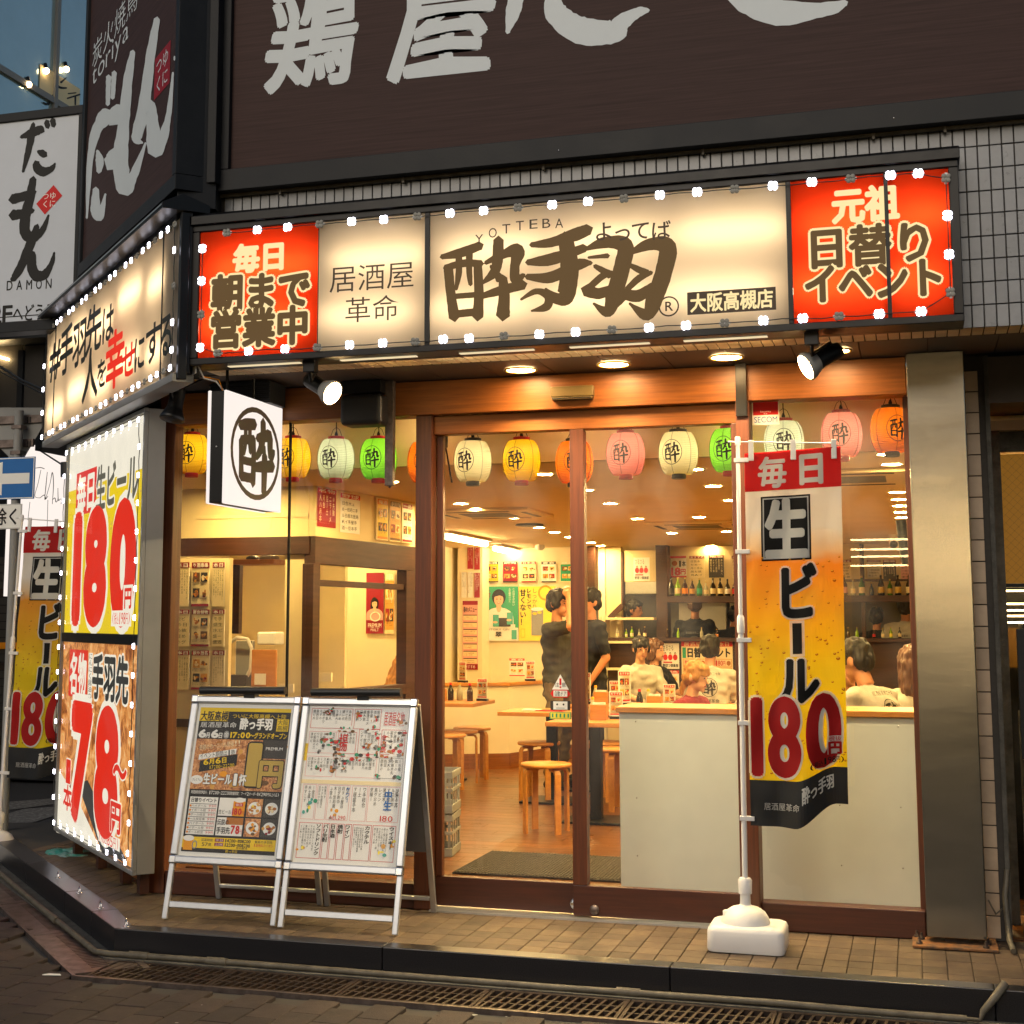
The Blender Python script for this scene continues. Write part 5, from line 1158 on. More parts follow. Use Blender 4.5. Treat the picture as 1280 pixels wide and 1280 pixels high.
def poster2(p, x0, y0, x1, y1):
    W, H_ = x1-x0, y1-y0; X = lambda a: x0+a*W; Y = lambda b: y1-b*H_
    def r(a, b, c, d, m, L=1): p.rect(X(a), Y(d), X(c), Y(b), m, L)
    def t(s_, a, b, c, d, m, L=3, **k): p.text(s_, X(a), Y(d), X(c), Y(b), m, L, **k)
    r(0, 0, 1, 1, 'p_white', 0); rr = random.Random(4)
    # upper sheet: columns of dishes
    for (a, b, c, d) in ((.03, .02, .44, .15), (.46, .02, .72, .15), (.03, .17, .3, .31), (.32, .17, .5, .31), (.52, .15, .72, .31), (.03, .33, .3, .46), (.33, .33, .72, .46), (.74, .15, .97, .31), (.74, .33, .97, .46)):
        p.frame(X(a), Y(d), X(c), Y(b), .002, rr.choice(['p_red', 'p_pink', 'p_grey']), 2)
        p.lines(X(a)+.006, Y(d)+.01, X(c)-.006, Y(b)-.006, 'p_black', n=max(4, int((c-a)*30)), L=3, vert=True, seed=rr.randrange(99), dense=.85)
    for i in range(44):
        a, b = rr.uniform(.1, .95), rr.uniform(.03, .46); cx, cy = X(a), Y(b)
        for k in range(6): p.ell(cx+rr.gauss(0, .011), cy+rr.gauss(0, .009), rr.uniform(.004, .014), rr.uniform(.003, .010), rr.choice(['p_food', 'p_brown', 'p_green', 'p_grey', 'p_dgrey', 'p_red', 'p_white', 'p_white']), 4+k % 2, 8)
    t('居酒屋名物', .75, .03, .95, .13, 'p_red', 4, vert=False); t('揚', .33, .18, .42, .3, 'p_red', 5, off=.02); t('食串焼', .74, .18, .8, .3, 'p_red', 5, vert=True)
    r(0, .48, .97, .505, 'p_vw' if 'p_vw' in MATS else 'p_cream', 2)
    # lower sheet: drinks
    for (a, b, c, d) in ((.03, .51, .16, .73), (.17, .51, .27, .73), (.28, .51, .49, .73), (.51, .51, .66, .73), (.67, .51, .97, .73)):
        p.frame(X(a), Y(d), X(c), Y(b), .002, 'p_pink', 2)
        p.lines(X(a)+.004, Y(d)+.03, X(c)-.004, Y(b)-.006, 'p_black', n=max(3, int((c-a)*24)), L=3, vert=True, seed=rr.randrange(99), dense=.8)
    t('サワー', .45, .52, .49, .62, 'p_blue', 5, vert=True, off=.02); t('ALL290', .31, .7, .47, .725, 'p_red', 5); t('中生', .82, .53, .9, .66, 'p_blue', 5, vert=True, off=.03); t('ビール', .92, .53, .96, .64, 'p_dgrey', 5, vert=True); t('180', .8, .69, .92, .725, 'p_red', 5)
    for k, (w1, c) in enumerate((('ソフトドリンク', 'p_black'), ('バリ生酎', 'p_black'), ('日本酒', 'p_black'), ('焼酎', 'p_black'), ('ワイン', 'p_black'), ('カクテル', 'p_black'), ('ウイスキー', 'p_black'))):
        a = (.03, .27, .34, .41, .48, .55, .74)[k]; b = (.26, .33, .40, .47, .54, .73, .96)[k]
        p.frame(X(a), Y(.97), X(b), Y(.75), .0022, 'p_red', 2); t(w1, b-.065, .755, b-.012, .755+.028*len(w1), c, 5, vert=True, off=.03)
        if b-a > .1: p.lines(X(a)+.006, Y(.95), X(b-.07), Y(.765), 'p_black', n=int((b-a)*30), L=3, vert=True, seed=k, dense=.8)
    for i in range(22):
        a, b = rr.choice([(.1, .69), (.13, .62), (.08, .9), (.6, .9), (.85, .9), (.35, .68), (.93, .86)]); 
        p.ell(X(a+rr.gauss(0, .02)), Y(b+rr.gauss(0, .02)), rr.uniform(.004, .012), rr.uniform(.004, .012), rr.choice(['p_amber', 'p_green', 'p_teal', 'p_lemon', 'p_food2']), 4, 8)
    r(.0, .25, .03, .36, 'p_yellow', 2)
aframe('silver a frame board with the black and yellow opening poster, left of the pair', -3.54, 6.46, poster1)
aframe('silver a frame board with white handwritten menu sheets, right of the pair', -2.92, 6.44, poster2)

# beer flags -------------------------------------------------------------------------
def flag_print(p):
    W, H_ = .43, 1.67
    def T_(s_, x0, y0, x1, y1, m, L=3, **k):          # drawing grid 430 x 1670, y down from the top
        p.text(s_, x0/1000, (1670-y1)/1000, x1/1000, (1670-y0)/1000, m, L, **k)
    def r(x0, y0, x1, y1, m, L=1): p.rect(x0/1000, (1670-y1)/1000, x1/1000, (1670-y0)/1000, m, L)
    r(0, 0, 430, 1670, 'flag_cloth', 0); r(0, 0, 430, 178, 'f_red', 1); T_('毎', 58, 20, 190, 170, 'f_white', 2, off=.035); T_('日', 225, 12, 370, 165, 'f_white', 2, off=.04)
    r(70, 205, 292, 498, 'f_black', 1); r(78, 213, 284, 490, 'f_white', 2); r(84, 219, 278, 484, 'f_black', 3); T_('生', 86, 215, 280, 500, 'f_white', 4, off=.055)
    T_('ビ', 130, 505, 320, 775, 'f_black', 3, off=.05, out=.045, outm='f_white'); T_('ル', 130, 915, 320, 1150, 'f_black', 3, off=.045, out=.04, outm='f_white')
    r(190, 768, 256, 928, 'f_white', 3); r(202, 780, 244, 916, 'f_black', 4)
    T_('180', 22, 1110, 395, 1440, 'f_red', 5, off=.045, out=.045, outm='f_white', res=5); r(345, 1310, 412, 1400, 'f_white', 7); T_('税抜', 350, 1312, 408, 1336, 'f_red', 8); T_('円', 346, 1334, 410, 1402, 'f_red', 8, off=.05); T_('(税込198円)', 270, 1412, 418, 1446, 'f_black', 7, off=.01)
    r(0, 1470, 430, 1670, 'banner_black', 1); T_('居酒屋革命', 62, 1565, 225, 1600, 'f_white', 2); T_('酔っ手羽', 235, 1500, 370, 1580, 'f_white', 2, off=.05)
    rr = random.Random(11)
    for i in range(150):
        x, y = rr.uniform(8, 422), rr.uniform(470, 1440)
        a = rr.uniform(2, 7)*(1.4 if rr.random() < .12 else 1)
        p.ell(x/1000, (1670-y)/1000, a/1000, a*.8/1000, 'f_drop', 1, 9); p.ell((x-1)/1000, (1670-y+a*.35)/1000, a*.7/1000, a*.35/1000, 'f_lemon', 1.4, 8)
def cloth_mat():
    m = bpy.data.materials.new('flag_cloth'); m.use_nodes = True; MATS['flag_cloth'] = m
    n = m.node_tree.nodes; l = m.node_tree.links; b = n['Principled BSDF']; tc = n.new('ShaderNodeTexCoord'); sx = n.new('ShaderNodeSeparateXYZ'); r = n.new('ShaderNodeValToRGB')
    no = n.new('ShaderNodeTexNoise'); no.inputs['Scale'].default_value = 7; ad = n.new('ShaderNodeMath'); ad.operation = 'MULTIPLY_ADD'; ad.inputs[1].default_value = .1
    l.new(tc.outputs['Object'], sx.inputs[0]); l.new(tc.outputs['Object'], no.inputs['Vector']); l.new(no.outputs[0], ad.inputs[0]); l.new(sx.outputs['Z'], ad.inputs[2])
    mr = n.new('ShaderNodeMapRange'); mr.inputs[1].default_value = -1.62; mr.inputs[2].default_value = .05; l.new(ad.outputs[0], mr.inputs[0]); l.new(mr.outputs[0], r.inputs[0])
    e = r.color_ramp.elements; e[0].position = 0; e[0].color = (*lin('#f8e41c'), 1); e[1].position = 1; e[1].color = (*lin('#f8f4ea'), 1)
    for pos, c in ((.42, '#fae528'), (.58, '#f8cc34'), (.70, '#f4b43a'), (.725, '#f6dcae'), (.79, '#f8f4ea')): k = e.new(pos); k.color = (*lin(c), 1)
    l.new(r.outputs[0], b.inputs['Base Color']); b.inputs['Roughness'].default_value = .7
    tl = n.new('ShaderNodeBsdfTranslucent'); ms_ = n.new('ShaderNodeMixShader'); ms_.inputs[0].default_value = .6; l.new(r.outputs[0], tl.inputs[0]); l.new(b.outputs[0], ms_.inputs[1]); l.new(tl.outputs[0], ms_.inputs[2]); l.new(ms_.outputs[0], n['Material Output'].inputs[0])
cloth_mat()
def sm(a, b, x): t = max(0, min(1, (x-a)/(b-a))); return t*t*(3-2*t)
def flag(label, base, rz=0, lean=0, sway=1.0, kind='flag', ztop=None):
    t = thing('beer_flag', label, 'banner flag', base, rz, 'red and yellow beer price flags')
    t.rotation_euler = (0, lean, rz)
    # water-filled base
    m = MB('plastic_white'); w, d = .165, .13
    prof = []
    def rr_(w, d, r, n=6): return [(sx*(w-r)+r*math.cos(a), sy*(d-r)+r*math.sin(a)) for sx, sy, a0 in ((1, 1, 0), (-1, 1, PI/2), (-1, -1, PI), (1, -1, 1.5*PI)) for a in [a0+PI/2*i/n for i in range(n+1)]]
    rings = [(rr_(w, d, .035), 0.0), (rr_(w+.004, d+.004, .036), .012), (rr_(w+.002, d+.002, .036), .085), (rr_(w-.004, d-.004, .034), .10), (rr_(w-.02, d-.02, .03), .108)]
    n = len(rings[0][0]); vs = [(x, y, z) for rg, z in rings for x, y in rg]
    vs = [(x, y, z+(.028*math.exp(-(x/.04)**2) if z < .01 and y < 0 else 0)) for x, y, z in vs]
    m.add(vs, [(i*n+k, i*n+(k+1) % n, (i+1)*n+(k+1) % n, (i+1)*n+k) for i in range(len(rings)-1) for k in range(n)]+[tuple(range((len(rings)-1)*n, len(rings)*n))], True)
    m.lathe([(.108, .106), (.102, .13), (.086, .155), (.06, .172), (.03, .18), (.024, .186)], 28, (-.01, 0, 0), caps=False)
    m.lathe([(.024, .18), (.022, .235)], 16, (-.01, 0, 0)); m.lathe([(.029, .232), (.031, .29), (.024, .3)], 18, (-.01, 0, 0)); m.lathe([(.016, .1), (.018, .155), (.012, .16)], 12, (-.09, -.02, 0))
    m.build('base', t, world=False)
    PX = -.01; zt = 2.27
    m = MB('plastic_white'); m.tube([(PX, 0, .29), (PX, 0, 1.44)], .0125, 12); m.tube([(PX, 0, 1.42), (PX, 0, zt)], .0095, 12); m.lathe([(.0165, 1.38), (.0175, 1.40), (.0165, 1.45), (.012, 1.46)], 14, (PX, 0, 0)); m.lathe([(.013, zt-.03), (.013, zt+.004), (.009, zt+.01)], 12, (PX, 0, 0)); m.build('pole', t, world=False)
    m = MB('plastic_white'); m.tube([(PX-.045, 0, zt-.012), (PX, 0, zt-.015), (PX+.44, -.0, zt-.035 if sway < 1.2 else zt-.02)], .0035, 8); m.build('cross_rod', t, world=False)
    ox, oz = PX+.03, .53
    def warp(u, v, w):
        q_ = v/1.67; dn = 1-q_; f1 = sm(.12, .25, u)*(1-sm(.25, .38, u)); fr_ = sm(.22, .43, u)
        y = -.012*math.sin(u*22+dn*2.5)*dn*sway - .03*math.sin(u*14)*dn**2*sway-.075*f1*dn**3*sway
        y += .05*fr_*dn**2*sway+.004*math.sin(v*23+u*9)+.0035*math.sin(v*11-u*38)+.0025*math.sin(v*31+u*17)*dn
        z = v+.10*sm(.2, .38, u)*dn**4*sway + .02*u/.43*q_
        x = u*(1-.02*dn)+.0*dn
        return (ox+x, y-w, oz+z)
    p = Print(.0016); flag_print(p)
    def fn(u, v, w): x, y, z = warp(u, v, w); return (x, y, z-2.2)
    o = p.build('printed_cloth', t, fn, .016); o.location = (0, 0, 2.2)
    bm = bmesh.new(); k = 28; g = [[bm.verts.new(Vector(warp(.43*i/k, 1.67*j/90, -.0012))-Vector((0, 0, 2.2))) for j in range(91)] for i in range(k+1)]
    for i in range(k):
        for j in range(90): bm.faces.new((g[i][j], g[i][j+1], g[i+1][j+1], g[i+1][j]))
    me = bpy.data.meshes.new('cloth_back'); bm.to_mesh(me); bm.free(); me.materials.append(MATS['flag_cloth']); me.shade_smooth()
    ob = bpy.data.objects.new('cloth_back', me); C.objects.link(ob); ob.parent = t; ob.location = (0, 0, 2.2)
    for k, z in enumerate((2.17, 1.75, 1.35, .98, .56)):
        m = MB('plastic_clear'); m.box((PX-.018, -.014, z-.011), (PX+.048, .012, z+.009)); m.build('loop_strap', t, .002, world=False)
    for u in (.03, .22, .40): 
        z = zt-.02-.02*u; m = MB('plastic_clear'); m.box((ox+u-.012, -.006, 2.165), (ox+u+.012, .005, z+.012)); m.build('loop_strap', t, .002, world=False)
    return t
fb = atz(928, 1168, 0)
flag('beer flag on a white base standing on the platform before the shop window', (-.755, 6.66, 0), 0, R(.3))
fl2 = atz(12, 1102, G)
flag('beer flag in the street at the left, partly behind the lit poster box', (-5.86, 8.45, G), R(8), R(2.2), .5)

# paper lanterns inside the glass -------------------------------------------------------
LC = dict(yellow='#ffd21c', cream='#fdf0b0', orange='#ff8a14', pink='#ff9c86', green='#9aef3a', pale='#dfeec8')
for k, c in LC.items():
    film_mat('lantern_'+k, c); film_mat('lantern_rib_'+k, [x*.5 for x in lin(c)])
protos = {}; lamp_mat('bulb_lamp', '#fff2da', 34)
def lantern(x, y, colr, cap, label, yy=7.42, lit=1, turn=0):
    c = aty(x, y, yy); k = (colr, cap)
    if k not in protos:
        t = thing('paper_lantern', label, 'lantern', c, turn, 'row of paper lanterns hanging inside the glass')
        prof = []
        N = 26
        for i in range(N+1):
            th = -1.05+2.1*i/N; r = .102*math.cos(th*.98)**.62; z = .108*math.sin(th)/math.sin(1.05)
            prof += [(r, z), (r-.003, z+.108*1.0/N)] if i < N else [(r, z)]
        m = MB('lantern_'+colr); m.lathe(prof, 32, caps=False, smooth=False); m.build('shade', t, world=False)
        m = MB('bulb_lamp'); m.ball((0, 0, .01), (.02, .02, .03), 10, 6); m.build('bulb', t, world=False)
        m = MB('lantern_rib_'+colr)
        for a in range(6):
            an = a*PI/3+.5; m.tube([(1.012*r*math.cos(an), 1.012*r*math.sin(an), z) for r, z in prof[::4]], .0016, 5, False)
        m.build('seam', t, world=False)
        cm = 'p_red' if cap == 'r' else 'plastic_black'
        m = MB(cm); m.lathe([(.043, .103), (.046, .112), (.046, .126), (.04, .128)], 24); m.build('top_cap', t, world=False)
        m = MB(cm); m.lathe([(.035, -.132), (.038, -.128), (.038, -.112), (.034, -.107)], 24); m.build('bottom_cap', t, world=False)
        m = MB('black_metal'); m.tube([(-.035, 0, .128), (-.02, 0, .165), (0, 0, .18), (.02, 0, .165), (.035, 0, .128)], .0016, 5, False); m.tube([(0, 0, .128), (.003, 0, .15), (0, 0, .18), (0, 0, .22)], .003, 5); m.lathe([(.008, .128), (.01, .14), (.004, .155)], 10); m.build('cord', t, world=False)
        p = Print(.0004); crest(p, 0, 0, .056, .066, 'p_black', 2, 1.0, .055)
        def fn(u, v, w):
            th = math.asin(max(-1, min(1, v*math.sin(1.05)/.108))); r = .102*math.cos(th*.98)**.62+.001+w; an = u/.102-PI/2; return (r*math.cos(an), r*math.sin(an), v)
        p.build('crest', t.children[0], fn, .014)
        protos[k] = t
    else: t = copy_tree(protos[k])
    t.location = c; t.rotation_euler = (0, 0, turn); t['label'] = label; return t
for a in ((240, 568, 'yellow', 'r', 'yellow lantern at the far left, behind the chamfer post', 7.38), (366, 573, 'yellow', 'r', 'bright yellow lantern just right of the round crest sign'), (420, 574, 'pale', 'r', 'pale lantern with red caps between the yellow and the green one'),
          (473, 574, 'green', 'r', 'green lantern behind the hanging guide channel'), (532, 578, 'orange', 'k', 'orange lantern behind the left door jamb'), (591, 577, 'cream', 'k', 'cream lantern with black caps beside the door jamb'),
          (652, 576, 'yellow', 'r', 'yellow lantern with red caps in the middle of the left door'), (718, 578, 'orange', 'k', 'orange lantern behind the meeting stile of the doors'), (782, 568, 'pink', 'r', 'pink lantern just right of the door meeting stile'),
          (848, 567, 'cream', 'k', 'cream lantern with black caps in the right door'), (912, 563, 'green', 'r', 'green lantern behind the flag pole'), (980, 554, 'pale', 'r', 'pale lantern right of the small red security sticker'),
          (1052, 544, 'pink', 'r', 'pink lantern above the right end of the flag rod'), (1114, 538, 'orange', 'k', 'orange lantern cut off by the steel column')):
    lantern(a[0], a[1], a[2], a[3], a[4], a[5] if len(a) > 5 else 7.42, turn=random.uniform(-.25, .35))
m = MB('black_metal'); m.tube([(-3.8, 7.42, 2.545), (-.01, 7.42, 2.60)], .004, 6); tag(m.build('lantern_wire'), 'thin black wire the paper lanterns hang from inside the glass', 'wire')
# stickers -----------------------------------------------------------------------------
a = Frame((-.73, 7.094, 2.2)); b_ = a.box(940, 497, 974, 531)
t = thing('security_sticker', 'small red and white security company sticker at the top of the window', 'sticker', a.o)
p = Print(.0005); p.rect(*b_, 'p_white', 0); hh = b_[3]-b_[1]; ww = b_[2]-b_[0]; p.rect(b_[0]+.005, b_[1]+hh*.36, b_[2]-.005, b_[3]-.005, 'p_red', 1); p.text('SECOM', b_[0]+.01, b_[1]+.012, b_[2]-.01, b_[1]+hh*.3, 'p_blue', 2, res=4)
p.text('Security', b_[0]+ww*.3, b_[1]+hh*.46, b_[0]+ww*.7, b_[1]+hh*.52, 'p_white', 2); p.text('by', b_[0]+ww*.44, b_[1]+hh*.39, b_[0]+ww*.56, b_[1]+hh*.44, 'p_white', 2); p.build('print', t)
a = Frame((-1.8, 7.124, 1.0)); st = [(686, 845, 714, 862)]
def sticker(label, fn):
    t = thing('door_sticker', label, 'sticker', a.o, 0, 'small stickers on the left sliding door'); p = Print(.0004); fn(p); p.build('print', t); return t
def f1(p):
    x0, y0, x1, y1 = a.box(690, 843, 711, 862); p.poly([(x0, y0), (x1, y0), ((x0+x1)/2, y1)], 'p_white', 0); c = (x0+x1)/2; p.rect(c-.005, y0+.022, c+.005, y1-.02, 'p_red', 1); p.ell(c, y0+.012, .005, .005, 'p_red', 1, 10); p.text('注', x0+.014, y0+.012, x0+.038, y0+.036, 'p_black', 1); p.text('意', x1-.038, y0+.012, x1-.014, y0+.036, 'p_black', 1)
def f2(p):
    x0, y0, x1, y1 = a.box(688, 862, 713, 872); p.poly([(x0, (y0+y1)/2), (x0+.015, y0), (x1-.015, y0), (x1, (y0+y1)/2), (x1-.015, y1), (x0+.015, y1)], 'p_red', 0); p.rect(x0+.016, y0+.005, x1-.016, y1-.005, 'p_white', 1); p.text('自動ドア', x0+.02, y0+.006, x1-.02, y1-.006, 'p_black', 2)
def f3(p):
    x0, y0, x1, y1 = a.box(688, 876, 713, 888); p.rect(x0, y0, x1, y1, 'p_dgrey', 0); p.rect(x0+.015, y0+.004, x1-.015, y1-.003, 'p_white', 1); p.ell(x0+.035, y1-.018, .005, .005, 'p_dgrey', 2, 8); p.ell(x1-.035, y1-.018, .005, .005, 'p_dgrey', 2, 8); p.rect(x0+.03, y0+.01, x1-.03, y0+.013, 'p_grey', 2)
def f4(p):
    x0, y0, x1, y1 = a.box(687, 890, 714, 899); p.rect(x0, y0, x1, y1, 'p_green', 0); p.rect(x0+.005, y0+.003, x1-.005, y1-.003, 'p_lemon', 1)
    for i in range(5): p.rect(x0+.012+i*.02, y0+.008, x0+.02+i*.02, y0+.028, 'p_green', 2)
sticker('triangular caution sticker with a red exclamation mark on the door glass', f1); sticker('red bordered six sided automatic door sticker under the triangle', f2)
sticker('grey and white rectangular sticker below the automatic door one', f3); sticker('green striped sticker lowest on the door glass', f4)
# =================================================================== PEOPLE
from mathutils import Euler
_SO = bpy.data.objects.new('scratch_body', bpy.data.meshes.new('scratch_body')); TS.collection.objects.link(_SO)
class Body:
    count = 0
    def __init__(s): s.bm = bmesh.new(); s.pr = []; Body.count += 1; s.seed = Body.count*3.7
    def cap(s, a, b, ra, rb, lab):
        a, b = Vector(a), Vector(b); d = (b-a); L_ = d.length
        q_ = Vector((0, 0, 1)).rotation_difference(d.normalized()) if L_ > 1e-5 else Vector((0, 0, 1)).rotation_difference(Vector((0, 0, 1)))
        n = 12; prof = [(ra*math.sin(t), -ra*math.cos(t)) for t in np.linspace(.05, PI/2, 5)]+[(rb*math.cos(t), L_+rb*math.sin(t)) for t in np.linspace(0, PI/2-.05, 5)]
        rg = [[s.bm.verts.new(a+q_@Vector((r*math.cos(k*2*PI/n), r*math.sin(k*2*PI/n), z))) for k in range(n)] for r, z in prof]
        for i in range(len(rg)-1):
            for k in range(n): s.bm.faces.new((rg[i][k], rg[i][(k+1) % n], rg[i+1][(k+1) % n], rg[i+1][k]))
        s.bm.faces.new(rg[0][::-1]); s.bm.faces.new(rg[-1])
        s.pr.append(('c', np.array(a), np.array(b), ra, rb, lab)); return s
    def ell(s, M, r, lab):
        r = Vector(r); vs = bmesh.ops.create_icosphere(s.bm, subdivisions=3, radius=1)['verts']
        for v in vs: v.co = M@Vector((v.co.x*r.x, v.co.y*r.y, v.co.z*r.z))
        s.pr.append(('e', np.array(M.inverted()), np.array(r), lab)); return s
    def loft(s, M, rings, lab):
        n = 20; rg = []
        for (cx, cy, z, a, b) in rings: rg.append([s.bm.verts.new(M@Vector((cx+a*math.copysign(abs(math.cos(k*2*PI/n))**.8, math.cos(k*2*PI/n)), cy+b*math.copysign(abs(math.sin(k*2*PI/n))**.8, math.sin(k*2*PI/n)), z))) for k in range(n)])
        for i in range(len(rg)-1):
            for k in range(n): s.bm.faces.new((rg[i][k], rg[i][(k+1) % n], rg[i+1][(k+1) % n], rg[i+1][k]))
        s.bm.faces.new(rg[0][::-1]); s.bm.faces.new(rg[-1])
        s.pr.append(('l', np.array(M.inverted()), np.array(rings), lab)); return s
    def mesh(s, name, vox=.009, sm_=3, fold=None):
        bmesh.ops.recalc_face_normals(s.bm, faces=s.bm.faces)
        me = bpy.data.meshes.new('tmp'); s.bm.to_mesh(me); s.bm.free(); _SO.data = me; _SO.modifiers.clear()
        r = _SO.modifiers.new('r', 'REMESH'); r.mode = 'VOXEL'; r.voxel_size = vox; r.use_smooth_shade = True
        q_ = _SO.modifiers.new('s', 'SMOOTH'); q_.factor = .5; q_.iterations = sm_
        TV.update(); dg = TV.depsgraph; dg.update(); out = bpy.data.meshes.new_from_object(_SO.evaluated_get(dg)); out.name = name; bpy.data.meshes.remove(me) if me.users == 0 else None
        labs = []
        for p in s.pr:
            if p[-1] not in labs: labs.append(p[-1])
        N = len(out.polygons); c = np.zeros(N*3); out.polygons.foreach_get('center', c); c = c.reshape(-1, 3); best = np.full(N, 9.); idx = np.zeros(N, int)
        for p in s.pr:
            if p[0] == 'c':
                ab = p[2]-p[1]; t = np.clip(((c-p[1])@ab)/max(ab@ab, 1e-9), 0, 1); d = np.linalg.norm(c-(p[1]+t[:, None]*ab), axis=1)-(p[3]+(p[4]-p[3])*t)
            elif p[0] == 'e':
                q_ = c@p[1][:3, :3].T+p[1][:3, 3]; d = (np.linalg.norm(q_/p[2], axis=1)-1)*p[2].min()
            else:
                q_ = c@p[1][:3, :3].T+p[1][:3, 3]; rr = p[2]; cx, cy, a, b = [np.interp(q_[:, 2], rr[:, 2], rr[:, k]) for k in (0, 1, 3, 4)]
                d = (np.sqrt(((q_[:, 0]-cx)/a)**2+((q_[:, 1]-cy)/b)**2)-1)*np.minimum(a, b); d = np.maximum(d, np.maximum(q_[:, 2]-rr[-1, 2], rr[0, 2]-q_[:, 2]))
            d = d-(.006 if p[-1].startswith('tee') else 0); k = d < best; best[k] = d[k]; idx[k] = labs.index(p[-1])
        if fold:
            cl = set(range(len(out.vertices))) if len(labs) == 1 else {i for p in out.polygons if labs[idx[p.index]].startswith(('tee', 'khaki', 'trouser')) for i in p.vertices}
            nv = len(out.vertices); co = np.zeros(nv*3); out.vertices.foreach_get('co', co); co = co.reshape(-1, 3); no_ = np.zeros(nv*3); out.vertex_normals.foreach_get('vector', no_); no_ = no_.reshape(-1, 3)
            for i in cl: co[i] += no_[i]*(noise.noise((co[i][0]*fold[1]+s.seed, co[i][1]*fold[1], co[i][2]*fold[2]))*fold[0])
            out.vertices.foreach_set('co', co.ravel())
        out.materials.clear()
        for l in labs: out.materials.append(MATS[l])
        out.polygons.foreach_set('material_index', idx.astype('i4')); out.polygons.foreach_set('use_smooth', [True]*N); out.update()
        if len(s.pr) and out.validate(): pass
        return out
def person(label, loc, rz, pose='stand', top='tee_white', bottom='trouser', lean=0, twist=0, head=(0, 0), hair='hair_black', style='short', arms=None, height=1.7, print_=None, legs=True, skin='skin', vox=.010, group=None, hd=1.0, pz=.22):
    t = thing('person', label, 'person', loc, rz, group)
    k = height/1.7; t.scale = (k, k, k); b = Body(); hz = .92 if pose == 'stand' else .54
    TM = Matrix.Translation((0, 0, hz))@Euler((R(lean), 0, 0)).to_matrix().to_4x4()@Euler((0, 0, R(twist))).to_matrix().to_4x4()
    b.loft(TM, [(0, 0, -.10, .165, .118), (0, 0, -.02, .172, .122), (0, 0, .12, .15, .112), (0, 0, .26, .17, .12), (0, -.0, .36, .185, .118), (0, 0, .43, .178, .092), (0, .005, .475, .11, .068), (0, .008, .495, .066, .056)], top)
    b.cap(TM@Vector((-.15, 0, .425)), TM@Vector((.15, 0, .425)), .062, .062, top)
    HN = TM@Vector((0, .0, .50)); HM = TM@Matrix.Translation((0, -.012, .655))@Euler((0, 0, R(head[0]))).to_matrix().to_4x4()@Euler((R(head[1]), 0, 0)).to_matrix().to_4x4()
    b.cap(TM@Vector((0, .012, .46)), TM@Vector((0, .0, .60)), .05, .047, skin)
    s_ = hd
    b.ell(HM@Matrix.Translation((0, .008, .02)), (.076*s_, .094*s_, .098*s_), skin); b.ell(HM@Matrix.Translation((0, -.022, -.05)), (.054*s_, .062*s_, .062*s_), skin)
    b.cap(HM@Vector((0, -.086, .0)), HM@Vector((0, -.100, -.03)), .008, .012, skin); b.cap(HM@Vector((-.016, -.079, -.062)), HM@Vector((.016, -.079, -.062)), .008, .008, skin)
    b.cap(HM@Vector((0, -.066, -.098)), HM@Vector((0, -.062, -.09)), .018, .02, skin)
    for sg in (-1, 1): b.ell(HM@Matrix.Translation((sg*.076, .012, -.012)), (.010, .018, .03), skin)
    A = arms or [((-.24, .0, .17), (-.23, -.08, -.06)), ((.24, .0, .17), (.23, -.08, -.06))]
    for sg, (el, wr) in zip((-1, 1), A):
        sh = TM@Vector((sg*.175, 0, .42)); el = TM@Vector(el); wr = TM@Vector(wr)
        b.cap(sh, el, .048, .038, skin); b.cap(el, wr, .039, .026, skin); b.cap(sh, sh.lerp(el, .72), .064, .060, top)
        d = (wr-el).normalized(); side = d.cross(Vector((0, 0, 1)))
        if side.length < .2: side = Vector((1, 0, 0))
        side.normalize(); nrm = side.cross(d).normalized(); pc = wr+d*.05
        b.cap(wr, pc, .024, .030, skin)
        for f in range(4):
            o = (f-1.5)*.019; ln = (.066, .078, .074, .058)[f]; p0 = pc+side*o+d*.02; p1 = p0+d*ln*.55-nrm*.008; p2 = p1+d*ln*.4-nrm*.022
            b.cap(p0, p1, .0098, .009, skin); b.cap(p1, p2, .009, .0078, skin)
        b.cap(wr+d*.02-side*.022, wr+d*.06-side*.045-nrm*.01, .012, .0095, skin); b.cap(wr+d*.06-side*.045-nrm*.01, wr+d*.085-side*.04-nrm*.02, .0095, .008, skin)
    if legs:
        for sg in (-1, 1):
            hp = Vector((sg*.088, 0, hz-.04))
            if pose == 'stand': kn = Vector((sg*.10, -.02, .49)); an = Vector((sg*.105, .02, .09))
            else: kn = Vector((sg*.11, -.40, hz-.04)); an = Vector((sg*.11, -.38, .10))
            b.cap(hp, kn, .092, .065, bottom); b.cap(kn, an, .066, .055, bottom); b.cap(an+Vector((0, .03, -.05)), an+Vector((sg*.02, -.15, -.055)), .042, .036, 'shoe'); b.cap(an, an+Vector((0, 0, -.04)), .045, .042, 'shoe')
        b.loft(Matrix.Translation((0, 0, hz)), [(0, 0, -.14, .14, .11), (0, 0, -.06, .172, .125), (0, 0, .02, .165, .12)], bottom)
    me = b.mesh('body', vox, 3, (.022, 11, 17)); o_b = bpy.data.objects.new('body', me); C.objects.link(o_b); o_b.parent = t
    # hair
    h = Body()
    def he(c, r): h.ell(HM@Matrix.Translation(c), r, hair)
    he((0, .018, .042), (.086*s_, .099*s_, .09*s_)); he((0, .05, -.005), (.081*s_, .07*s_, .08*s_)); he((0, -.045, .072), (.06, .04, .03)); he((-.066, .0, .03), (.018, .05, .04)); he((.066, .0, .03), (.018, .05, .04))
    if style == 'bob':
        he((-.06, .02, -.03), (.032, .065, .09)); he((.06, .02, -.03), (.032, .065, .09)); he((0, .06, -.04), (.075, .045, .085))
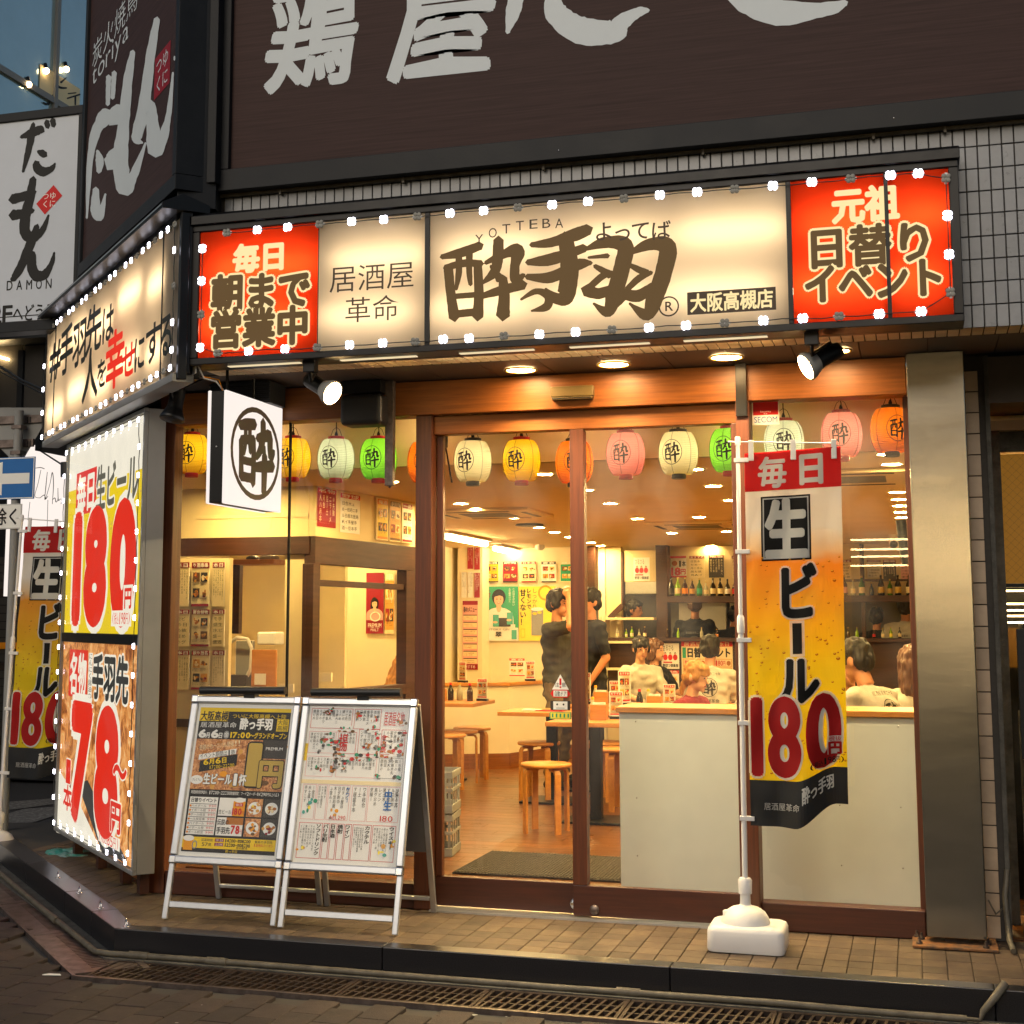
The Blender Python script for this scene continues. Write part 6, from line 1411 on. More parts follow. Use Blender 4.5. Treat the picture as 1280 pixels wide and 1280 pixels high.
    if style == 'long':
        for x in (-.05, 0, .05): h.cap(HM@Vector((x*1.2, .055, .0)), HM@Vector((x*1.4, .075, -.27)), .045, .03, hair)
        for x in (-.07, .07): h.cap(HM@Vector((x, .0, .0)), HM@Vector((x*1.05, .0, -.18)), .026, .022, hair)
    if style == 'pony':
        he((0, -.068, .05), (.058, .03, .03)); he((-.072, -.03, .0), (.014, .03, .05)); he((.072, -.03, .0), (.014, .03, .05))
        h.cap(HM@Vector((0, .10, -.01)), HM@Vector((0, .135, -.04)), .026, .03, hair); h.cap(HM@Vector((0, .135, -.04)), HM@Vector((.01, .12, -.17)), .03, .016, hair); h.cap(HM@Vector((.07, -.03, .03)), HM@Vector((.075, -.02, -.06)), .012, .007, hair); h.cap(HM@Vector((-.07, -.03, .03)), HM@Vector((-.075, -.02, -.06)), .012, .007, hair)
    if style == 'blonde_tail':
        he((.0, -.03, .075), (.072, .065, .04)); he((-.055, -.01, .02), (.03, .05, .06)); he((.055, -.01, .02), (.03, .05, .06)); h.cap(HM@Vector((0, .095, -.06)), HM@Vector((0, .115, -.16)), .026, .02, hair); he((0, -.075, .045), (.05, .02, .035))
    if style == 'full': he((0, -.01, .06), (.086, .09, .07)); he((-.06, -.01, .0), (.026, .05, .055)); he((.06, -.01, .0), (.026, .05, .055))
    if style == 'cap': he((0, .0, .07), (.09, .1, .06))
    hm = h.mesh('hair', .008, 1, (.017, 42, 16)); o = bpy.data.objects.new('hair', hm); C.objects.link(o); o.parent = t
    # face
    m = MB('eye_dark')
    for sg in (-1, 1): p = HM@Vector((sg*.030, -.083, .004)); m.ball(p, (.010, .006, .0055), 8, 5)
    m.use(hair)
    for sg in (-1, 1): p, q_ = HM@Vector((sg*.018, -.088, .025)), HM@Vector((sg*.044, -.078, .025)); m.tube([p, q_], .003, 5)
    m.use('lips'); m.ball(HM@Vector((0, -.086, -.060)), (.019, .006, .006), 8, 5); m.build('face_features', o_b, world=False)
    if print_:
        p = Print(.0008); crest(p, 0, .0, .075, .082, print_, 2, 1.1, .06)
        p.text('居酒屋革命二十年', -.10, .105, .10, .135, print_, 2, res=1); p.text('居酒屋革命', -.09, -.135, .09, -.10, print_, 2, off=.01, res=1); p.text('酔っ手羽', -.10, -.20, .10, -.145, print_, 2, off=.05, res=1)
        def fn(u, v, w):
            z = pz+v; rr = [(-.02, .172, .122), (.12, .15, .112), (.26, .17, .12), (.36, .185, .118), (.43, .178, .092)]
            a_, bb = np.interp(z, [r[0] for r in rr], [r[1] for r in rr]), np.interp(z, [r[0] for r in rr], [r[2] for r in rr])
            return TM@Vector((-u, bb*max(0, 1-abs(u/a_)**2.5)**.4+.009+w, z))
        p.build('shirt_print', o_b, fn, .03)
    return t
# =================================================================== INSIDE THE SHOP
CZ = 2.3; BY = 16.5
m = MB('floor_wood'); m.prism([(-3.92, 7.2), (1.3, 7.2), (1.3, 20), (-5.26, 20), (-5.26, 8.54)], .038, 2, -.05); fl = struct(m.build('floor'))
pk = []
for nm in ('floor_wood', 'floor_wood2'):
    b = MB(nm); b.box((-.449, -.079, -.011), (.449, .079, 0)); pk.append(b.mesh('floor_plank', .001, 1))
pl = []
for j in range(58):
    for i in range(8):
        if -5.2+i*.9+(j*.37 % .9)+7.3+j*.16 < 3.85: continue
        pl.append(((-5.2+i*.9+(j*.37 % .9), 7.3+j*.16, 0), (0, 0, 0), (1, 1, 1), random.randrange(2)))
tiles(fl, 'floor_plank', pk, pl, 'floor_plank_field')
m = MB('ceiling'); m.prism([(-4.32, 7.62), (1.3, 7.62), (1.3, 20), (-5.26, 20), (-5.26, 8.54)], .1, 2, CZ); m.prism([(-3.88, 7.17), (1.3, 7.17), (1.3, 7.6), (-4.3, 7.6)], .04, 2, 2.62); struct(m.build('ceiling'))
m = MB('white_wall'); m.box((-4.3, 7.6, CZ-.0), (1.3, 7.66, 2.62)); struct(m.build('ceiling_step'))
m = MB('white_wall'); m.box((-5.265, 8.6, 0), (-5.2, 20, 2.3)); m.box((1.3, 7.4, 0), (1.4, 20, 2.66)); struct(m.build('side_wall'))
BK = Frame((0, BY, 0))
def wallbox(name, px0, px1, z0, z1, mt='white_wall', y0=BY, y1=BY+.1):
    a = aty(px0, 780, y0).x; b_ = aty(px1, 780, y0).x; m = MB(mt); m.box((a, y0, z0), (b_, y1, z1)); return m
wl = struct(wallbox('w', 430, 758, 0, CZ).build('back_wall'))
m = wallbox('w', 572, 603, 0, CZ, 'white_wall', 16.2, 16.5); struct(m.build('wall_pier'))
m = wallbox('w', 757, 777, 0, CZ, 'cream_wall', 16.5, 16.6); struct(m.build('back_wall'))
kt = Frame((0, 16.45, 0))
kc = thing('kitchen_counter', 'dark brown kitchen counter with posts, shelves and hatch at the back', 'counter', (aty(830, 780, 16.4).x, 16.4, 0))
def kb(name, x0, y0, x1, y1, mt, dy=(0, .1), par=None):
    a = kt.box(x0, y0, x1, y1); m = MB(mt); m.box((a[0], 16.45+dy[0], a[1]), (a[2], 16.45+dy[1], a[3])); return m.build(name, par or kc, .003)
kb('wall_panel', 780, 688, 823, 727, 'cream_wall'); kb('post', 822, 680, 836, 799, 'wood_dark', (-.1, .12)); kb('post', 776.5, 690, 779.5, 757, 'wood_dark', (-.02, .1))
kb('wall_panel', 836, 680, 1160, 744, 'cream_wall', (.15, .25)); kb('shelf', 836, 745, 1165, 753, 'wood_dark', (-.2, .1)); kb('rail', 1050, 724, 1165, 727, 'wood_dark', (-.1, -.05))
kb('counter_top', 762, 797.5, 1165, 802, 'wood_dark', (-.2, .3)); kb('counter_front', 762, 802, 1165, 900, 'wood_dark', (-.1, .2)); kb('post', 1076, 680, 1081, 800, 'wood_dark', (-.05, .1))
kb('hatch_shelf', 762, 772, 822, 775, 'p_cream', (-.25, -.02)); kb('hatch_shelf', 762, 801, 822, 804, 'p_cream', (-.26, -.2)); kb('hatch_shelf', 762, 834, 795, 837, 'p_cream', (-.26, -.2)); kb('hatch_side', 760.5, 772, 762.5, 837, 'p_cream', (-.26, -.0))
a, b_ = kt.uv(778, 757), kt.uv(762, 773); m = MB('wood_dark'); m.bar((a[0], 16.45, a[1]), (b_[0], 16.45, b_[1]), .05, .06); m.build('sloping_rail', kc)
kb('hatch_back', 763, 775, 822, 797, 'p_dgrey', (.4, .45))
m = MB('p_grey'); m.box((-5.19, 19, 0), (1.3, 19.1, CZ)); m.use('plastic_white').box((-2.9, 18.6, .0), (-2.3, 18.95, 1.9)); m.box((-2.25, 18.6, .0), (-1.9, 18.95, 1.75)); struct(m.build('kitchen_wall'))
m = MB('alu'); m.box((-3.6, 18.2, 1.78), (-2.2, 18.9, 2.0)); m.box((-1.6, 18.3, 1.7), (.2, 18.9, 1.95)); tag(m.build('range_hood', None, .01), 'steel range hoods above the kitchen staff at the back', 'range hood')
# door frame by the corridor
a = BK.box(738, 690, 748, 800); m = MB('wood_dark'); m.box((a[0], 16.3, 0), (a[2], 16.5, CZ)); tag(m.build('corridor_post', None, .004), 'dark timber post on the back wall beside the standing staff', 'post')
# bottles -------------------------------------------------------------------
for k, c in dict(b_green='#2f6a1e', b_dark='#14130f', b_brown='#3a1c0a', b_clear='#b9b9a0', b_blue='#15325f', b_lime='#86b51c', b_black='#1a1a22').items(): mat(k, c, .12, var=.1, spec=.7)
def bottle(fr, x, ytop, ybot, colr, lab, label, depth=-.1):
    a = fr.uv(x, ybot); b_ = fr.uv(x, ytop); H_ = b_[1]-a[1]; o = fr.o+fr.ex*a[0]+Vector((0, depth, a[1])); r = H_*.155
    t = thing('bottle', label, 'bottle', o, 0, 'bottles standing along the back bar')
    m = MB(colr); m.lathe([(.001, 0), (r, 0), (r*1.02, H_*.1), (r, H_*.5), (r*.75, H_*.62), (r*.34, H_*.74), (r*.3, H_*.94)], 14); gb = m.build('glass_body', t, world=False)
    m = MB(lab); m.lathe([(r*1.04, H_*.12), (r*1.04, H_*.42)], 14, caps=False); m.build('paper_label', gb, world=False)
    m = MB('p_gold' if colr != 'b_dark' else 'p_black'); m.lathe([(r*.36, H_*.90), (r*.36, H_), (.001, H_)], 10); m.build('cap', gb, world=False)
BS = [(841, 722, 'b_dark', 'p_dgrey'), (849, 722, 'b_lime', 'p_cream'), (858, 722, 'b_brown', 'p_orange'), (867, 724, 'b_brown', 'p_food2'), (876, 723, 'b_green', 'p_green'), (884, 727, 'b_clear', 'p_cream'), (893, 723, 'b_dark', 'p_cream'), (902, 723, 'b_dark', 'p_cream'), (911, 724, 'b_dark', 'p_white'), (920, 724, 'b_brown', 'p_red')]
nm = {'b_dark': 'black', 'b_lime': 'lime green', 'b_brown': 'brown', 'b_green': 'green', 'b_clear': 'clear', 'b_blue': 'blue', 'b_black': 'dark'}
od = ['first', 'second', 'third', 'fourth', 'fifth', 'sixth', 'seventh', 'eighth', 'ninth', 'tenth']
for i, (x, y, c, l) in enumerate(BS): bottle(kt, x, y, 745, c, l, '%s bottle, %s from the brown post on the upper back shelf' % (nm[c], od[i]))
for i, (x, y, y1, c, l) in enumerate(((1056, 719, 742, 'b_brown', 'p_pink'), (1067, 724, 742, 'b_clear', 'p_cream'), (1078, 720, 742, 'b_green', 'p_cream'), (1090, 728, 742, 'b_blue', 'b_blue'), (1102, 719, 742, 'b_dark', 'p_gold'), (1113, 724, 742, 'b_green', 'p_gold'), (1123, 719, 742, 'b_dark', 'p_gold'), (1137, 719, 742, 'b_dark', 'p_cream'))):
    bottle(kt, x, y, 744.5, c, l, '%s bottle, %s from the flag on the shelf right of the flag' % (nm[c], od[i]))
for i, (x, y, y1, c, l) in enumerate(((850, 785, 797, 'b_lime', 'b_lime'), (879, 784, 797, 'b_clear', 'b_clear'), (898, 786, 797, 'b_brown', 'p_orange'), (836.5, 786, 797, 'b_brown', 'b_brown'), (1061, 784, 797, 'b_brown', 'b_brown'), (1072, 784, 797, 'b_lime', 'b_lime'), (1093, 786, 797, 'b_brown', 'p_red'), (1104, 785, 797, 'b_clear', 'p_cream'), (1114, 784, 797, 'b_lime', 'p_lemon'), (1125, 784, 797, 'b_dark', 'p_cream'))):
    bottle(kt, x, y, 797.3, c, l, '%s bottle, %s from the left on the lower counter top' % (nm[c], od[i]), -.12)
for i, x in enumerate((775, 786, 793, 802, 809)): bottle(kt, x, 783+(i % 2)*3, 797, ('b_clear', 'b_lime', 'b_lime', 'b_clear', 'b_brown')[i], 'p_cream', 'small %s bottle, %s on the hatch shelf before the cooks' % (('clear', 'lime', 'green', 'clear', 'brown')[i], od[i]), -.15)
# posters --------------------------------------------------------------------------
def board(name, label, fr, bx, draw, cat='poster', group=None, back='p_white'):
    a = fr.box(*bx); t = thing(name, label, cat, fr.o, fr.rz, group); m = MB(back); m.box((a[0], -.006, a[1]), (a[2], -.001, a[3])); m.build('sheet', t, world=False)
    p = Print(.0012); draw(p, *a); p.build('print', t, z0=.0065); return t
def gen(bg, ac, seed, head=None, dark='p_black'):
    def f(p, x0, y0, x1, y1):
        rr = random.Random(seed); w, h = x1-x0, y1-y0; p.rect(x0, y0, x1, y1, bg, 0); p.rect(x0, y1-h*.13, x1, y1, ac, 1); p.rect(x0, y0, x1, y0+h*.06, ac, 1)
        p.text(head or ''.join(rr.choice('日替り宴会飲放題生酒名物串') for _ in range(4)), x0+w*.06, y1-h*.12, x1-w*.06, y1-h*.01, 'p_white' if ac != 'p_white' else dark, 2, off=.02, res=1)
        for i in range(2):
            for j in range(2):
                cx, cy = x0+w*(.28+.44*i), y0+h*(.28+.36*j)
                p.rect(cx-w*.19, cy-h*.08, cx+w*.19, cy+h*.13, rr.choice(['p_dgrey', 'p_food2', 'p_dred', 'p_cream', 'p_brown']), 1.5)
                for k in range(9): p.ell(cx+rr.gauss(0, w*.06), cy+h*.02+rr.gauss(0, h*.03), w*rr.uniform(.03, .1), h*rr.uniform(.02, .05), rr.choice(['p_food', 'p_food2', 'p_brown', 'p_food', 'p_amber', 'p_cream', ac]), 2+k*.3, 9)
                p.lines(x0+w*(.08+.44*i), cy-h*.16, x0+w*(.46+.44*i), cy-h*.09, dark, 2, 8, seed=seed+i+j)
    return f
def sheet(bg, m_, n, seed, head=None, vert=False, hc='p_red'):
    def f(p, x0, y0, x1, y1):
        w, h = x1-x0, y1-y0; p.rect(x0, y0, x1, y1, bg, 0); top_ = y1
        if head: p.rect(x0, y1-h*.12, x1, y1, hc, 1); p.text(head, x0+w*.05, y1-h*.115, x1-w*.05, y1-h*.01, 'p_white', 2, off=.02); top_ = y1-h*.15
        p.lines(x0+w*.06, y0+h*.04, x1-w*.06, top_-h*.02, m_, n, 2, vert, seed)
    return f
PG = 'posters on the back wall'
W2 = Frame((0, 16.48, 0)); W3 = Frame((0, 16.19, 0))
for i, (x, c, a_, h_) in enumerate(((605, 'p_yellow', 'p_black', '梅酒'), (629, 'p_dred', 'p_black', '焼肉'), (652, 'p_cream', 'p_dred', '日本酒'), (677, 'p_white', 'p_black', '宴会'), (701, 'p_green', 'p_cream', '緑茶'))):
    board('poster', '%s drink poster, %s in the row high on the back wall' % (('yellow and black', 'dark red', 'cream and red', 'white four picture', 'green and cream')[i], od[i]), W2, (x, 702, x+18, 728), gen(c, a_, i, h_), group=PG)
for i, (x0, x1, c, h_) in enumerate(((516, 526, 'p_dred', None), (540, 551, 'p_dred', None), (553.5, 574, 'p_white', '宴会'))):
    board('poster', ('dark red poster left of the door jamb', 'dark red poster right of the door jamb', 'white four picture poster beside the dark red one')[i], W2, (x0, 679, x1, 708), gen(c, 'p_black', 20+i, h_), group=PG)
for i, (x0, y0, x1, y1) in enumerate(((584.5, 681, 591.5, 711), (593, 682, 600, 712), (577, 715, 583, 747), (585, 715, 591, 747), (593, 716, 600, 747))):
    board('poster', ('narrow red notice, left one of the upper pair on the wall pier', 'narrow red notice, right one of the upper pair on the wall pier', 'narrow white notice, left of three on the wall pier', 'narrow red and white notice, middle of three on the wall pier', 'narrow red notice, right of three on the wall pier')[i], W3, (x0, y0, x1, y1), sheet('p_dred' if i in (0, 1, 4) else 'p_white', 'p_white' if i in (0, 1, 4) else 'p_black', 3, i, vert=True), group=PG)
def longlist(p, x0, y0, x1, y1):
    w, h = x1-x0, y1-y0; p.rect(x0, y0, x1, y1, 'p_pink', 0); p.rect(x0, y1-h*.06, x1, y1, 'p_dred', 1); p.rect(x0, y0, x1, y0+h*.08, 'p_dred', 1); p.text('春のメニュー', x0+.01, y1-h*.17, x1-.01, y1-h*.08, 'p_black', 2, off=.04); p.text('おすすめ', x0+.03, y0+.01, x1-.03, y0+h*.07, 'p_white', 2)
    for i in range(7): yy = y1-h*(.2+i*.105); p.rect(x0+.01, yy-.012, x1-.01, yy-.002, 'p_dgrey', 1); p.rect(x0+.01, yy-h*.08, x1-.01, yy-.014, 'p_cream', 1); p.lines(x0+.02, yy-h*.075, x1-.03, yy-.02, 'p_dred', 2, 3, seed=i)
board('poster', 'long pink and red menu list hanging on the wall pier', W3, (578.5, 751, 597.5, 837), longlist, group=PG)
def figure(p, cx, y0, s_, hair_, top_, face='p_skin', lng=False):
    E_ = lambda x, y, a, b, m, L, r=0: p.ell(cx+x*s_, y0+y*s_, a*s_, b*s_, m, L, 18, r)
    if lng: E_(-.02, .58, .17, .36, hair_, 3)
    E_(0, .22, .36, .26, top_, 4); p.rect(cx-.36*s_, y0, cx+.36*s_, y0+.2*s_, top_, 4); E_(0, .48, .06, .12, face, 5); E_(0, .72, .17, .19, hair_, 5.5); E_(0, .66, .115, .15, face, 6)
    p.poly([(cx-.13*s_, y0+.72*s_), (cx-.1*s_, y0+.83*s_), (cx+.1*s_, y0+.83*s_), (cx+.13*s_, y0+.72*s_), (cx+.02*s_, y0+.76*s_)], hair_, 7)
    for sg in (-1, 1): E_(sg*.045, .67, .016, .01, 'p_black', 7); E_(sg*.045, .70, .022, .004, hair_, 7)
    E_(0, .585, .04, .014, 'p_red', 7); E_(0, .59, .03, .006, 'p_white', 8)
def green_ad(p, x0, y0, x1, y1):
    w, h = x1-x0, y1-y0; p.rect(x0, y0, x1, y1, 'p_green', 0); p.rect(x0, y0, x1, y0+h*.24, 'p_white', 1); cx = x0+w*.5
    figure(p, cx-.01, y0+h*.24, h*.78, 'p_black', 'p_white'); p.rect(cx-w*.16, y0+h*.26, cx+w*.3, y0+h*.42, 'p_dgrey', 9)
    for a, b in ((-.1, .36), (.28, .40)): p.rect(cx+w*a-w*.08, y0+h*(b-.1), cx+w*a+w*.08, y0+h*(b+.12), 'p_teal', 10); p.ell(cx+w*a-w*.02, y0+h*(b-.02), w*.07, h*.02, 'p_skin', 11)
    p.text('新', x0+w*.05, y1-h*.22, x0+w*.27, y1-h*.06, 'p_dred', 5); p.text('この甘すぎない', x1-w*.16, y1-h*.36, x1-w*.08, y1-h*.03, 'p_white', 5, vert=True); p.text('人生最高のひと', x1-w*.26, y1-h*.3, x1-w*.19, y1-h*.03, 'p_white', 5, vert=True)
    p.text('SUNTORY GIN', x0+w*.04, y0+h*.19, x1-w*.24, y0+h*.225, 'p_grey', 6); p.text('翠', x0+w*.38, y0+h*.07, x0+w*.56, y0+h*.17, 'p_dgrey', 6, off=.03); p.rect(x1-w*.18, y0+h*.03, x1-w*.04, y0+h*.2, 'p_teal', 6); p.rect(x1-w*.14, y0+h*.2, x1-w*.08, y0+h*.3, 'p_white', 6)
board('poster', 'green drink poster of a smiling woman with bobbed hair holding glasses', W2, (602, 733, 648, 801), green_ad, group=PG)
def lemon_ad(p, x0, y0, x1, y1):
    w, h = x1-x0, y1-y0; p.rect(x0, y0, x1, y1, 'p_lemon', 0); p.text('しっかり', x0+w*.36, y1-h*.42, x0+w*.5, y1-h*.03, 'p_black', 3, vert=True); p.text('レモンで', x0+w*.2, y1-h*.42, x0+w*.34, y1-h*.03, 'p_black', 3, vert=True, off=.03); p.text('甘くない！', x0+w*.02, y1-h*.72, x0+w*.2, y1-h*.05, 'p_black', 3, vert=True, off=.03)
    p.ring(x0+w*.72, y1-h*.12, w*.2, w*.2, w*.05, 'p_amber', 2); p.rect(x0+w*.34, y0+h*.1, x0+w*.66, y1-h*.42, 'p_grey', 4); p.ell(x0+w*.5, y1-h*.42, w*.17, h*.035, 'p_white', 5); p.ell(x0+w*.43, y1-h*.5, w*.06, h*.025, 'p_yellow', 6); p.ell(x0+w*.56, y1-h*.48, w*.06, h*.025, 'p_yellow', 6); p.frame(x0+w*.05, y0+h*.06, x0+w*.16, y0+h*.22, .004, 'p_amber', 3)
board('poster', 'yellow lemon drink poster partly hidden by the man in olive', W2, (649, 733, 695, 801), lemon_ad, group=PG)
def yellow_ad(p, x0, y0, x1, y1):
    w, h = x1-x0, y1-y0; p.rect(x0, y0, x1, y1, 'p_amber', 0); figure(p, x0+w*.5, y0+h*.04, min(h*.98, w*1.33), 'p_black', 'p_white', lng=True); p.rect(x0+w*.7, y0+h*.48, x0+w*.92, y0+h*.68, 'p_food2', 10); p.ell(x0+w*.8, y0+h*.45, w*.13, h*.05, 'p_skin', 11); p.rect(x0+w*.05, y0+h*.05, x0+w*.22, y0+h*.4, 'p_orange', 8)
board('poster', 'amber poster of a long haired woman raising a mug, by the door jamb', W2, (519, 712, 566, 792), yellow_ad, group=PG)
for i, (bx, c, h_) in enumerate((((838.5, 695, 858, 722), 'p_white', '1本'), ((862, 695, 881, 722), 'p_cream', 'おすすめ'), ((886, 694, 905, 722), 'p_dgrey', '地酒'), ((915, 695, 931, 722), 'p_cream', '新酒'), ((1053, 700, 1064, 724), 'p_cream', '限定'), ((1084, 700, 1101, 722), 'p_white', '焼酎'), ((1104, 700, 1120, 724), 'p_dgrey', '銘酒'), ((1126, 700, 1140, 724), 'p_pink', '桜'))):
    lab = ('white notice reading 18 yen above the lined up bottles', 'cream list notice beside the 18 yen one', 'dark sake notice above the bottles', 'cream notice just left of the flag pole', 'cream notice just right of the flag', 'white handwritten notice under the lamp reflections', 'dark notice between white and pink ones', 'pink notice beside the steel column')[i]
    if i == 0:
        def dr(p, x0, y0, x1, y1): w, h = x1-x0, y1-y0; p.rect(x0, y0, x1, y1, 'p_white', 0); p.rect(x0, y1-h*.1, x1, y1, 'p_red', 1); p.rect(x0, y0, x1, y0+h*.08, 'p_red', 1); p.ell(x0+w*.25, y0+h*.66, w*.18, h*.12, 'p_food', 2); p.text('1本', x0+w*.48, y0+h*.5, x1-w*.03, y0+h*.78, 'p_black', 2, off=.04); p.text('18', x0+w*.06, y0+h*.12, x0+w*.6, y0+h*.45, 'p_red', 2, off=.06); p.text('円', x0+w*.62, y0+h*.14, x1-w*.03, y0+h*.42, 'p_red', 2, off=.04)
    else: dr = sheet(c, 'p_black' if c != 'p_dgrey' else 'p_cream', 5, i, h_, i in (2, 6), 'p_dred')
    board('poster', lab, Frame((0, 16.59, 0)), bx, dr, group='notices above the back bar shelf')
def trio(p, x0, y0, x1, y1):
    w, h = x1-x0, y1-y0; p.rect(x0, y0, x1, y1, 'p_white', 0); p.text('さるさる', x0+w*.08, y1-h*.3, x1-w*.3, y1-h*.06, 'p_black', 2); p.text('野球つ倶楽部', x0+w*.06, y0+h*.06, x1-w*.05, y0+h*.2, 'p_black', 2, off=.03); p.rect(x0+w*.1, y0+h*.23, x0+w*.6, y0+h*.28, 'p_red', 2)
    for k in (.22, .5, .78): p.ell(x0+w*k, y0+h*.45, w*.13, h*.12, 'p_red', 2); p.ell(x0+w*k, y0+h*.6, w*.055, h*.05, 'p_black', 3); p.ell(x0+w*k, y0+h*.585, w*.035, h*.035, 'p_skin', 4)
KF = Frame((0, 16.34, 0))
board('poster', 'white poster of three small red figures on the counter front', KF, (827, 804, 849, 836), trio, group='posters on the counter front')
def event(p, x0, y0, x1, y1):
    w, h = x1-x0, y1-y0; p.rect(x0, y0, x1, y1, 'p_cream', 0); p.rect(x0, y1-h*.14, x1, y1, 'p_red', 1); p.text('居酒屋革命 本日', x0+w*.05, y1-h*.135, x1-w*.05, y1-h*.01, 'p_cream', 2); p.text('日替イベント', x0+w*.1, y1-h*.46, x1-w*.03, y1-h*.17, 'p_black', 2, off=.05); p.rect(x0+w*.02, y1-h*.47, x0+w*.09, y1-h*.17, 'p_green', 2)
    for i in range(2):
        for j in range(2): p.frame(x0+w*(.03+.5*i), y0+h*(.03+.25*j), x0+w*(.48+.5*i), y0+h*(.26+.25*j), .006, 'p_food2', 2); p.text('限定180円', x0+w*(.06+.5*i), y0+h*(.06+.25*j), x0+w*(.36+.5*i), y0+h*(.22+.25*j), 'p_red', 3, off=.02); p.ell(x0+w*(.42+.5*i), y0+h*(.14+.25*j), w*.04, h*.07, 'p_food', 3)
board('poster', 'wide cream and red daily event poster on the counter front', KF, (852, 802, 916, 846), event, group='posters on the counter front')
board('poster', 'lower red chicken wing notice on the counter front', KF, (827, 838, 849, 868), gen('p_white', 'p_red', 51, '手羽先'), group='posters on the counter front')
board('poster', 'small figure poster on the wall panel left of the brown post', KF, (792, 697, 812, 726), trio, group='posters on the counter front')
for i, bx in enumerate(((749, 770, 753, 786), (754, 770, 759, 786), (749, 788, 753, 806), (754, 788, 759, 806))):
    board('wall_notice', ('upper left', 'upper right', 'lower left', 'lower right')[i]+' small beige paper notice on the corridor wall', W2, bx, sheet('p_cream', 'p_grey', 3, i), 'notice', 'small beige notices on the corridor wall')
board('menu_card', 'folded white menu cards standing on the half wall cap under the green poster', Frame((0, 14.6, 0)), (637, 823, 656, 845), gen('p_white', 'p_red', 61, '宴会'), 'menu')
# half wall ----------------------------------------------------------------
hw = thing('half_wall', 'low cream half wall with pine cap and brown skirting behind the stools', 'half wall', (-3.86, 13.9, 0))
c0_, c1_, c2_ = Vector((-4.75, 13.45, 0)), Vector((-3.86, 13.89, 0)), Vector((-3.35, 15.6, 0))
for a, b_ in ((c0_, c1_), (c1_, c2_)):
    n_ = Vector((-(b_-a).y, (b_-a).x, 0)).normalized()*.14
    m = MB('white_wall'); m.prism([(a.x, a.y), (b_.x, b_.y), (b_.x+n_.x, b_.y+n_.y), (a.x+n_.x, a.y+n_.y)], .80, 2, 0); m.build('panel', hw)
    k_ = n_*.12; m = MB('pine'); m.prism([(a.x-k_.x, a.y-k_.y), (b_.x-k_.x, b_.y-k_.y), (b_.x+n_.x, b_.y+n_.y), (a.x+n_.x, a.y+n_.y)], .035, 2, .802); m.build('cap', hw, .004)
    k_ = n_*.08; m = MB('wood'); m.prism([(a.x-k_.x, a.y-k_.y), (b_.x-k_.x, b_.y-k_.y), (b_.x, b_.y), (a.x, a.y)], .15, 2, 0); m.build('skirting', hw)
# white window counter --------------------------------------------------------
wc = thing('window_counter', 'white panelled counter with pine top inside the right window', 'counter', (-.7, 7.8, 0))
m = MB('counter_white'); m.box((-1.54, 7.75, .0), (.25, 7.78, .945)); m.build('front_panel', wc); m = MB('pine'); m.box((-1.555, 7.73, .947), (.25, 8.15, .978)); m.build('top', wc, .004); m = MB('counter_white'); m.box((-1.54, 7.782, 0), (-1.5, 8.13, .945)); m.build('end_panel', wc)
m = MB('chrome')
for x in (-1.45, -1.45, -.4, -.1):
    for z in (.2, .5, .9): m.ball((x, 7.749, z), .004, 6, 4)
m.build('screw', wc)
m = MB('mat_rubber'); m.box((-2.58, 8.06, .001), (-1.45, 8.86, .012)); 
for i in range(56): m.box((-2.57+i*.02, 8.07, .012), (-2.562+i*.02, 8.85, .016))
tag(m.build('door_mat'), 'dark ribbed rubber door mat on the timber floor inside the doors', 'mat')
# stools --------------------------------------------------------------------------
def stool_proto(label, loc, rz):
    t = thing('stool', label, 'stool', loc, rz, 'round bentwood stools'); m = MB('pine'); m.lathe([(.001, .44), (.17, .44), (.175, .447), (.175, .458), (.17, .465), (.001, .465)], 32); m.build('seat', t, world=False)
    for k in range(4):
        a = k*PI/2+.5; d_ = Vector((math.cos(a), math.sin(a), 0)); s_ = Vector((-math.sin(a), math.cos(a), 0)); m = MB('pine')
        pts = [d_*.08+Vector((0, 0, .432)), d_*.13+Vector((0, 0, .432)), d_*.155+Vector((0, 0, .424)), d_*.168+Vector((0, 0, .40)), d_*.17+Vector((0, 0, .36)), d_*.172+Vector((0, 0, 0))]
        ins = [Vector((p_.x, p_.y, p_.z))-(d_*.018 if i > 3 else d_*.012+Vector((0, 0, .013)) if i > 1 else Vector((0, 0, .018))) for i, p_ in enumerate(pts)]
        vs = [p_+s_*q_ for q_ in (-.022, .022) for p_ in pts+ins[::-1]]; n = 12
        m.add(vs, [(i, i+1, 11-i-1, 11-i) for i in range(5)]+[(n+i+1, n+i, n+11-i, n+10-i) for i in range(5)]+[((i+1) % n, i, n+i, n+(i+1) % n) for i in range(n)], False); m.build('leg', t, world=False)
    return t
def at0(x, y): p = atz(x, y, 0); return Vector((p.x, p.y, 0))
ST = [((674, 1000), 'stool in front of the standing man in olive, at the left of the table'), ((683, 1040), 'nearest stool, just left of the door meeting stile'), ((757, 1000), 'stool right of the meeting stile under the table edge'), ((768, 1012), 'stool close behind the end of the white counter'),
      ((590, 973), 'stool farthest right of the three under the left side table'), ((573, 979), 'middle stool of the three under the left side table'), ((557, 986), 'stool nearest the door jamb under the left side table'), ((728, 975), 'stool behind the table and the meeting stile')]
sp0 = None
for i, ((x, y), lab) in enumerate(ST):
    g_ = at0(x, y)
    if sp0 is None: sp0 = stool_proto(lab, g_, .2)
    else: c_ = copy_tree(sp0); c_.location = g_; c_.rotation_euler = (0, 0, random.uniform(0, 1.5)); c_['label'] = lab
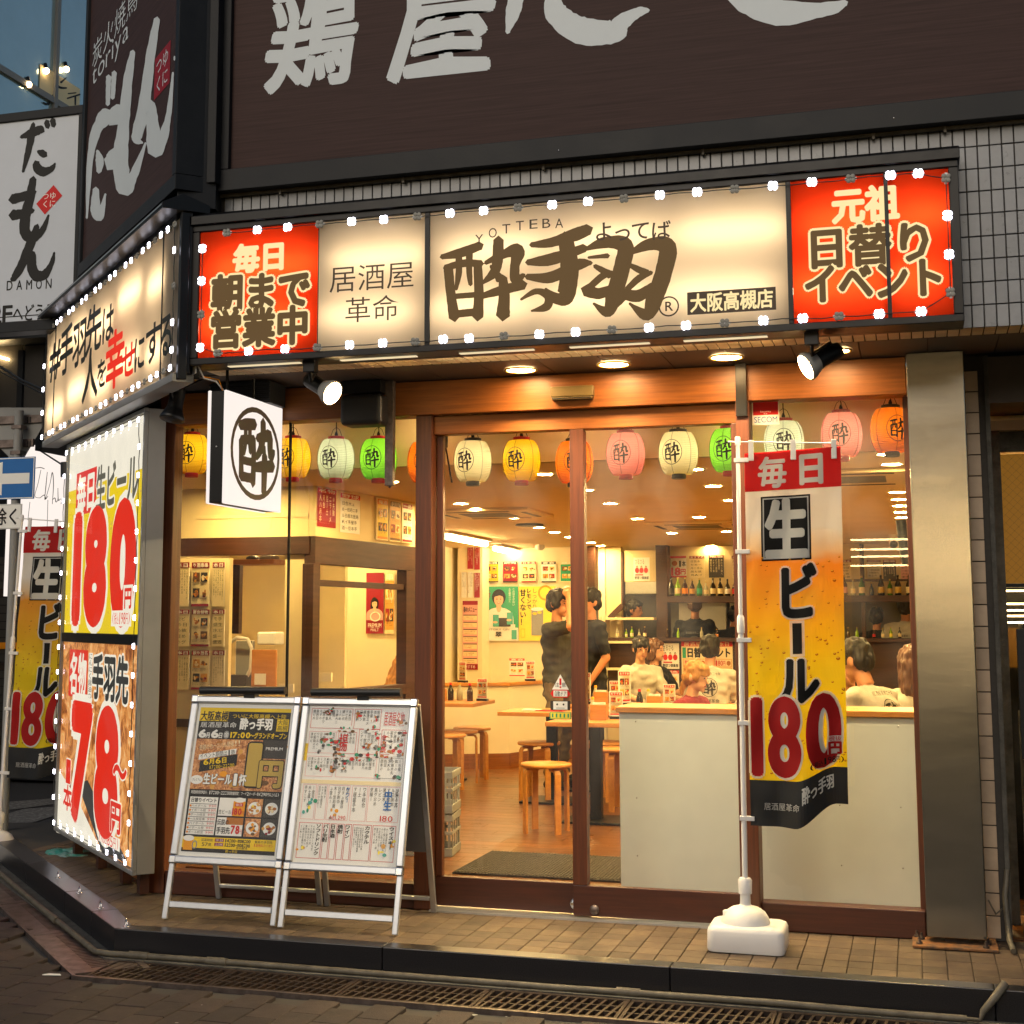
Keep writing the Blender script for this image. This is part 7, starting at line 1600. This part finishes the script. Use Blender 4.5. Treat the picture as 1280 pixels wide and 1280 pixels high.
def table(x, y, w_, d_, label, z=.72, left=None):
    p0 = atz(x, y, z); t = thing('table', label, 'table', (p0.x, p0.y, 0), 0, 'pine topped tables'); m = MB('pine'); m.box((-w_/2, -d_/2, z-.032), (w_/2, d_/2, z)); m.build('top', t, .004, world=False)
    m = MB('black_metal'); m.box((-.04, -.04, .02), (.04, .04, z-.033)); m.build('pedestal', t, world=False); m = MB('black_metal'); m.box((-.22, -.22, .001), (.22, .22, .018)); m.build('base', t, .003, world=False); return t, p0
t1, q1_ = table(745, 900, .62, .6, 'pine table behind the meeting stile, nearest the doors')
t2, q2_ = table(690, 888, .75, .6, 'pine table beside the standing man in olive'); t3, q3_ = table(748, 881, .6, .6, 'pine table farther back with white menu stands')
t4, q4_ = table(815, 887, .75, .7, 'pine table behind the white counter, before the blonde woman'); t5, q5_ = table(878, 878, .9, .6, 'pine table between the seated staff in white shirts'); t6, q6_ = table(546, 876, .9, .7, 'pine side table at the left behind the door jamb')
# table-top items
def sauce(p, c, label, h=.16, r=.028):
    t = thing('sauce_bottle', label, 'bottle', p); m = MB(c); m.lathe([(.001, 0), (r, 0), (r, h*.55), (r*.45, h*.8), (r*.4, h*.9), (.001, h*.9)], 14); m.build('glass_body', t, world=False); m = MB('p_red' if c != 'b_clear' else 'p_amber'); m.lathe([(r*.5, h*.88), (r*.4, h), (.001, h)], 10); m.build('cap', t, world=False)
def stand(p, rz, label, w_=.1, h=.2, c='p_white'):
    t = thing('menu_stand', label, 'menu', p, rz); m = MB(c); m.box((-w_/2, 0, 0), (w_/2, .006, h)); m.build('card', t, .001, world=False); m = MB('p_black'); m.box((-w_/2, -.02, 0), (w_/2, .03, .02)); m.build('foot', t, world=False)
    pr_ = Print(.0008); gen('p_cream', 'p_red', int(p[0]*100) % 9, 'おすすめ')(pr_, -w_/2+.006, .03, w_/2-.006, h-.006); pr_.build('print', t)
def holder(p, label):
    t = thing('napkin_box', label, 'napkin box', p); m = MB('pine'); m.box((-.06, -.04, 0), (.06, .04, .11)); m.build('box', t, .004, world=False); m = MB('p_white'); m.box((-.045, -.02, .111), (.045, .02, .125)); m.build('napkins', t, world=False)
for k, (dx, dy, c_) in enumerate(((.1, .1, 'b_dark'), (.18, .12, 'b_clear'), (.3, .05, 'b_brown'))): sauce((q6_.x+dx, q6_.y+dy, .72), c_, ('dark', 'clear', 'brown')[k]+' sauce bottle on the left side table behind the door jamb')
holder((q6_.x+.02, q6_.y+.02, .72), 'pine napkin box on the left side table'); stand((q6_.x+.4, q6_.y+.1, .72), R(-10), 'small menu stand on the left side table')
stand((-4.3, 13.75, .837), R(-30), 'menu stand on the half wall cap left of the corner'); stand((-3.75, 14.3, .837), R(40), 'menu stand on the half wall cap right of the corner')
for (q_, nm_) in ((q1_, 'table nearest the doors'), (q3_, 'farther table with the menu stands'), (q4_, 'table before the blonde woman'), (q5_, 'table between the staff in white')):
    z = .72; x, y = q_.x, q_.y
    sauce((x-.12, y+.1, z), 'b_dark', 'dark soy sauce bottle on the '+nm_); sauce((x-.05, y+.12, z), 'b_clear', 'clear sauce bottle with amber cap on the '+nm_)
    stand((x+.12, y+.15, z), R(15), 'white menu stand on the '+nm_); holder((x+.02, y+.02, z), 'pine napkin box on the '+nm_)
stand((q3_.x-.14, q3_.y+.1, .72), R(-25), 'tall white menu card leaning on the farther table', .12, .27); stand((q3_.x+.22, q3_.y+.05, .72), R(30), 'tall tilted white card at the right of the farther table', .11, .29)
m = MB('p_white'); m.lathe([(.001, 0), (.06, 0), (.09, .012), (.088, .014), (.05, .004)], 20, (q4_.x+.15, q4_.y-.1, .722)); tag(m.build('plate'), 'white plate on the table before the blonde woman', 'plate')
m = MB('p_red'); m.box((q2_.x-.1, q2_.y-.15, .722), (q2_.x+.12, q2_.y-.02, .728)); m.use('p_white').box((q2_.x-.22, q2_.y-.12, .722), (q2_.x-.08, q2_.y-.0, .730)); tag(m.build('menu_sheet'), 'red and white menu sheets lying on the table by the man in olive', 'menu')
# crates -----------------------------------------------------------------------
for k in range(2):
    t = thing('plastic_crate', ('lower grey plastic crate behind the right a frame board', 'upper grey plastic crate behind the right a frame board')[k], 'crate', (-3.0, 8.75, .001+k*.26), R(8), 'stacked plastic crates')
    for (x0, y0, x1, y1) in ((-.22, -.16, .22, -.15), (-.22, .15, .22, .16), (-.22, -.149, -.21, .149), (.21, -.149, .22, .149)):
        for z0, z1 in ((0, .05), (.13, .15), (.21, .25)): m = MB('p_grey'); m.box((x0, y0, z0), (x1, y1, z1)); m.build('rail', t, .002, world=False)
    m = MB('p_grey')
    for x in (-.2, -.12, -.04, .04, .12, .2): m.box((x-.008, -.158, .051), (x+.008, -.152, .209)); m.box((x-.008, .152, .051), (x+.008, .158, .209))
    for y in (-.12, -.04, .04, .12): m.box((-.218, y-.008, .051), (-.212, y+.008, .209)); m.box((.212, y-.008, .051), (.218, y+.008, .209))
    m.box((-.209, -.149, 0), (.209, .149, .008)); m.build('lattice', t, world=False)
# partition booth at the left ----------------------------------------------------
pt_ = thing('cashier_partition', 'cream and brown cashier partition with shelves and window behind the left glass', 'partition', (-3.68, 8.5, 0))
e_ = aty(514, 700, 10.0); cA = Vector((-3.68, 8.5, 0)); cB = Vector((e_.x, 10.0, 0)); dB = (cB-cA).normalized()
def pb(name, mt, a, b_, bev=.003): m = MB(mt); m.box(a, b_); return m.build(name, pt_, bev)
pb('beam', 'wood_dark', (-5.1, 8.49, 1.86), (-3.68, 8.56, 1.975)); pb('upper_wall', 'cream_wall', (-5.1, 8.52, 1.976), (-3.70, 8.58, CZ)); pb('wall_strip', 'cream_wall', (-3.86, 8.52, 0), (-3.71, 8.60, 1.86)); pb('counter', 'pine', (-4.7, 8.3, .86), (-3.9, 8.7, .89)); pb('rail', 'cream_wall', (-3.98, 8.515, 2.03), (-3.96, 8.52, 2.25), .001); pb('rail', 'cream_wall', (-4.5, 8.512, 2.1), (-3.7, 8.519, 2.12), .001)
def seg(name, mt, s0, s1, z0, z1, th=.06, bev=.003, off=0):
    n_ = Vector((dB.y, -dB.x, 0)); a = cA+dB*s0+n_*off; b_ = cA+dB*s1+n_*off; m = MB(mt); m.bar(a+Vector((0, 0, (z0+z1)/2)), b_+Vector((0, 0, (z0+z1)/2)), th, z1-z0); return m.build(name, pt_, bev)
LB = (cB-cA).length
seg('beam', 'wood_dark', .0, LB, 1.80, 1.975, .08); seg('upper_wall', 'cream_wall', .02, LB, 1.976, CZ, .06); seg('post', 'wood_dark', -.02, .07, 0, 1.8, .08); seg('post', 'wood_dark', LB-.16, LB, 0, 1.8, .08); seg('rail', 'wood_dark', .08, LB-.17, 1.66, 1.70, .05); seg('sill', 'wood_dark', .08, LB-.17, .92, .99, .09); seg('lower_wall', 'wood_dark', .08, LB-.17, 0, .92, .05)
nB = Vector((dB.y, -dB.x, 0)); PFm = Frame(cA+nB*.035+Vector((0, 0, 0)), math.atan2(dB.y, dB.x))
for i, (u0, u1, z0, z1, c, h_, v_) in enumerate(((.03, .28, 2.04, 2.29, 'p_dred', '名物', True), (.34, .62, 2.02, 2.28, 'p_white', '野球', False))):
    t = thing('poster', ('dark red vertical menu poster high on the cashier partition', 'white handwritten poster high on the cashier partition')[i], 'poster', PFm.o, PFm.rz, 'posters on the cashier partition'); p = Print(.001); sheet(c, 'p_cream' if c == 'p_dred' else 'p_black', 5, i, h_, v_)(p, u0, z0, u1, z1); p.build('print', t)
for i in range(3):
    t = thing('framed_poster', ('left', 'middle', 'right')[i]+' framed drink poster of three high on the cashier partition', 'poster', PFm.o, PFm.rz, 'posters on the cashier partition'); u0 = .86+i*.2; m = MB('p_cream'); m.box((u0-.01, -.012, 1.995), (u0+.17, -.001, 2.29)); m.build('frame', t, .002, world=False)
    p = Print(.001); gen(('p_yellow', 'p_food2', 'p_white')[i], ('p_orange', 'p_brown', 'p_dred')[i], 70+i, ('梅酒', '手羽先', '一品')[i])(p, u0, 2.005, u0+.16, 2.28); p.build('print', t, z0=.0125)
pb('back_panel', 'cream_wall', (-5.19, 10.4, 0), (-4.2, 10.45, CZ)); pb('inner_wall', 'white_wall', (-4.9, 11.6, 0), (-3.98, 11.65, CZ))
IF2 = Frame((0, 11.58, 0))
def red_ad(p, x0, y0, x1, y1): w, h = x1-x0, y1-y0; p.rect(x0, y0, x1, y1, 'p_dred', 0); figure(p, x0+w*.5, y0+h*.22, w*1.3, 'p_black', 'p_pink', lng=True); p.text('PREMIUM', x0+w*.15, y0+h*.1, x1-w*.1, y0+h*.17, 'p_white', 9); p.text('MALT', x0+w*.3, y0+h*.04, x1-w*.25, y0+h*.085, 'p_white', 9); p.ring(x0+w*.55, y0+h*.28, w*.3, h*.08, .01, 'p_white', 9)
board('poster', 'dark red beer poster of a woman seen through the partition window', IF2, (458, 716, 480, 792), red_ad, group='posters behind the partition window'); board('poster', 'cream food poster beside the red beer poster', IF2, (481.5, 716, 493, 792), gen('p_food2', 'p_cream', 77, '串'), group='posters behind the partition window')
# posters stuck in the side window
SP = Frame((0, 8.2, 0)); k = 0
names = ('handwritten white', 'red figure', 'red striped', 'dark bottle', 'four picture', 'red price', 'brown portrait', 'lemon plate', 'orange food')
for r_ in range(3):
    for c_ in range(3):
        x0 = (220, 240, 266)[c_]; x1 = (237, 262, 281)[c_]; y0 = (703, 762, 813)[r_]; y1 = (758, 808, 862)[r_]
        board('poster', names[k]+' poster in the grid behind the side window glass', SP, (x0, y0, x1, y1), sheet('p_cream', 'p_dgrey', 5, k, '本日', k % 2 == 0, 'p_dred') if k % 3 != 1 else gen('p_cream', 'p_dred', k), group='grid of posters behind the side window'); k += 1
m = MB('cream_wall'); a = SP.box(216, 698, 284, 1000); m.box((a[0], 8.21, 0), (a[2], 8.25, a[3])); m.use('wood_dark').box((a[0], 8.19, .78), (a[2], 8.3, .83)); tag(m.build('poster_partition'), 'cream board carrying the grid of posters behind the side window', 'partition')
m = MB('wood_dark'); a = Frame((0, 9.0, 0)).box(285, 704, 299, 792); m.box((a[0], 9.0, a[1]), (a[2], 9.05, a[3])); tag(m.build('wall_monitor'), 'dark upright panel beside the cashier shelf', 'panel')
cf = Frame((0, 8.7, 0))
def item(name, label, cat, bx, mt, dd_=.12, bev=.006, fr=cf): a = fr.box(*bx); m = MB(mt); m.box((a[0], fr.o.y, a[1]), (a[2], fr.o.y+dd_, a[3])); return tag(m.build(name, None, bev, seg=3), label, cat)
ws = item('wall_shelf', 'orange brown wall shelf with odds and ends above the cashier corner', 'shelf', (286, 699, 342, 705), 'pine', .25)
m = MB('p_grey'); a = cf.uv(325, 697); m.ball((a[0], 8.8, a[1]), (.05, .05, .025), 10, 6); m.ball((a[0]+.06, 8.8, a[1]), (.03, .04, .02), 10, 6); m.use('p_dgrey').ball((a[0]-.1, 8.8, a[1]), (.05, .04, .02), 10, 6); tag(m.build('tool_pile'), 'small pile of grey tools on the wall shelf', 'tools')
item('cash_register', 'dark brown box with a small light on the cashier counter', 'box', (279, 844, 307, 870), 'p_dgrey', .2)
t = thing('card_terminal', 'curved white telephone-like machine above the dark box', 'machine', (aty(297, 820, 8.7).x, 8.75, 1.1)); m = MB('p_white'); a = cf.box(284, 797, 311, 846); m.tube([(a[0], 8.75, a[3]-.03), (a[0]+.05, 8.74, a[3]), (a[2]-.03, 8.74, a[3]-.01), (a[2], 8.74, a[3]-.07), (a[2]-.005, 8.74, a[1]+.05), (a[2]-.03, 8.74, a[1])], .013, 8); m.use('p_grey').box((a[0]+.01, 8.8, a[1]), (a[2]-.02, 8.83, a[3]-.02)); m.build('shell', t, .004)
item('receipt_printer', 'white receipt printer on the cashier shelf', 'printer', (321, 790, 344, 806), 'p_white', .15, .012); t = item('cubby_box', 'pine cubby box with leaflets under the printer', 'box', (314, 812, 345, 860), 'pine', .02); item('leaflet', 'folded white leaflet inside the pine cubby box', 'leaflet', (318, 842, 332, 856), 'p_white', .004, 0, Frame((0, 8.69, 0)))
item('price_card', 'small red and white price card peeking over the left a frame board', 'card', (348, 855, 367, 866), 'p_cream', .01, .001, Frame((0, 8.0, 0)))
item('counter_card', 'small cream card standing on the partition window sill', 'card', (396, 841, 414, 852), 'p_cream', .02, .001, Frame((0, 8.6, 0)))
# ceiling things ------------------------------------------------------------------
P1 = None
LL = [(1108.8+dx, y, 'downlight %s in the long row near the steel column' % n_) for dx, y, n_ in ((0, 565.6, 'nearest'), (5.5, 579.6, 'second'), (9, 592.5, 'third'), (11, 604, 'fourth'), (12.7, 614.6, 'fifth'), (14.5, 623.8, 'sixth'), (15.8, 631.8, 'seventh'), (17, 639.7, 'eighth'), (18.2, 646.5, 'ninth'))]
LL += [(x, y, 'ceiling downlight '+n_) for x, y, n_ in ((576, 629, 'below the cream lantern'), (680, 592, 'right beside the yellow lantern'), (763, 629, 'below the pink lantern'), (642, 647, 'over the left air conditioner edge'), (674, 659, 'third of the diagonal left row'), (693, 665, 'fourth of the diagonal left row'), (712, 671, 'touching the meeting stile'), (732, 612, 'just right of the meeting stile'),
     (739, 678, 'first of the small far trio'), (751, 682, 'middle of the small far trio'), (762.6, 685.5, 'last of the small far trio'), (797, 648, 'left of the second air conditioner'), (892, 607, 'below the cream lantern of the right door'), (874, 646, 'above the second air conditioner'), (840, 666, 'below the second air conditioner'), (889, 682, 'nearest the bottle shelf'), (914, 625, 'touching the flag pole'), (908, 664, 'left of the flag pole middle'), (868, 586, 'peeking from behind the right cream lantern'))]
LL += [((-4.3, 9.3), None, 'ceiling downlight behind the cream cashier wall, nearer'), ((-4.6, 11.0), None, 'ceiling downlight behind the cashier corner, farther'), ((-4.1, 8.1), None, 'ceiling downlight before the cashier beam at the left'), ((-3.1, 8.4), None, 'ceiling downlight over the framed posters'), ((-3.2, 10.6), None, 'ceiling downlight over the partition window side'), ((-5.0, 8.0), None, 'ceiling downlight over the side window poster board')]
for x, y, lab in LL:
    p0 = atz(x, y, CZ) if y is not None else Vector((x[0], x[1], CZ))
    if p0.y < 7.7: p0 = Vector((p0.x, 7.74, CZ))
    if P1 is None:
        P1 = thing('ceiling_downlight', lab, 'ceiling light', (p0.x, p0.y, CZ), 0, 'round downlights in the shop ceiling'); m = MB('p_white'); m.lathe([(.062, -.001), (.062, -.005), (.052, -.006), (.05, -.001)], 20, caps=False); m.build('trim_ring', P1, world=False); m = MB('ceil_lamp'); m.lathe([(.05, -.002), (.05, -.004)], 16); m.build('lamp_face', P1, world=False)
    else: c_ = copy_tree(P1); c_.location = (p0.x, p0.y, CZ); c_['label'] = lab
for i, (a, b_) in enumerate((((552, 663), (607, 674)), ((619, 680), (663, 690)))):
    pa, pb_ = atz(*a, CZ), atz(*b_, CZ); md = (pa+pb_)/2; t = thing('fluorescent_fixture', ('nearer', 'farther')[i]+' bright fluorescent tube fixture on the ceiling at the left', 'ceiling light', md, 0, 'fluorescent fixtures'); m = MB('p_white'); m.bar(pa-Vector((0, 0, .015)), pb_-Vector((0, 0, .015)), .15, .025); m.build('housing', t); m = MB('tube'); m.tube([pa-Vector((0, 0, .05)), pb_-Vector((0, 0, .05))], .03, 10); m.build('lamp_tube', t)
pa = atz(1108, 495, 2.62); m = MB('ceil_lamp'); m.lathe([(.05, -.002), (.05, -.006)], 16, (pa.x, max(7.25, pa.y), 2.62)); tag(m.build('entrance_downlight'), 'downlight in the raised ceiling above the orange lantern at the column', 'ceiling light')
for x, lab in ((-.9, 'raised ceiling downlight behind the mullion post'), (-1.7, 'raised ceiling downlight above the door meeting stile'), (-2.6, 'raised ceiling downlight above the door jamb'), (-3.5, 'raised ceiling downlight above the round crest sign')): m = MB('entry_fill_lamp'); m.lathe([(.05, -.002), (.05, -.006)], 16, (x, 7.4, 2.62)); tag(m.build('entrance_downlight'), lab, 'ceiling light')  # unseen lamps added to brighten the raised ceiling and its step
def cassette(px0, px1, py0, py1, label):
    a, b_ = atz(px0, py1, CZ), atz(px1, py0, CZ); x0, x1 = sorted((a.x, b_.x)); c_ = atz((px0+px1)/2, (py0+py1)/2, CZ); w_ = .42; t = thing('ceiling_air_conditioner', label, 'air conditioner', (c_.x, c_.y, CZ), 0, 'ceiling cassette air conditioners')
    m = MB('p_cream'); m.box((-w_, -w_, -.025), (w_, w_, -.001)); m.build('panel', t, .006, world=False); m = MB('p_grey')
    for i in range(8): m.box((-.2, -.2+i*.05, -.03), (.2, -.18+i*.05, -.026))
    m.build('grille', t, world=False); m = MB('p_dgrey')
    for s_ in (-1, 1): m.box((-.25, s_*.34-.02, -.028), (.25, s_*.34+.02, -.0255)); m.box((s_*.34-.02, -.25, -.028), (s_*.34+.02, .25, -.0255))
    m.build('vent_slot', t, world=False)
cassette(560, 665, 630, 650, 'square ceiling air conditioner seen through the left door'); cassette(826, 920, 650, 660, 'square ceiling air conditioner seen through the right door'); cassette(1048, 1080, 586, 603, 'square ceiling air conditioner right of the flag')
m = MB('p_dgrey'); a = atz(662, 655, CZ); m.lathe([(.12, -.001), (.13, -.015), (.1, -.02)], 20, (a.x, a.y, CZ)); tag(m.build('round_vent'), 'round grey ceiling vent between air conditioner and fluorescent tubes', 'vent')
t = thing('security_camera', 'white dome camera on the ceiling right of the flag', 'camera', atz(1117, 668, CZ)); m = MB('p_white'); c_ = atz(1117, 668, CZ); m.tube([c_, c_-Vector((0, 0, .1))], .05, 12); m.build('mount', t); m = MB('p_black'); m.ball(c_-Vector((0, .03, .1)), .04, 10, 8); m.build('lens', t)
c_ = atz(675, 681, CZ); m = MB('p_white'); m.lathe([(.05, 0), (.06, -.03), (.03, -.06)], 16, c_); tag(m.build('smoke_detector'), 'white smoke detector on the ceiling by the farther fluorescent tube', 'detector')
m = MB('black_metal'); m.tube([aty(1126, 650, 8.6), aty(1131, 690, 8.6), aty(1134, 705, 8.6)], .03, 8); tag(m.build('hanging_speaker_arm'), 'dark slanted arm hanging beside the steel column inside', 'arm')
m = MB('p_dgrey'); a = aty(555, 563, 7.3); m.box((a.x-.018, 7.28, 2.36), (a.x+.018, 7.31, 2.44)); 
m2 = MB('black_metal'); m2.tube([(a.x-.005, 7.3, 2.36), (a.x-.03, 7.3, 2.16)], .005, 6); m2.tube([(a.x+.01, 7.3, 2.36), (a.x+.045, 7.3, 2.17)], .005, 6)
t = thing('door_camera', 'small camera on a folded bracket behind the door jamb', 'camera', (a.x, 7.3, 2.4)); m.build('head', t); m2.build('bracket', t)
# ---- the people ---------------------------------------------------------------
def pp_(px, y): return (aty(px, 780, y).x, y, 0)
stand_arms = [((-.25, .02, .17), (-.24, -.06, -.08)), ((.25, .02, .17), (.24, -.06, -.08))]
fwd_arms = [((-.22, -.14, .2), (-.12, -.36, .16)), ((.22, -.14, .2), (.12, -.36, .16))]
person('man in an olive t-shirt and khaki trousers standing with a hand on his head', pp_(697, 12.4), R(78), top='tee_olive', bottom='khaki', arms=[((-.24, -.24, .46), (-.09, -.15, .70)), ((.25, .02, .17), (.22, -.08, -.08))], style='full', height=1.72, vox=.008, head=(-10, 5))
person('man in a black festival coat with white pattern standing behind the door stile', pp_(738, 12.9), R(-50), top='tee_black', arms=[((-.27, .02, .17), (-.27, -.08, -.06)), ((.25, .02, .17), (.2, -.1, -.02))], style='short', height=1.74, head=(10, 0))
person('kitchen cook in black, profile to the right, in the hatch opening', pp_(793, 17.4), R(72), top='tee_black', style='short', head=(0, 6), height=1.7, group=None, vox=.012)
person('kitchen cook with dark tied hair, farther left in the hatch opening', pp_(773, 17.9), R(150), top='tee_navy', style='pony', height=1.62, vox=.012)
person('staff in navy t-shirt with white crest, back turned behind the lower counter', pp_(869, 17.3), R(183), top='tee_navy', print_='p_grey', hair='hair_brown', height=1.76, vox=.011, head=(0, 5))
person('staff in black stooping behind the counter near the flag pole', pp_(913, 17.4), R(165), top='tee_black', lean=14, height=1.64, print_='p_grey', vox=.012)
person('seated woman with ponytail in a white t-shirt, arms forward on the table', pp_(798, 14.4), R(35), 'sit', 'tee_white', arms=fwd_arms, style='pony', skin='skin_l', head=(-8, 4), lean=4, hair='hair_black', height=1.66)
person('seated woman in a black top just behind the ponytailed woman', pp_(818, 14.9), R(70), 'sit', 'tee_black', arms=fwd_arms, style='bob', hair='hair_brown', skin='skin_l', height=1.62, vox=.012)
person('seated blonde woman in a dark red shirt, profile to the right', pp_(853, 10.4), R(68), 'sit', 'tee_red', arms=fwd_arms, style='blonde_tail', hair='hair_blonde', skin='skin_l', lean=10, height=1.50, vox=.008, head=(5, 0))
person('seated man with short black hair in a white crest t-shirt, back turned', pp_(886, 12.9), R(182), 'sit', 'tee_white', pz=.31, print_='p_black', arms=fwd_arms, style='full', height=1.70, lean=6, vox=.009)
person('person in a white crest t-shirt leaning forward behind the flag pole', pp_(935, 10.1), R(150), 'sit', 'tee_white', pz=.31, print_='p_black', arms=fwd_arms, style='full', height=1.62, lean=24, vox=.009)
person('seated man in a white crest t-shirt resting his chin on his hand', pp_(1108, 8.9), R(238), 'sit', 'tee_white', pz=.31, print_='p_black', arms=[((-.2, -.22, .16), (-.07, -.20, .44)), ((.22, -.14, .18), (.06, -.32, .2))], style='short', height=1.76, lean=18, vox=.008, head=(0, 2))
person('seated woman with long light brown hair in white beside the steel column', pp_(1139, 9.8), R(205), 'sit', 'tee_white', style='long', hair='hair_brown', arms=fwd_arms, height=1.66, vox=.009)
person('seated person with long brown hair half hidden by the flag edge', pp_(1052, 9.9), R(60), 'sit', 'tee_black', style='long', hair='hair_brown', arms=fwd_arms, height=1.58, vox=.009)
person('staff in a white t-shirt and dark cap, back turned behind the right counter', pp_(1132, 17.0), R(180), top='tee_white', style='cap', print_='p_black', height=1.72, vox=.012)
person('staff in black facing away behind the right counter bottles', pp_(1096, 17.1), R(170), top='tee_black', style='short', height=1.6, vox=.012)
person('seated woman with long golden hair seen through the partition window', pp_(487, 10.9), R(110), 'sit', 'tee_black', style='long', hair='hair_blonde', height=1.56, vox=.01, head=(20, 10), lean=12)
S.view_layers[0].update()
bpy.data.objects.remove(_SO); bpy.data.objects.remove(_to); bpy.data.scenes.remove(TS)
